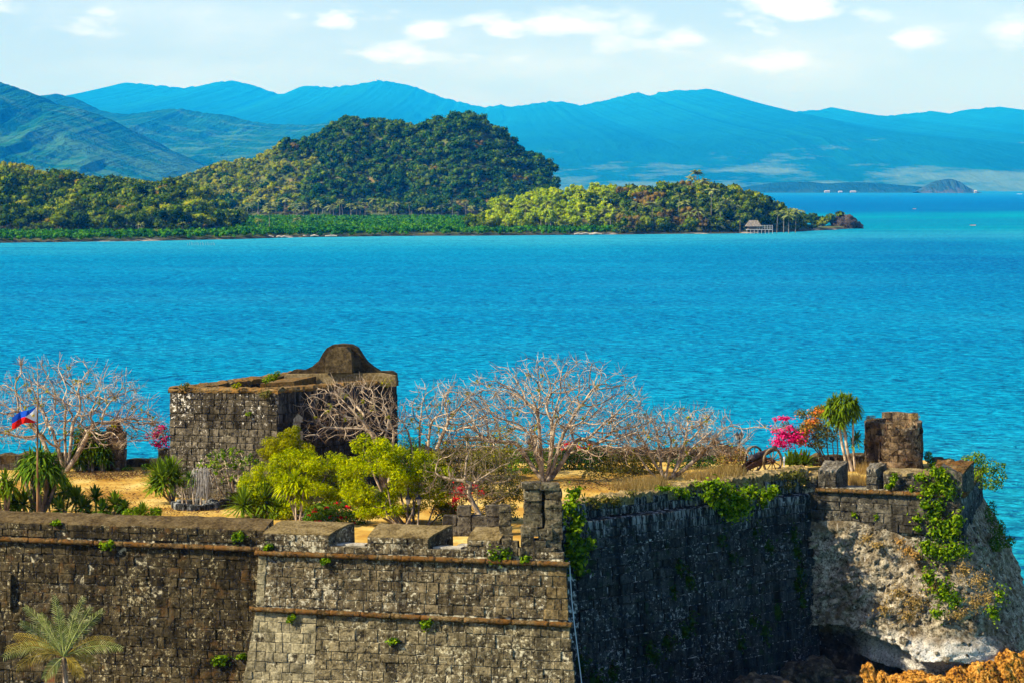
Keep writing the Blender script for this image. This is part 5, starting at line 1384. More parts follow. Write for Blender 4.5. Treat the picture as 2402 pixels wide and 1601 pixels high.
# ================================================================== bare trees: branches grow towards points of the crown
def grow(seed, starts, attract, step, kill, infl, iters=120, tropism=0.05):
    """starts: list of polylines (trunks). returns node array, parent array"""
    q = np.random.default_rng(seed)
    nodes, par = [], []
    for pl in starts:
        prev = -1 if not nodes else (0 if np.allclose(pl[0], nodes[0]) else -1)
        for i, p in enumerate(pl):
            if i == 0 and prev == 0: last = 0; continue
            nodes.append(np.array(p, float)); par.append(prev if i == 0 else last); last = len(nodes) - 1
            prev = last
    A = attract.copy(); X = np.array(nodes)
    dist = np.full(len(A), 1e9); near = np.zeros(len(A), int)
    def upd(idx0):
        Y = X[idx0:]
        d = np.linalg.norm(A[:, None, :] - Y[None, :, :], axis=2); j = d.argmin(1); dm = d[np.arange(len(A)), j]
        better = dm < dist; dist[better] = dm[better]; near[better] = j[better] + idx0
    upd(0)
    for it in range(iters):
        keep = dist > kill; A, dist, near = A[keep], dist[keep], near[keep]
        if len(A) == 0: break
        act = dist < infl
        if not act.any(): act = dist < dist.min() + step
        D_ = A[act] - X[near[act]]; D_ /= np.linalg.norm(D_, axis=1)[:, None] + 1e-9
        acc = np.zeros_like(X); np.add.at(acc, near[act], D_); ids = np.unique(near[act])
        dirs = acc[ids]; dirs /= np.linalg.norm(dirs, axis=1)[:, None] + 1e-9
        dirs = dirs + q.normal(0, .16, dirs.shape); dirs[:, 2] += tropism
        dirs /= np.linalg.norm(dirs, axis=1)[:, None]
        new = X[ids] + dirs * step
        k0 = len(X); X = np.concatenate([X, new]); par += ids.tolist(); upd(k0)
    return X, np.array(par)
def ellipsoid_pts(q, n, c, r, rmin=.45, zmin=-.25, zmax=1):
    out = []
    while len(out) < n:
        p = q.uniform(-1, 1, (n * 3, 3)); d = np.linalg.norm(p, axis=1)
        p = p[(d < 1) & (d > rmin) & (p[:, 2] > zmin) & (p[:, 2] < zmax)]; out += p.tolist()
    return np.array(out[:n]) * np.array(r) + np.array(c)
def bare_tree(name, label, cat, base, starts, attract, seed, step=.22, kill=.26, infl=1.1, tip=.012, mat=None, twmat=None, twig=(.25, .6), ntw=3, leaf=0, leafmat=None, maxr=.20, minr=.05, expo=2.35, lift=.05, nleafq=9, lsz=.09, limb_r=.05):
    mat = mat or B_BARE; twmat = twmat or B_TWIG
    X, par = grow(seed, starts, attract, step, kill, infl, 140, lift); q = np.random.default_rng(seed + 1); n = len(X)
    kids = [[] for _ in range(n)]
    for i, p in enumerate(par):
        if p >= 0: kids[p].append(i)
    rad = np.full(n, tip); n_init = sum(len(pl) for pl in starts)
    for i in range(n - 1, -1, -1):
        if kids[i]: rad[i] = min(maxr, sum(rad[k] ** expo for k in kids[i]) ** (1 / expo) + .0003)
        if i < n_init and len(starts) > 1: rad[i] = max(rad[i], minr)
    r = empty(name, base, label, cat)
    roots = [i for i in range(n) if par[i] < 0]; trunk, limbs, br = MB(), [], MB()
    stack = [(i, [i]) for i in roots]; first = True
    while stack:
        i, ch = stack.pop()
        while kids[i]:
            ks = sorted(kids[i], key=lambda k: -rad[k])
            for k in ks[1:]: stack.append((k, [i, k]))
            i = ks[0]; ch.append(i)
        if len(ch) < 2: continue
        pts = X[ch]; rr = rad[ch].copy()
        if par[ch[1]] == ch[0] and ch[0] not in roots: rr[0] = min(rr[0], rr[1] * 1.25)
        if len(pts) > 3:
            sm = pts.copy(); sm[1:-1] = pts[1:-1] * .5 + (pts[:-2] + pts[2:]) * .25; pts = sm
        big = rr[0]
        if ch[0] in roots:
            flare = np.ones(len(rr)); flare[0] = 1.35
            v, f = tube(pts, rr * flare, 8); trunk.add(v, f)
        elif big > limb_r:
            b = MB(); v, f = tube(pts, rr, 6); b.add(v, f); limbs.append(b)
        else:
            v, f = tube(pts, rr, 4 if big > .02 else 3, False); br.add(v, f)
    trunk.build('trunk', mat, r, True)
    for b in limbs: b.build('limb', mat, r, True)
    # fine twigs along the thin ends
    thin = np.where(rad < tip * 2.0)[0]
    for i in thin:
        p = par[i]
        d0 = X[i] - X[p] if p >= 0 else np.array([0, 0, 1.]); d0 = d0 / (np.linalg.norm(d0) + 1e-9)
        m = ntw if not kids[i] else (1 if q.random() < .55 else 0)
        for _ in range(m):
            d = d0 + q.normal(0, .55, 3); d[2] += .25; d /= np.linalg.norm(d); L = q.uniform(*twig)
            mid_ = X[i] + d * L * .5 + q.normal(0, .03, 3); e = X[i] + d * L + np.array([0, 0, .06 * L])
            v, f = tube([X[i], mid_, e], [tip * .85, tip * .7, tip * .45], 3, False); br.add(v, f)
    tag(br.build('branches', twmat, r), kind='stuff')
    tips = np.array([X[i] for i in range(n) if not kids[i]])
    if leaf and len(tips):
        b = MB(); sel = q.permutation(len(tips))[:leaf]
        for i in sel: leaf_cluster(b, tips[i], .17, nleafq, lsz, q)
        tag(b.build('leaf_sprays', leafmat or L_FEATHER, r), kind='stuff')
    return r, tips
def leaf_cluster(b, c, R_, n, s, q, up=.3, lo=None):
    for _ in range(n):
        d = q.normal(size=3); d /= np.linalg.norm(d); p = np.asarray(c) + d * R_ * q.uniform(.2, 1)
        nr = d + q.normal(0, .5, 3) + np.array([0, 0, up]); nr /= np.linalg.norm(nr)
        t1 = np.cross(nr, q.normal(size=3)); t1 /= np.linalg.norm(t1); t2 = np.cross(nr, t1); k = s * q.uniform(.7, 1.3)
        b.add([p - t1 * k, p + t2 * k * .45, p + t1 * k, p - t2 * k * .45], [(0, 1, 2, 3)])
def vol_leaves(b, q, lumps, n, s, aspect=.45, shell=.45, up=.35):
    """leaves spread through a set of boughs: lumps = [(centre, (rx, ry, rz))..]; vectorised"""
    w = np.array([l[1][0] * l[1][1] + l[1][0] * l[1][2] for l in lumps]); k = q.choice(len(lumps), n, p=w / w.sum())
    c = np.array([l[0] for l in lumps])[k]; r = np.array([l[1] for l in lumps])[k]
    d = q.normal(size=(n, 3)); d /= np.linalg.norm(d, axis=1)[:, None]
    p = c + d * r * (np.abs(q.normal(0, .62, (n, 1))) if shell < .3 else (shell + (1 - shell) * q.random((n, 1)) ** .6 * q.uniform(.85, 1.25, (n, 1))))
    nr = d + q.normal(0, .55, (n, 3)); nr[:, 2] += up; nr /= np.linalg.norm(nr, axis=1)[:, None]
    t1 = np.cross(nr, q.normal(size=(n, 3))); t1 /= np.linalg.norm(t1, axis=1)[:, None]; t2 = np.cross(nr, t1)
    sz = s * q.uniform(.65, 1.35, (n, 1))
    V = np.stack([p - t1 * sz, p + t2 * sz * aspect, p + t1 * sz, p - t2 * sz * aspect], 1).reshape(-1, 3)
    f = (np.arange(n)[:, None] * 4 + np.arange(4)).tolist()
    b.add(V, f)
def lumps_in(q, c, r, n, k=(.28, .45), zlo=-.8):
    out = []
    for _ in range(n):
        d = q.normal(size=3); d /= np.linalg.norm(d); d[2] = max(d[2], zlo); rr = q.uniform(*k)
        p = np.array(c) + d * np.array(r) * (1 - rr) * q.uniform(.55, 1.0)
        out.append((p, (r[0] * rr, r[1] * rr, r[2] * rr * .95)))
    return out
def sublumps(q, lumps, m=7, k=(.32, .6)):
    out = []
    for c, r in lumps:
        for _ in range(m):
            d = q.normal(size=3); d /= np.linalg.norm(d); d[2] = d[2] * .8 + .1; f = q.uniform(*k)
            out.append((np.array(c) + d * np.array(r) * q.uniform(.45, 1.05), tuple(np.array(r) * f)))
    return out
def stems(b, q, base, lumps, r0=.06, n=5, spread=.25, sub=3):
    for l in lumps:
        st_ = np.array(base) + np.array([q.normal(0, spread), q.normal(0, spread), 0]); e = np.array(l[0]); m = st_ * .5 + e * .5 + np.array([q.normal(0, .1), q.normal(0, .1), .15 * (e[2] - st_[2]) * -1])
        v, f = tube([st_, m, e], [r0, r0 * .7, r0 * .3], n, False); b.add(v, f)
        for _ in range(sub):
            d = q.normal(size=3); d /= np.linalg.norm(d); v, f = tube([m * .4 + e * .6, e + d * np.array(l[1]) * .85], [r0 * .35, r0 * .12], 3, False); b.add(v, f)
def shrub(name, label, cat, base, lumps, n, s, mat, bark=None, r0=.05, seed=0, aspect=.45, flowers=None, sub=3, spread=.2, shell=.45, group=None, extra=None, stemn=None, subl=0):
    q = np.random.default_rng(seed); r = empty(name, base, label, cat, group)
    b = MB(); stems(b, q, base, lumps if stemn is None else lumps[:stemn], r0, 5, spread, sub); b.build('stems', bark or B_BROWN, r, True)
    b = MB(); vol_leaves(b, q, sublumps(q, lumps, subl) if subl else lumps, n, s, aspect, shell); tag(b.build('foliage', mat, r), kind='stuff')
    if flowers:
        fm, fl, fn, fs = flowers; b = MB(); vol_leaves(b, q, fl, fn, fs, .75, .2); tag(b.build('flowers', fm, r), kind='stuff')
    if extra:
        fm, fl, fn, fs = extra; b = MB(); vol_leaves(b, q, fl, fn, fs, .75, .2); tag(b.build('blossom', fm, r), kind='stuff')
    return r
def pxl(px, py, rpx, rpy, D, ry=None):
    """a bough seen at photo pixel (px, py) with half sizes in photo pixels, at distance D"""
    k = D / F; return (np.array(P(px, py, D)), (rpx * k * 1.12, (ry if ry else rpx * k * .9), rpy * k * 1.12))
def rosette(c, n, L, wd, q, el=(-.3, 1.4), droop=.35, tilt=(0, 0)):
    """sword-shaped leaves round a growing point"""
    V, Fq = [], []
    for i in range(n):
        a = i * 2.39996 + q.uniform(-.3, .3); e = el[0] + (el[1] - el[0]) * ((i + .5) / n) ** 1.25 + q.normal(0, .10); l = L * q.uniform(.8, 1.1)
        d = np.array([math.cos(a) * math.cos(e) + tilt[0], math.sin(a) * math.cos(e) + tilt[1], math.sin(e)]); d /= np.linalg.norm(d)
        s = np.cross(d, [0, 0, 1.]); s /= np.linalg.norm(s) + 1e-9
        p1 = c + d * l * .45; dd = droop * l * math.cos(e); p2 = c + d * l * .8 - np.array([0, 0, dd * .28]); p3 = c + d * l - np.array([0, 0, dd * .62])
        k = len(V); V += [c - s * wd * .3, c + s * wd * .3, p1 - s * wd * .5, p1 + s * wd * .5, p2 - s * wd * .38, p2 + s * wd * .38, p3]
        Fq += [(k, k + 1, k + 3, k + 2), (k + 2, k + 3, k + 5, k + 4), (k + 4, k + 5, k + 6)]
    return np.array(V), Fq
def yucca(label, heads, base, mat, seed, n=46, L=.55, wd=.055, name='yucca', cat='plant', bark=None, r0=.05, droop=.3, el=(-.45, 1.45), group=None, grow_=1.5):
    q = np.random.default_rng(seed); r = empty(name, base, label, cat, group); base = np.array(base)
    for hd in heads:
        c = np.array(hd[0]); sc_ = hd[1]
        m = base * .45 + c * .55 + np.array([q.normal(0, .05), 0, -.1 * (c[2] - base[2])])
        b = MB(); b.add(*tube([base + np.array([q.normal(0, .05), q.normal(0, .05), -.1]), m, c], [r0 * 1.2, r0, r0 * .8], 6, False)); b.build('stem', bark or B_BROWN, r, True)
        b = MB(); b.add(*rosette(c, int(n * 1.9), L * sc_ * grow_, wd * 1.7, q, el, droop)); b.build('leaf_rosette', mat, r)
    return r

# ================================================================== the five bare trees
q = np.random.default_rng(1)
def trunks(base, tops, q, wob=.10, n=6):
    out = []
    for t in tops:
        b0 = np.array(base) + np.array([q.normal(0, .10), q.normal(0, .08), -.15]); t = np.array(t, float); pl = []
        for i in range(n):
            k = i / (n - 1); bow = math.sin(math.pi * k) * wob
            pl.append(b0 * (1 - k) + t * k + np.array([q.normal(0, .03) + bow * np.sign(b0[0] - t[0]) * -.6, q.normal(0, .03), -bow * 1.1]))
        out.append(pl)
    return out
def hdome(px0, px1, pyt, pyb, D, depth):
    c = P((px0 + px1) / 2, pyb, D); return np.array(c), ((px1 - px0) / 2 * D / F, depth, (pyb - pyt) * D / F)
# left tree: several stems, broad flat crown
D = 127.2; base = np.array(P(152, 1108, D)); base[2] = TZ
tops = [P(100, 1030, D), P(125, 1010, D + .4), P(152, 1000, D - .3), P(170, 985, D + .3), P(190, 1030, D), P(215, 1000, D - .4), P(140, 1025, D - .5)]
c, rr = hdome(-75, 388, 842, 1010, D, 3.4)
att = np.concatenate([ellipsoid_pts(q, 1200, c, rr, .55, -.12), ellipsoid_pts(q, 450, c, rr, .12, -.2, .7)]); att2 = ellipsoid_pts(q, 200, P(320, 990, D), (1.6, 1.2, .55), .2, -.5)
bare_tree('bare_tree', 'broad leafless pale tree behind the flagpole at the left edge', 'tree', base, trunks(base, tops, q), np.concatenate([att, att2]), 11, leaf=46, leafmat=L_FEATHER2, infl=1.0)
# tree leaning across the house
D = 117.0; base = np.array(P(905, 1160, D)); base[2] = TZ
tops = [P(880, 1030, D), P(905, 1010, D + .3), P(925, 1020, D - .3), P(860, 1060, D - .4)]
c, rr = hdome(668, 965, 890, 1000, D, 1.8)
att = ellipsoid_pts(q, 900, c, rr, .15, -.25)
bare_tree('bare_tree', 'leafless pale tree spreading in front of the shaded side of the house', 'tree', base, trunks(base, tops, q, .05), att, 12, leaf=14, leafmat=L_FEATHER2, infl=1.0, tip=.012)
# tree between house and middle tree
D = 121.5; base = np.array(P(985, 1140, D)); base[2] = TZ
tops = [P(958, 1010, D), P(985, 990, D + .3), P(1010, 1000, D - .3), P(1045, 1000, D + .2), P(1000, 1035, D - .2)]
c, rr = hdome(925, 1180, 892, 1000, D, 1.9)
att = ellipsoid_pts(q, 850, c, rr, .15, -.2)
bare_tree('bare_tree', 'slender leafless tree between the house and the tallest bare tree', 'tree', base, trunks(base, tops, q, .03), att, 13, leaf=10, leafmat=L_FEATHER2, infl=1.0, tip=.012)
# the tallest, middle tree
D = 123.4; base = np.array(P(1278, 1130, D)); base[2] = TZ
tops = [P(1215, 1040, D), P(1240, 1000, D + .5), P(1265, 990, D - .4), P(1295, 985, D + .4), P(1320, 1010, D - .2), P(1345, 1035, D + .2), P(1255, 1020, D - .7), P(1300, 1020, D - .8)]
c, rr = hdome(1030, 1560, 828, 1035, D, 3.6)
att = np.concatenate([ellipsoid_pts(q, 1600, c, rr, .5, -.12), ellipsoid_pts(q, 650, c, rr, .1, -.2, .7)]); att2 = ellipsoid_pts(q, 260, P(1100, 1040, D - 1), (2.2, 1.4, .7), .2, -.4)
bare_tree('bare_tree', 'tallest leafless tree with a wide fan crown in the middle of the terrace', 'tree', base, trunks(base, tops, q), np.concatenate([att, att2]), 14, leaf=40, leafmat=L_FEATHER2, infl=1.0, tip=.012, maxr=.19)
# right tree
D = 124.6; base = np.array(P(1562, 1120, D)); base[2] = TZ
tops = [P(1515, 1045, D), P(1545, 1030, D + .3), P(1575, 1040, D - .3), P(1610, 1030, D + .2), P(1650, 1060, D), P(1600, 1075, D - .4), P(1500, 1070, D)]
c, rr = hdome(1425, 1765, 950, 1040, D, 2.6)
att = np.concatenate([ellipsoid_pts(q, 900, c, rr, .4, -.25), ellipsoid_pts(q, 500, c, rr, .1, -.3, .7)]); att2 = ellipsoid_pts(q, 70, P(1800, 1005, D), (1.2, .6, .3), .1, -.6)
bare_tree('bare_tree', 'low spreading leafless tree just left of the cannon', 'tree', base, trunks(base, tops, q), np.concatenate([att, att2]), 15, leaf=26, leafmat=L_FEATHER2, infl=1.0)
# small tree with a crooked pale trunk in front
D = 106.0; base = np.array(P(1140, 1250, D)); base[2] = TZ
tr = [P(1142, 1262, D), P(1134, 1232, D), P(1128, 1205, D), P(1108, 1178, D), P(1096, 1158, D), P(1100, 1142, D), P(1112, 1132, D)]
tops2 = [[tr[-1], P(1090, 1125, D), P(1055, 1125, D), P(1025, 1115, D)], [tr[-1], P(1130, 1120, D + .2), P(1165, 1105, D + .2)], [tr[-1], P(1108, 1100, D - .2)]]
pl0 = [np.array(t) for t in tr] + [np.array(t) for t in tops2[0][1:]]
q2 = np.random.default_rng(5)
c, rr = hdome(985, 1225, 1030, 1130, D, 1.8)
att = ellipsoid_pts(q2, 620, c, rr, .2, -.35)
bare_tree('bare_tree', 'small thin tree with a crooked pale trunk behind the front merlons', 'tree', base, [pl0], att, 16, step=.18, kill=.22, leaf=150, leafmat=L_OLIVE, infl=1.6, tip=.0095, mat=B_BARE, twmat=B_BROWN, nleafq=5, lsz=.05, maxr=.13, twig=(.15, .35))

# ================================================================== green feathery trees in the middle
def fromground(px, py): D_ = Dg(py); return np.array([wx(px, D_), D_, TZ])
D = 107.6; q = np.random.default_rng(21)
lm = [pxl(*a, D + dd) for a, dd in (((870, 1055, 42, 30), 0), ((920, 1062, 45, 34), -.3), ((850, 1110, 42, 32), -.5), ((905, 1115, 50, 38), -.8), ((960, 1090, 48, 34), .2), ((985, 1135, 42, 32), 0), ((840, 1165, 40, 28), -.3), ((890, 1170, 45, 28), -.8), ((1010, 1160, 36, 28), .3), ((930, 1160, 45, 30), .4), ((870, 1205, 34, 16), -.6), ((1030, 1120, 30, 26), .6), ((850, 1190, 46, 26), -.7), ((905, 1192, 44, 22), -.7), ((825, 1140, 30, 34), -.4))]
shrub('feathery_tree', 'large bright yellow-green feathery tree in the middle of the terrace', 'tree', fromground(945, 1238), lm, 38000, .062, L_FEATHER, B_BROWN, .07, 21, .3, sub=5, spread=.3, stemn=8, subl=9)
lm2 = [pxl(*a, D + 1.0) for a in ((1000, 1095, 34, 30), (1035, 1150, 34, 26), (1040, 1190, 30, 20), (965, 1195, 34, 20))]
shrub('feathery_tree', 'smaller golden green feathery tree right of the large bright one', 'tree', fromground(1010, 1236), lm2, 8000, .06, L_FEATHER2, B_BROWN, .05, 22, .3, sub=5, spread=.4, subl=9)
D = 110.4
lm = [pxl(*a, D + dd) for a, dd in (((625, 1110, 40, 32), 0), ((680, 1085, 42, 30), .3), ((735, 1100, 42, 30), .2), ((610, 1160, 38, 30), -.3), ((665, 1150, 45, 32), -.5), ((730, 1155, 45, 30), -.2), ((785, 1085, 36, 28), .5), ((815, 1130, 34, 26), .3), ((600, 1195, 34, 18), -.3), ((780, 1170, 40, 26), 0), ((640, 1195, 46, 22), -.5), ((700, 1196, 46, 20), -.5), ((760, 1196, 40, 18), -.3), ((812, 1172, 30, 26), .1), ((590, 1130, 30, 30), -.1))]
shrub('feathery_tree', 'wide low yellow-green feathery tree below the house corner', 'tree', fromground(700, 1214), lm, 38000, .06, L_FEATHER, B_BROWN, .06, 23, .3, sub=4, spread=.5, subl=9)
D = 112.8
lm = [pxl(*a, D) for a in ((668, 1030, 36, 24), (640, 1062, 34, 22), (690, 1015, 18, 16), (700, 1055, 30, 22))]
shrub('feathery_tree', 'golden green bush against the house corner above the low feathery tree', 'tree', fromground(690, 1195), lm, 8000, .06, L_FEATHER2, B_BROWN, .05, 24, .3, spread=.25, subl=8)
# umbrella shrub with leaves only on top
D = Dg(1187); q = np.random.default_rng(25); base = fromground(548, 1187)
tops = [P(500, 1120, D), P(530, 1095, D + .3), P(565, 1090, D - .3), P(590, 1110, D), P(545, 1125, D - .5)]
att = ellipsoid_pts(q, 620, P(537, 1115, D), (1.75, 1.5, 1.35), .35, -.15)
rs, tips = bare_tree('umbrella_shrub', 'round grey-stemmed shrub with leaves on its dome beside the house wall', 'shrub', base, trunks(base, tops, q, .05, 5), att, 26, step=.16, kill=.2, infl=.9, tip=.010, mat=B_BARE, twmat=B_BARE, leaf=0, maxr=.07, ntw=1, twig=(.1, .2))
b = MB()
for t in tips:
    if q.random() < (.95 if t[2] > wz(1105, D) else .5): leaf_cluster(b, t, .15, 10, .085, q, .8)
tag(b.build('foliage', L_VINE, rs), kind='stuff')
# olive thicket between the feathery tree and the ruin, with red blossom
D = 108.4
lm = [pxl(*a, D) for a in ((1080, 1150, 40, 34), (1150, 1130, 46, 40), (1200, 1150, 36, 40), (1120, 1090, 44, 30), (1185, 1090, 36, 34), (1060, 1190, 34, 26), (1175, 1190, 40, 26))]
fl = [pxl(*a, D - .9) for a in ((1082, 1150, 22, 18), (1066, 1172, 14, 12), (1110, 1140, 16, 12), (1085, 1195, 14, 8), (1130, 1155, 10, 8))]
shrub('bougainvillea', 'olive bougainvillea thicket with scarlet blossom behind the crooked small tree', 'shrub', fromground(1120, 1238), lm, 11000, .055, L_OLIVE, B_BROWN, .035, 27, .4, flowers=(B_RED, fl, 620, .05), sub=14, spread=.6, subl=7)
D = 109.5
lm = [pxl(*a, D) for a in ((1060, 1215, 40, 18), (1120, 1210, 40, 22), (1180, 1215, 36, 20))]
shrub('dark_bush', 'dark green bush in the shade behind the front gun openings', 'bush', fromground(1110, 1225), lm, 2200, .06, L_DARK, B_BROWN, .04, 28)
# bush with red flowers in front
D = 108.0
lm = [pxl(*a, D) for a in ((750, 1205, 34, 24), (800, 1200, 40, 26), (835, 1215, 28, 20), (770, 1225, 34, 12), (728, 1215, 18, 14))]
fl = [pxl(*a, D - .35) for a in ((740, 1198, 10, 5), (765, 1190, 8, 5), (800, 1212, 12, 6), (815, 1188, 10, 5), (842, 1208, 10, 6), (752, 1222, 12, 6), (790, 1178, 8, 5), (830, 1228, 8, 5), (725, 1206, 7, 4), (775, 1210, 9, 4))]
shrub('hibiscus_bush', 'low dark green bush dotted with red flowers behind the end of the parapet', 'bush', fromground(790, 1238), lm, 3400, .06, L_GREEN, B_BROWN, .03, 29, .5, flowers=(B_RED, fl, 300, .05))

# ================================================================== hedge and bushes under the bare trees, along the sea wall
def row_bush(px0, px1, py0, py1, D, seed, name, label, mat, n, s, cat='bush', flowers=None, dens=40):
    q = np.random.default_rng(seed); k = max(2, int((px1 - px0) / dens)); ls = []
    for i in range(k):
        px = px0 + (px1 - px0) * (i + .5) / k + q.normal(0, 6); h = (py1 - py0) * q.uniform(.75, 1.05)
        ls.append(pxl(px, py1 - h * .5, (px1 - px0) / k * .75, h * .55, D + q.normal(0, .3)))
    return shrub(name, label, cat, (wx((px0 + px1) / 2, D), D, TZ), ls, n, s, mat, B_BROWN, .03, seed, .5, flowers, sub=2, spread=(px1 - px0) / 2.5 * D / F * .5)
fl = [pxl(*a, 127.8) for a in ((1335, 1040, 24, 9), (1362, 1050, 10, 6), (1385, 1043, 8, 5), (1320, 1052, 10, 6))]
row_bush(1300, 1420, 1042, 1118, 128.6, 41, 'hedge_bush', 'dark green bush with red blossom on top behind the tallest bare tree', L_DARK, 3600, .07, 'bush', (B_RED, fl, 260, .055))
row_bush(1420, 1530, 1052, 1125, 127.6, 42, 'hedge_bush', 'olive green bush between the tallest and the right bare tree', L_OLIVE, 3000, .07)
row_bush(1100, 1210, 1000, 1120, 128.2, 43, 'hedge_bush', 'yellowish bush behind the crown of the tallest bare tree, left side', L_FEATHER2, 3000, .07)
row_bush(1010, 1100, 1010, 1130, 127.0, 44, 'hedge_bush', 'olive bush behind the slender bare tree', L_OLIVE, 2600, .07)
row_bush(930, 1010, 1025, 1130, 128.0, 49, 'hedge_bush', 'green bush right of the house wall behind the feathery tree', L_GREEN, 2200, .07)
row_bush(1585, 1700, 1066, 1118, 129.4, 45, 'hedge_bush', 'dark low bush behind the right bare tree', L_DARK, 2200, .07)
row_bush(1690, 1752, 1052, 1112, 128.0, 46, 'hedge_bush', 'reddish brown dry bush left of the cannon', leafm('russet_leaf', [(.16, .07, .02), (.30, .15, .04), (.22, .20, .03), (.36, .22, .06)], .3), 1700, .055)
row_bush(1205, 1300, 1058, 1128, 127.5, 47, 'hedge_bush', 'green bush round the foot of the tallest bare tree', L_GREEN, 2200, .06)
row_bush(1370, 1500, 1085, 1120, 124.0, 48, 'low_scrub', 'twiggy grey green scrub on the dirt right of the tallest bare tree', L_OLIVE, 1300, .05)

# bougainvillea by the house and by the tall dracaena
D = 131.0
lm = [pxl(*a, D) for a in ((375, 1030, 22, 26), (395, 1010, 20, 22), (372, 1005, 14, 10))]
shrub('bougainvillea', 'magenta bougainvillea peeping out from behind the left edge of the house', 'shrub', (wx(395, D), D, TZ - .3), lm, 500, .06, L_OLIVE, B_BROWN, .04, 51, .5, flowers=(B_PINK, [pxl(*a, D - .3) for a in ((366, 1018, 20, 14), (385, 1030, 16, 16), (368, 1042, 14, 9), (380, 1003, 16, 8))], 620, .06))
D = 129.6
lm = [pxl(*a, D) for a in ((1905, 1000, 38, 26), (1935, 975, 36, 24), (1870, 1005, 36, 22), (1950, 1015, 34, 28), (1915, 1035, 30, 18), (1960, 985, 20, 18), (1890, 970, 20, 12))]
fl = [pxl(*a, D - .5) for a in ((1838, 1018, 26, 16), (1825, 1035, 20, 12), (1858, 1030, 26, 15), (1818, 1008, 12, 6), (1850, 1002, 16, 7), (1872, 1022, 20, 14), (1840, 980, 18, 5), (1820, 984, 8, 4), (1838, 1046, 14, 6))]
fo_ = [pxl(*a, D - .3) for a in ((1885, 1015, 26, 18), (1905, 990, 26, 16), (1930, 965, 22, 10), (1880, 1035, 20, 10))]
shrub('bougainvillea', 'large bougainvillea, magenta to orange, overhanging the cannon', 'shrub', (wx(1966, D), D, TZ), lm, 5200, .055, L_OLIVE, B_BROWN, .055, 52, .5, flowers=(B_PINK, fl, 2300, .06), extra=(B_ORANGE, fo_, 1700, .055), sub=7, spread=.25, subl=6)

# ================================================================== dracaenas, yuccas and palms
# tall dracaena by the tower
D = 128.2; base = np.array([wx(1995, D), D, TZ]); q = np.random.default_rng(61)
r = empty('dracaena_tree', base, 'tall dracaena with a mop of long leaves beside the round watchtower', 'tree')
tops = []
for (bx, tx, ty, rr_) in ((1990, 1965, 972, .075), (1999, 1978, 985, .085), (2006, 2001, 965, .06)):
    p0, p2 = np.array(P(bx, 1100, D)), np.array(P(tx, ty, D)); p0[2] = TZ - .1; p1 = p0 * .5 + p2 * .5 + np.array([-.06, 0, 0])
    b = MB(); b.add(*tube([p0, p1, p2], [rr_ * 1.3, rr_, rr_ * .8], 8, False)); b.build('trunk', B_BARE, r, True)
for (px, py, sc_) in ((1952, 962, 1), (1965, 950, 1), (1985, 945, 1), (2003, 956, .9), (1975, 962, 1), (1962, 975, .9), (2012, 968, .7), (1990, 965, .9), (1972, 990, .8), (1950, 985, .6), (1940, 965, .8), (1945, 950, .8), (1958, 940, .9), (1975, 936, .9), (1995, 940, .9), (2008, 950, .8), (1985, 975, .9), (2000, 975, .8)):
    c = np.array(P(px, py, D + q.uniform(-.5, .5))); b = MB(); b.add(*rosette(c, 64, .66 * sc_, .075, q, (-.8, 1.5), .8)); b.build('leaf_rosette', L_YUCCAY, r)
for (px, py) in ((2001, 1040), (2010, 1030)):
    c = np.array(P(px, py, D + .3)); b = MB(); b.add(*rosette(c, 40, .62, .08, q, (-.4, 1.4), .5)); b.build('leaf_rosette', L_YUCCA, r)
# big pandanus by the flagpole
D = 109.6; base = np.array([wx(97, D), D, TZ])
heads = [(P(px, py, D + dd), sc_) for px, py, dd, sc_ in ((70, 1085, .1, 1.1), (95, 1075, -.2, 1.2), (120, 1085, .2, 1.0), (85, 1100, -.4, 1.2), (110, 1105, -.4, 1.1), (135, 1112, .1, .9), (55, 1105, .2, .9))]
yucca('screw-pine with long drooping dark leaves right behind the flagpole', heads, base, L_YUCCA, 62, 44, .58, .05, 'screw_pine', 'palm', B_BROWN, .09, 1.0, (-.6, 1.3))
D = 108.6; base = np.array([wx(8, D), D, TZ])
yucca('drooping green screw-pine at the left edge of the photo', [(P(px, py, D), s_) for px, py, s_ in ((12, 1130, 1), (-8, 1140, 1), (25, 1145, .8))], base, L_YUCCAY, 63, 36, .52, .05, 'screw_pine', 'palm', B_BROWN, .07, 1.0)
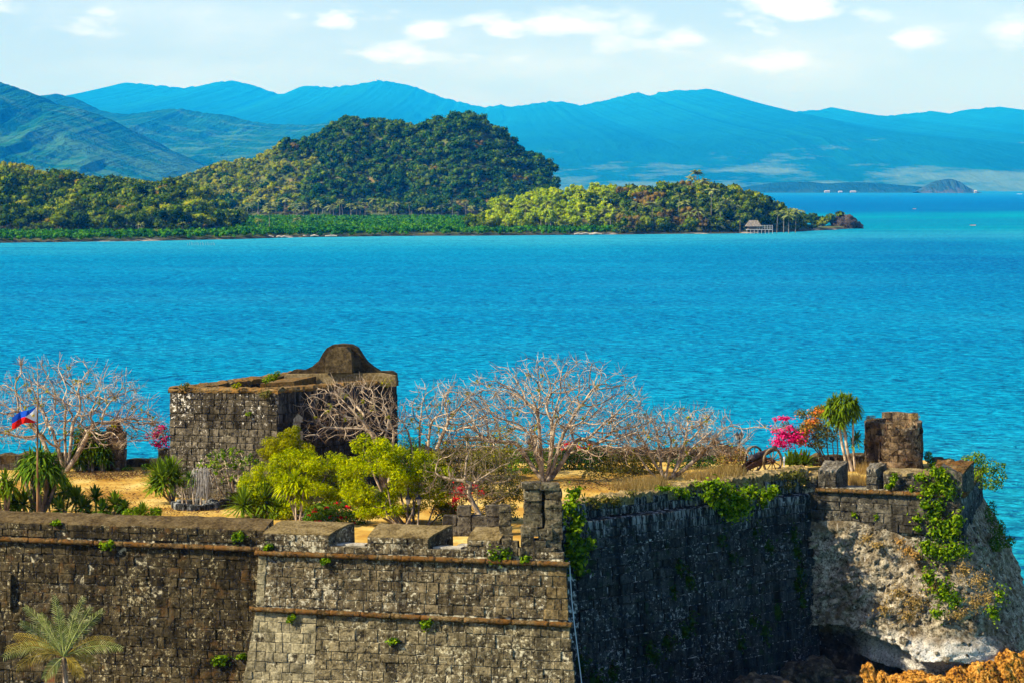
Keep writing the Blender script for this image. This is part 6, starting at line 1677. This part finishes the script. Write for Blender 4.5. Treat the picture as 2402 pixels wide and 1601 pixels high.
for i, (px, py, gy, s_, m_, lab) in enumerate((
        (20, 1180, 1218, 1.15, L_YUCCA, 'dark spiky yucca in the left corner of the terrace'), (55, 1182, 1218, 1.1, L_YUCCA, 'spiky yucca left of the flagpole foot'),
        (118, 1165, 1210, 1.1, L_YUCCA, 'spiky yucca right of the flagpole'), (150, 1150, 1205, 1.0, L_YUCCAY, 'lighter yucca above the row right of the flagpole'),
        (138, 1195, 1218, 1.0, L_YUCCA, 'low dark yucca beside the parapet right of the flagpole'), (180, 1172, 1212, 1.0, L_YUCCAY, 'yucca with light green leaves two steps right of the flagpole'),
        (192, 1188, 1215, .85, L_YUCCA, 'small dark yucca near the middle of the row by the parapet'), (224, 1168, 1212, .9, L_YUCCA, 'branched yucca rising alone over the dirt by the parapet'),
        (240, 1196, 1218, .8, L_YUCCA, 'low yucca at the foot of the branched one by the parapet'), (268, 1182, 1213, .95, L_YUCCAY, 'round headed yucca at the right end of the dark row'),
        (292, 1190, 1216, .65, L_YUCCA, 'smallest yucca leaning right at the end of the dark row'), (84, 1160, 1208, .8, L_YUCCA, 'yucca hugging the flagpole'))):
    Dq = min(Dg(gy), 111.0); base = np.array([wx(px, Dq), Dq, TZ])
    yucca(lab, [(P(px, py, Dq), s_)] + ([(P(px + 14, py + 10, Dq + .3), s_ * .7)] if i % 3 == 0 else []), base, m_, 70 + i, 52, .52, .058, bark=B_BARE)
for i, (px, py, gy, s_, lab) in enumerate(((352, 1140, 1190, 1.25, 0), (388, 1112, 1176, 1.25, 0), (410, 1118, 1180, 1.0, 0), (372, 1125, 1180, 1.1, 0))):
    pass
D = Dg(1182); base = np.array([wx(408, D), D, TZ])
yucca('bushy yucca clump at the left foot of the house', [(P(px, py, D + dd), s_) for px, py, dd, s_ in ((375, 1118, 0, 1.3), (398, 1112, .2, 1.3), (385, 1135, -.3, 1.2), (410, 1125, .1, 1.1), (365, 1140, .2, 1.0))], base, L_YUCCAY, 90, 60, .56, .05, bark=B_BROWN)
for i, (px, py, gy, s_, lab) in enumerate(((571, 1186, 1216, 1.25, 'bright spiky yucca left of a pair, in front of the umbrella shrub'), (616, 1180, 1214, 1.35, 'spiky yucca right of a pair, at the edge of the low feathery tree'), (652, 1195, 1216, .8, 'small yucca under the low feathery tree'))):
    D = Dg(gy); base = np.array([wx(px, D), D, TZ]); yucca(lab, [(P(px, py, D), s_)], base, L_YUCCAY, 95 + i, 70, .6, .05)
D = 106.6; base = np.array([wx(697, D), D, TZ])
yucca('slim dracaena on a thin pale stem in front of the low feathery tree', [(P(px, py, D + dd), s_) for px, py, dd, s_ in ((690, 1130, 0, 1), (668, 1140, .1, .9), (712, 1142, -.1, .8), (685, 1150, .2, .9), (705, 1165, .1, .7))], base, L_FEATHER, 99, 40, .5, .045, 'dracaena', 'plant', B_BARE, .035, .6)
# tufts of low leaves behind the parapet
for i, (px, py, lab, m_) in enumerate(((310, 1200, 'bright low leafy tuft behind the parapet right of the yuccas', L_VINE), (335, 1204, 'pale green grassy tuft behind the parapet', L_YUCCAY), (360, 1200, 'small sprawling green weed behind the parapet', L_VINE))):
    D = 107.6; base = np.array([wx(px, D), D, TZ])
    if i == 1: yucca(lab, [(P(px, py, D), .9)], base, m_, 110 + i, 40, .45, .05, 'grass_tuft')
    else: shrub('weed', lab, 'plant', base, [pxl(px, py, 20, 10, D), pxl(px + 10, py - 6, 10, 7, D)], 260, .06, m_, B_BROWN, .015, 110 + i, .6)
# agaves behind the cannon
for i, px in enumerate((1852, 1872, 1888)):
    D = 128.9; base = np.array([wx(px, D), D, TZ]); yucca('bright agave with upright leaves right of the cannon, ' + ('nearest the wheel', 'in the middle of three', 'nearest the low wall')[i], [(np.array(P(px, 1090, D)), 1)], base, L_YUCCAY, 120 + i, 24, .62, .09, 'agave', 'plant', B_BARE, .04, .25, (.1, 1.45))
# plants at the gate ruins
D = 127.8
for i, (px, py, ty, lab) in enumerate(((195, 1108, 1030, 'leafy dracaena against the dark wall stub behind the left bare tree'), (214, 1108, 1040, 'second dracaena, right of the leafy one, by the dark wall stub'), (240, 1108, 1055, 'dracaena nearest the crumbling gate pillar'), (182, 1106, 1062, 'short dracaena close to the left bare tree trunk'))):
    base = np.array([wx(px, D), D, TZ]); yucca(lab, [(P(px + dx, ty + dy, D + .1), s_) for dx, dy, s_ in ((0, 0, 1), (-8, 14, .9), (7, 22, .8))], base, L_YUCCAY if i % 2 else L_YUCCA, 130 + i, 40, .5, .055, 'dracaena', 'plant', B_BARE, .04, .9)
lm = [pxl(*a, 128.3) for a in ((190, 1018, 20, 16), (215, 1010, 22, 14), (230, 1035, 16, 22), (200, 1050, 20, 20))]
shrub('creeper', 'green creeper covering the dark wall stub at left', 'plant', (wx(210, 128.3), 128.3, TZ), lm, 1500, .07, L_GREEN, B_BROWN, .02, 140)
shrub('weed', 'dry grass tuft on top of the crumbling gate pillar', 'plant', (wx(272, 128.6), 128.6, wz(1000, 128.6)), [pxl(272, 994, 12, 8, 128.6)], 180, .06, L_DRY, B_BROWN, .01, 141, .3)
# low plants along the dirt under the far wall
for i, (px, py, w_) in enumerate(((300, 1100, 14), (245, 1104, 18), (345, 1094, 12))):
    D = 128.0; shrub('weed', ('small green weed by the gap in the sea wall', 'grassy weeds at the foot of the gate pillar', 'weed left of the house by the low sea wall')[i], 'plant', (wx(px, D), D, TZ), [pxl(px, py, w_, 8, D)], 200, .06, L_GREEN, B_BROWN, .012, 145 + i, .4)

# dried pale plant in the stone ring, dead twigs on the dirt
q = np.random.default_rng(150)
r = empty('dry_plant', (pc[0], pc[1], TZ), 'drooping pale dead plant with a green tuft inside the stone ring', 'plant')
D = pc[1]; b = MB()
for i in range(150):
    px = q.normal(476, 9); c = np.array(P(px, q.uniform(1098, 1115), D + q.normal(0, .25))); dx = q.normal(0, .12); L = q.uniform(.8, 1.4)
    pts = [c + np.array([0, 0, -.02]), c + np.array([dx * .5, q.normal(0, .1), .06]), c + np.array([dx * 1.2, q.normal(0, .12), -L * .45]), c + np.array([dx * 1.5, q.normal(0, .14), -L])]
    b.add(*tube(pts, [.012, .012, .010, .006], 3, False))
tag(b.build('hanging_fronds', L_PALE, r), kind='stuff')
for px, py, s_ in ((444, 1120, .9), (452, 1135, .8)):
    b = MB(); b.add(*rosette(np.array(P(px, py, D)), 40, .5 * s_, .05, q, (-.3, 1.45), .3)); b.build('leaf_rosette', L_YUCCA, r)
b = MB()
for (px, py, tx, ty) in ((470, 1190, 475, 1105), (455, 1190, 446, 1125), (440, 1190, 430, 1150), (480, 1190, 490, 1130), (428, 1185, 425, 1140)):
    b.add(*tube([P(px, py, D), P((px + tx) / 2 + 2, (py + ty) / 2, D), P(tx, ty, D)], [.05, .04, .025], 5, False))
b.build('stems', B_BARE, r, True)
shrub('dry_scrub', 'brown dry scrub along the foot of the house', 'shrub', (wx(505, 114.5), 114.5, TZ), [pxl(px, 1170, 24, 14, 114.6) for px in (440, 480, 520, 590)], 1300, .05, leafm('brown_scrub', [(.08, .05, .02), (.18, .12, .05), (.28, .2, .1)], .2), B_BROWN, .02, 151, .3, spread=.9)

# small foreground palm, bottom left
D = 93.4; q = np.random.default_rng(160); hub = np.array(P(150, 1540, D)); base = np.array([wx(155, D), D, 5.0])
r = empty('palm', base, 'small pale feathery palm in front of the dark curtain wall', 'palm')
b = MB(); b.add(*tube([base + [0, 0, -.3], base + [.02, 0, 1.2], hub], [.17, .12, .08], 9, False)); b.build('trunk', B_BARE, r, True)
def frond(tipx, tipy, arch, n=30, ll=.42, mat=L_PALM, dd=0.0):
    tip_ = np.array(P(tipx, tipy, D + dd)); m = (hub + tip_) / 2 + np.array([0, 0, arch])
    t = np.linspace(0, 1, 16)[:, None]; rib = hub * (1 - t) ** 2 + 2 * m * t * (1 - t) + tip_ * t * t
    b = MB(); b.add(*tube(rib, np.linspace(.024, .006, 16), 4, False))
    tg = np.gradient(rib, axis=0); tg /= np.linalg.norm(tg, axis=1)[:, None]
    for i in range(n):
        k = .16 + .84 * i / (n - 1); j = min(14.99, k * 15); a = int(j); fr_ = j - a; p = rib[a] * (1 - fr_) + rib[a + 1] * fr_; d = tg[a]
        s = np.cross(d, np.array([.25, -1, .15])); s /= np.linalg.norm(s); L = ll * (.35 + .65 * math.sin(math.pi * min(1, .12 + k * .85))) * q.uniform(.85, 1.1)
        for sg in (-1, 1):
            e = p + (s * sg * .72 + d * .68 + np.array([0, q.normal(0, .12), -.18 - .18 * (mat is L_PALMY)])) * L; w_ = np.cross(e - p, [0, 1, 0.]); w_ /= np.linalg.norm(w_) + 1e-9
            mm = p * .45 + e * .55 + np.array([0, 0, .04]); b.add([p - w_ * .008, p + w_ * .008, mm + w_ * .013, e, mm - w_ * .013], [(0, 1, 2, 3, 4)])
    b.build('frond', mat, r)
for (tx, ty, ar, m_, dd) in ((60, 1424, .35, L_PALM, .3), (50, 1460, .25, L_PALM, -.5), (195, 1402, .15, L_PALM, .2), (128, 1398, .05, L_PALM, .7), (140, 1425, .0, L_PALM, -.7), (212, 1425, .15, L_PALM, -.4), (240, 1432, .3, L_PALM, .6), (265, 1500, .55, L_PALMY, .3), (285, 1520, .5, L_PALM, -.3),
                             (15, 1520, .55, L_PALMY, -.2), (35, 1490, .45, L_PALMY, .5), (10, 1540, .75, L_PALM, .2), (40, 1565, .65, L_PALMY, -.6), (175, 1430, .0, L_PALM, .0), (95, 1440, .2, L_PALM, .8), (105, 1590, .2, L_PALM, -.4), (190, 1585, .3, L_PALMY, -.3), (230, 1560, .5, L_PALMY, .5)):
    frond(tx, ty, ar, 24, .40, m_, dd)

# ================================================================== creepers, weeds and bushes on the walls
def on_face(w_, px, z, o):
    k = (px - CX) / F; ax, ay = w_.a + w_.n * o; s = (k * ay - ax) / (w_.u[0] - k * w_.u[1]); return w_.p(s, o, z)
def creeper(label, w_, ofn, spots, n, s, mat, seed, name='creeper', cat='plant', asp=.6, thick=.16, group=None):
    """leaf clumps growing on a wall: spots (px, z, half width, half height) in metres"""
    q = np.random.default_rng(seed); ls = []
    for px, z, rw, rh in spots:
        c = on_face(w_, px, z, ofn(z) + thick * .6); ls.append((c, (rw, thick, rh)))
    r = empty(name, ls[0][0], label, cat, group)
    b = MB()
    for (c, rr) in ls:
        for _ in range(4):
            d = q.normal(size=3) * np.array([rr[0], .3 * rr[1], rr[2]]) * .6; b.add(*tube([c + np.array([0, .08, rr[2] * .8]), c + d * .5, c + d], [.012, .010, .006], 3, False))
    b.build('stems', B_BROWN, r)
    b = MB(); vol_leaves(b, q, ls, int(n * .8), s * 1.35, asp, .2); tag(b.build('foliage', mat, r), kind='stuff'); return r
# hanging bush below the cannon
creeper('big bright green bush hanging over the dark wall left of the cannon', W_flank, lambda z: .15, [(1668, 11.9, .5, .4), (1690, 11.6, .6, .5), (1720, 11.3, .7, .5), (1700, 10.8, .7, .5), (1740, 10.9, .6, .5), (1715, 10.4, .5, .45), (1760, 11.4, .55, .4), (1680, 11.1, .4, .4), (1750, 10.5, .35, .35), (1660, 11.4, .35, .3)], 4200, .075, L_VINE, 201, 'hanging_bush', 'bush', .6, .4)
creeper('small bright bush hanging on the dark wall under the cannon', W_flank, lambda z: .1, [(1800, 11.1, .4, .3), (1818, 11.3, .3, .25), (1790, 10.8, .3, .25)], 900, .07, L_VINE, 202, 'hanging_bush', 'bush', .6, .3)
creeper('bright green creeper between the two-pillar ruin and the dark wall', W_flank, lambda z: .1, [(1340, 11.6, .4, .5), (1352, 11.0, .4, .5), (1345, 10.3, .45, .5), (1360, 9.8, .45, .45), (1350, 9.2, .5, .4), (1378, 9.9, .35, .3), (1338, 9.6, .3, .5), (1350, 12.2, .35, .4), (1360, 8.7, .3, .3)], 3800, .08, L_VINE, 203, 'creeper', 'plant', .65, .35)
creeper('weedy greenery along the broken wall top right of the two-pillar ruin', W_flank, lambda z: -.3, [(1390, 11.75, .4, .2), (1420, 11.7, .4, .25), (1445, 11.55, .35, .3), (1400, 11.5, .3, .2), (1480, 11.9, .3, .15)], 1300, .055, L_OLIVE, 204, 'weeds', 'plant', .5, .25)
creeper('weeds on the wall top below the right bare tree', W_flank, lambda z: -.3, [(1560, 11.9, .5, .15), (1590, 11.7, .4, .25), (1610, 11.5, .35, .3), (1640, 11.9, .4, .2)], 1200, .055, L_VINE, 205, 'weeds', 'plant', .5, .25)
creeper('scruffy weeds where the dark wall meets the corner bastion', W_flank, lambda z: -.25, [(1840, 11.9, .4, .25), (1870, 11.9, .4, .25), (1850, 11.4, .35, .3), (1885, 11.5, .3, .35)], 1400, .055, L_OLIVE, 206, 'weeds', 'plant', .5, .25)
for i, (lab, sp, n) in enumerate((
        ('dark creeper patch low in the shaded wall beside the front bastion corner', [(1360, 4.6, .5, .8), (1390, 3.6, .8, .8), (1430, 3.9, .6, .5), (1375, 2.8, .8, .6)], 1800),
        ('dark creeper patch in the middle of the shaded wall', [(1515, 4.7, .5, .5), (1560, 4.9, .6, .5), (1600, 5.3, .5, .5), (1620, 5.6, .35, .6), (1530, 4.3, .5, .4)], 1600),
        ('thin creeper hanging down high on the shaded wall, centre', [(1590, 8.2, .35, .5), (1612, 7.6, .35, .5), (1575, 7.2, .3, .4)], 700),
        ('creeper column near the right end of the shaded wall', [(1858, 9.0, .3, .6), (1866, 8.2, .35, .6), (1872, 7.2, .35, .6), (1880, 5.8, .3, .8), (1868, 6.5, .3, .5)], 1200),
        ('creeper patch right of the middle of the shaded wall', [(1760, 5.2, .4, .4), (1790, 4.6, .5, .5), (1735, 4.2, .4, .4), (1820, 5.4, .4, .6)], 1100),
        ('sparse creeper below the hanging bush on the shaded wall', [(1690, 9.2, .35, .5), (1770, 9.4, .4, .4), (1715, 8.3, .3, .4), (1800, 8.6, .4, .5)], 700))):
    creeper(lab, W_flank, fo, sp, n, .07, L_SHADE, 210 + i, 'creeper', 'plant', .6, .12)
# corner bastion
zero = lambda z: .06
creeper('tangled bright vine spilling over the parapet of the corner bastion', W_corner, zero, [(2200, 12.2, .55, .35), (2215, 11.8, .5, .4), (2190, 11.4, .5, .35), (2175, 11.2, .4, .3), (2225, 11.3, .5, .4), (2170, 10.6, .35, .3), (2200, 10.6, .35, .35), (2160, 11.9, .3, .2)], 3600, .065, L_VINE, 221, 'vine', 'plant', .6, .35)
creeper('bright vine hanging down the masonry of the corner bastion', W_corner, zero, [(2190, 10.0, .5, .4), (2215, 9.6, .6, .5), (2230, 9.2, .6, .4), (2195, 9.2, .4, .4), (2245, 9.9, .4, .5), (2150, 9.9, .25, .2), (2152, 9.4, .2, .15)], 2900, .065, L_VINE, 222, 'vine', 'plant', .6, .3)
creeper('leafy mass where the masonry of the corner bastion gives way to rubble', W_corner, lambda z: .35, [(2185, 8.4, .6, .4), (2220, 8.3, .7, .45), (2250, 8.5, .6, .4), (2170, 8.7, .4, .25)], 2600, .065, L_VINE, 223, 'vine', 'plant', .6, .4)
creeper('small green shrub rooted in the parapet of the corner bastion', W_corner, zero, [(2095, 11.6, .25, .3), (2100, 11.9, .2, .25), (2085, 11.4, .2, .2)], 500, .06, L_VINE, 224, 'weed', 'plant', .6, .2)
for i, (px, z, sz, lab) in enumerate(((2003, 9.95, .14, 'tiny fern on the masonry nearest the shadow edge'), (2055, 9.85, .16, 'tiny fern on the corner bastion masonry, centre'), (2140, 11.25, .25, 'small weed on the mossy moulding of the corner bastion'))):
    creeper(lab, W_corner, zero, [(px, z, sz, sz)], 130, .05, L_VINE, 230 + i, 'weed', 'plant', .6, .12)
for i, (spots, n, m_, lab, s_) in enumerate((
        ([(2110, 6.4, .7, .6), (2150, 6.0, .8, .6), (2075, 5.6, .6, .4), (2190, 6.8, .6, .6), (2130, 5.4, .7, .4)], 2600, L_DRY, 'dry tan grass on the rubble slope of the corner bastion, left', .05),
        ([(2180, 7.2, .5, .6), (2215, 6.6, .6, .7), (2240, 6.2, .5, .5), (2200, 5.6, .4, .4)], 2100, L_VINE, 'green bush in the middle of the rubble slope', .06),
        ([(2260, 7.6, .6, .6), (2300, 7.2, .7, .6), (2290, 6.2, .7, .6), (2250, 5.6, .6, .4), (2320, 6.4, .5, .6)], 2600, L_DRY, 'dry tan grass on the rubble slope, right', .05),
        ([(2060, 8.6, .5, .25), (2035, 8.9, .4, .3)], 700, L_DRY, 'dry brown tuft just under the masonry near the shadow edge', .05),
        ([(2110, 8.8, .25, .18), (2130, 8.4, .35, .3), (2145, 8.2, .3, .25)], 900, leafm('orange_moss', [(.20, .10, .02), (.36, .2, .05), (.5, .32, .1)], .2), 'orange-brown moss cushions under the masonry', .045),
        ([(2345, 6.6, .4, .5), (2330, 5.8, .35, .5)], 700, L_VINE, 'green tuft at the right edge of the rubble slope', .055))):
    def of(z, i=i): return .55 + (9.0 - z) * (.24 if i in (0, 3, 4) else .33)
    creeper(lab, W_corner, of, spots, n, s_, m_, 240 + i, 'grass_tuft' if m_ is L_DRY else 'weed', 'plant', .35 if m_ is L_DRY else .6, .3)
# bush leaning out over the sea at the right end
D = 121.0; q = np.random.default_rng(260)
lm = [pxl(*a, D + dd) for a, dd in (((2290, 1072, 22, 14), 0), ((2315, 1090, 26, 16), .2), ((2340, 1115, 22, 18), .2), ((2325, 1135, 26, 14), -.2), ((2300, 1110, 24, 18), -.2), ((2268, 1075, 12, 8), 0), ((2230, 1080, 8, 6), 0), ((2350, 1092, 10, 8), 0))]
shrub('leaning_bush', 'airy green bush leaning out over the sea at the right end of the fort', 'bush', (wx(2285, D), D, 11.3), lm, 1500, .06, L_VINE, B_BROWN, .025, 260, .6, sub=5, spread=.1)
D = 122.5
lm = [pxl(*a, D) for a in ((2325, 1200, 14, 26), (2340, 1240, 20, 22), (2365, 1270, 16, 14), (2335, 1275, 18, 16))]
shrub('leaning_bush', 'dark green bush clinging to the shaded east side of the corner bastion', 'bush', (wx(2312, D), D, 9.2), lm, 1300, .06, L_GREEN, B_BROWN, .02, 261, .6, spread=.1)
D = 129.4
shrub('weed', 'small dark bush behind the right foot of the round watchtower', 'plant', (wx(2180, D), D, TZ), [pxl(2178, 1070, 9, 14, D), pxl(2186, 1085, 9, 8, D)], 420, .06, L_GREEN, B_BROWN, .012, 262)
shrub('weed', 'orange dry grass tuft on the left rim of the round watchtower', 'plant', P(2043, 984, TD - 1), [pxl(2043, 980, 12, 7, TD - 1)], 260, .05, L_DRY, B_BROWN, .01, 263, .25)
shrub('weed', 'pale dry tuft on the right rim of the round watchtower', 'plant', P(2145, 978, TD), [pxl(2145, 976, 12, 7, TD)], 220, .05, L_DRY, B_BROWN, .01, 264, .25)
# dry grass on the corner bastion platform
q = np.random.default_rng(270)
for i, (px0, px1, D, n, lab) in enumerate(((2075, 2180, 121.5, 700, 'band of dry grass on the platform in front of the round watchtower'), (1985, 2030, 122.5, 420, 'tall dry grass between the two parapet blocks of the corner bastion'), (2010, 2060, 127.5, 300, 'dry grass at the left foot of the round watchtower'), (1385, 1560, 114.6, 900, 'dry grass along the broken wall top right of the two-pillar ruin'), (1560, 1760, 117.6, 900, 'dry grass along the wall top below the cannon'))):
    r = empty('dry_grass', (wx((px0 + px1) / 2, D), D, TZ), lab, 'grass'); b = MB()
    for _ in range(n):
        p = np.array([wx(q.uniform(px0, px1), D), D + q.uniform(-1.4, 1.4), TZ])
        if 'wall top' in lab: s_ = q.uniform(*[np.dot(np.array([wx(v, D), D]) - W_flank.a, W_flank.u) for v in (px0, px1)]); p = W_flank.p(s_, q.uniform(-1.9, -.5), ftop(s_) - .05)
        d = np.array([q.normal(0, .3), q.normal(0, .3), 1.]); L = q.uniform(.25, .7); s = np.array([.014, 0, 0])
        b.add([p - s, p + s, p + d * L], [(0, 1, 2)])
    tag(b.build('blades', L_DRY, r), kind='stuff')
# weeds on the sunlit walls
for i, (w_, of, px, z, sz, lab) in enumerate((
        (W_left, lambda z: .12, 250, 11.12, .22, 'small green plant growing from the moulding of the curtain wall'),
        (W_left, lambda z: .0, 557, 11.6, .22, 'green weed on the parapet face near the end of the curtain wall'),
        (W_left, lambda z: -.1, 132, 11.95, .14, 'tiny yellow weed under the parapet top at far left'),
        (W_left, lambda z: .3, 515, 6.55, .28, 'green fern low on the curtain wall'),
        (W_left, lambda z: .3, 565, 6.75, .16, 'tiny fern right of the larger one low on the curtain wall'),
        (W_bast, lambda z: .08, 762, 10.85, .16, 'yellow-green weed under the upper moulding of the front bastion, left'),
        (W_bast, lambda z: .2, 683, 8.5, .16, 'small weed under the lower moulding of the front bastion, left'),
        (W_bast, lambda z: .2, 1000, 8.45, .2, 'small weed under the lower moulding of the front bastion, middle'),
        (W_bast, lambda z: .35, 922, 7.75, .16, 'yellowish weed on the lower face of the front bastion'),
        (W_bast, lambda z: .1, 1168, 11.3, .36, 'bright green bush in front of the last merlon of the front bastion'),
        (W_bast, lambda z: .1, 1230, 11.15, .16, 'small weed below the two-pillar ruin'),
        (W_bast, lambda z: .0, 628, 11.35, .14, 'tiny weed at the left corner of the front bastion top'))):
    creeper(lab, w_, of, [(px, z, sz * 1.2, sz * .8), (px + sz * 40, z + sz * .3, sz * .7, sz * .6), (px - sz * 30, z - sz * .4, sz * .6, sz * .5)], int(2600 * sz), .055, L_VINE, 280 + i, 'weed', 'plant', .6, .14)
# plants on the house tops
for i, (pt, rx, n, m_, lab) in enumerate((
        (P(640, 882, 119), 16, 260, L_VINE, 'green sprig growing on the roof edge left of the gable'), (P(625, 890, 118.8), 12, 160, L_VINE, 'low green sprig on the roof edge further left'),
        (P(553, 905, 115.8), 10, 160, L_FEATHER2, 'yellow weed on the sunlit wall top of the house'), (P(620, 925, 115.2), 14, 260, L_OLIVE, 'olive weed hanging over the front corner of the house'),
        (P(905, 895, 122.4), 20, 420, L_FEATHER2, 'yellow-green weeds at the right end of the house top'), (P(430, 905, 117.0), 12, 150, L_OLIVE, 'weed on the left corner of the house top'),
        (P(582, 970, 115.7), 6, 70, L_VINE, 'tiny fern in the sunlit wall of the house'))):
    shrub('weed', lab, 'plant', pt, [(np.array(pt), (rx * .021, .22, rx * .014)), (np.array(pt) + [rx * .015, 0, rx * .008], (rx * .012, .18, rx * .010))], n, .05, m_, B_BROWN, .01, 300 + i, .5, spread=.03)
# fallen leaves and twigs on the dirt: nobody could count them
q = np.random.default_rng(320); b = MB()
for _ in range(7000):
    k = q.integers(5); px, py, sx, sy = ((290, 1112, 70, 4), (230, 1120, 60, 5), (250, 1165, 80, 14), (400, 1200, 90, 8), (1400, 1140, 80, 8))[k]
    D_ = Dg(q.normal(py, sy)); x_ = wx(q.normal(px, sx), D_); a = q.uniform(0, 6.28); s = q.uniform(.025, .08)
    if not (105 < D_ < 128.6): continue
    p = np.array([x_, D_, TZ + .09]); t1 = np.array([math.cos(a), math.sin(a), q.normal(0, .3)]) * s; t2 = np.array([-math.sin(a), math.cos(a), q.normal(0, .3)]) * s * .5
    b.add([p - t1, p + t2, p + t1, p - t2], [(0, 1, 2, 3)])
tag(b.build('leaf_litter', leafm('dead_leaves', [(.06, .03, .012), (.16, .08, .03), (.28, .17, .06)], .1)), kind='stuff')

# ================================================================== the point across the bay: hut, rocks, shore debris
D = 1360; s = D / F
M_THATCH = (lambda g: g.out(g.ramp(g.noise(1.2, 5, stretch=(1, 1, .3)), [(.35, (.09, .075, .055)), (.65, (.22, .195, .155))]), .95))(N('grey_thatch'))
M_HUT = N('weathered_plank').out((.16, .12, .085), .9); M_RAIL = N('pale_rail').out((.36, .35, .33), .8)
hx_, hz0 = wx(1780, D), wz(543, D)
r = empty('stilt_hut', (hx_, D, 0), 'thatched hut with a pale railed deck on stilts at the eastern point', 'hut')
def hb(name, m, *a):
    b = MB(); b.add(box(*a), BOXF); return b.build(name, m, r)
xa, xb, xm = wx(1752, D), wx(1812, D), wx(1784, D)
zd = wz(538, D); zrf, zrt = wz(528, D), wz(517, D)
hb('wall', M_HUT, xa + .8, xm, D + 1, D + 5, zd, zrf)
b = MB(); b.add([(xa - .6, D - 1, zrf - .8), (xm + .8, D - 1, zrf - .8), (xm + .8, D + 7, zrf - .8), (xa - .6, D + 7, zrf - .8), (xa + 1.6, D + 3, zrt), (xm - 1.4, D + 3, zrt)], [(0, 1, 5, 4), (1, 2, 5), (2, 3, 4, 5), (3, 0, 4), (0, 3, 2, 1)]); b.build('thatch_roof', M_THATCH, r)
hb('deck', M_RAIL, xa, xb, D - .5, D + 5, zd - .35, zd)
for k in range(8): hb('stilt', M_RAIL, xa + (xb - xa) * k / 7 - .13, xa + (xb - xa) * k / 7 + .13, D - .4, D - .1, -1, zd - .35)
for zz_ in (1.0, 2.0): hb('rail', M_RAIL, xm - 2, xb, D - .45, D - .25, zd + zz_, zd + zz_ + .22)
for k in range(7): hb('rail_post', M_RAIL, xm - 2 + (xb - xm + 2) * k / 6 - .1, xm - 2 + (xb - xm + 2) * k / 6 + .1, D - .5, D - .25, zd, zd + 2.3)
D = 1528; s = D / F
for i, (px, py, rx, ry, rz, lab) in enumerate(((1983, 526, 27, 16, 19, 'big dark headland rock at the tip of the eastern point'), (2012, 533, 13, 10, 10, 'rock at the very end of the eastern point'), (1965, 533, 22, 12, 9, 'rock sloping down left of the big headland rock'), (1955, 541, 22, 8, 5, 'low wet rocks at the waterline below the big headland rock'), (2007, 541, 10, 6, 5, 'small rock standing in the water at the eastern point'), (1918, 538, 26, 8, 5, 'low reddish rocks on the shore left of the headland rock'))):
    boulder('headland_rock', (wx(px, D), D, max(wz(py, D), .3)), (rx * s, ry * s, rz * s), 700 + i, M_BLACK, lab, 'rock', 4, .5)
lm = [(np.array([wx(px, D), D, wz(py, D)]), (rx * s, rx * s, ry * s)) for px, py, rx, ry in ((1905, 512, 16, 12), (1928, 518, 18, 10), (1948, 512, 14, 10), (1882, 510, 12, 14), (1970, 502, 10, 6))]
shrub('coast_bush', 'green bushes on the shore beside the headland rock', 'bush', (wx(1920, D), D, 0), lm, 1500, .9, M_DARK, B_BROWN, .2, 701, .7, spread=3)
M_DRIFT = N('pale_driftwood').out((.42, .35, .27), .9)
q = np.random.default_rng(710)
for i, (px, Dq, lab) in enumerate(((640, 1248, 'pale driftwood log on the mangrove shore by the two palms'), (735, 1268, 'heap of brown stones on the mangrove shore'), (1360, 1323, 'pale sandbank with driftwood below the bamboo'))):
    X_ = wx(px, Dq); r = empty('driftwood', (X_, Dq - 3, .2), lab, 'driftwood')
    for k in range(5):
        a = q.normal(0, .25); b = MB(); c0 = np.array([X_ + q.normal(0, 4), Dq - 3 + q.normal(0, 1), .5]); L = q.uniform(3, 7)
        b.add(*tube([c0, c0 + np.array([L * .5, L * .2 * math.sin(a), .3 + .3 * q.random()]), c0 + np.array([L, L * .4 * math.sin(a), .1])], [.45, .4, .25], 6)); b.build('log', M_DRIFT, r)
# fish trap stakes off the mangroves, small boats
M_STAKE = N('bleached_stake').out((.16, .22, .20), .9)
r = empty('fish_trap', (wx(470, 1085), 1085, 0), 'row of thin stakes of a fish trap in the pale shallows', 'fish trap')
for k in range(16):
    X_ = wx(440 + k * 4.2, 1085); b = MB(); b.add(*tube([(X_, 1085 + (k % 3), -1), (X_, 1085 + (k % 3), 1.0 + .3 * ((k * 7) % 3))], .07, 4)); b.build('stake', M_STAKE, r)
M_HULL = N('boat_white').out((.7, .7, .68), .6)
for i, (px, D, L, lab) in enumerate(((2282, 1640, 4.5, 'tiny dark boat on the turquoise water right of the point'), (2145, 2900, 5, 'tiny boat on the dark blue strait'), (2392, 9500, 26, 'white boat near the far shore at the right edge'))):
    r = empty('outrigger_boat', (wx(px, D), D, 0), lab, 'boat'); X_ = wx(px, D)
    b = MB(); b.add([(X_ - L / 2, D, .9), (X_ - L * .3, D - .6, .1), (X_ + L * .3, D - .6, .1), (X_ + L / 2, D, .9), (X_ + L * .3, D + .6, .7), (X_ - L * .3, D + .6, .7), (X_, D, -.3)], [(0, 1, 6), (1, 2, 6), (2, 3, 6), (3, 4, 6), (4, 5, 6), (5, 0, 6), (0, 5, 1), (1, 5, 4, 2), (2, 4, 3)]); fixn(b.build('hull', M_HULL if i == 2 else M_HUT, r))
    for sg in (-1, 1):
        b = MB(); b.add(*tube([(X_ - L * .4, D + sg * 1.5, .15), (X_ + L * .4, D + sg * 1.5, .15)], .1, 5)); b.build('outrigger', M_RAIL, r)
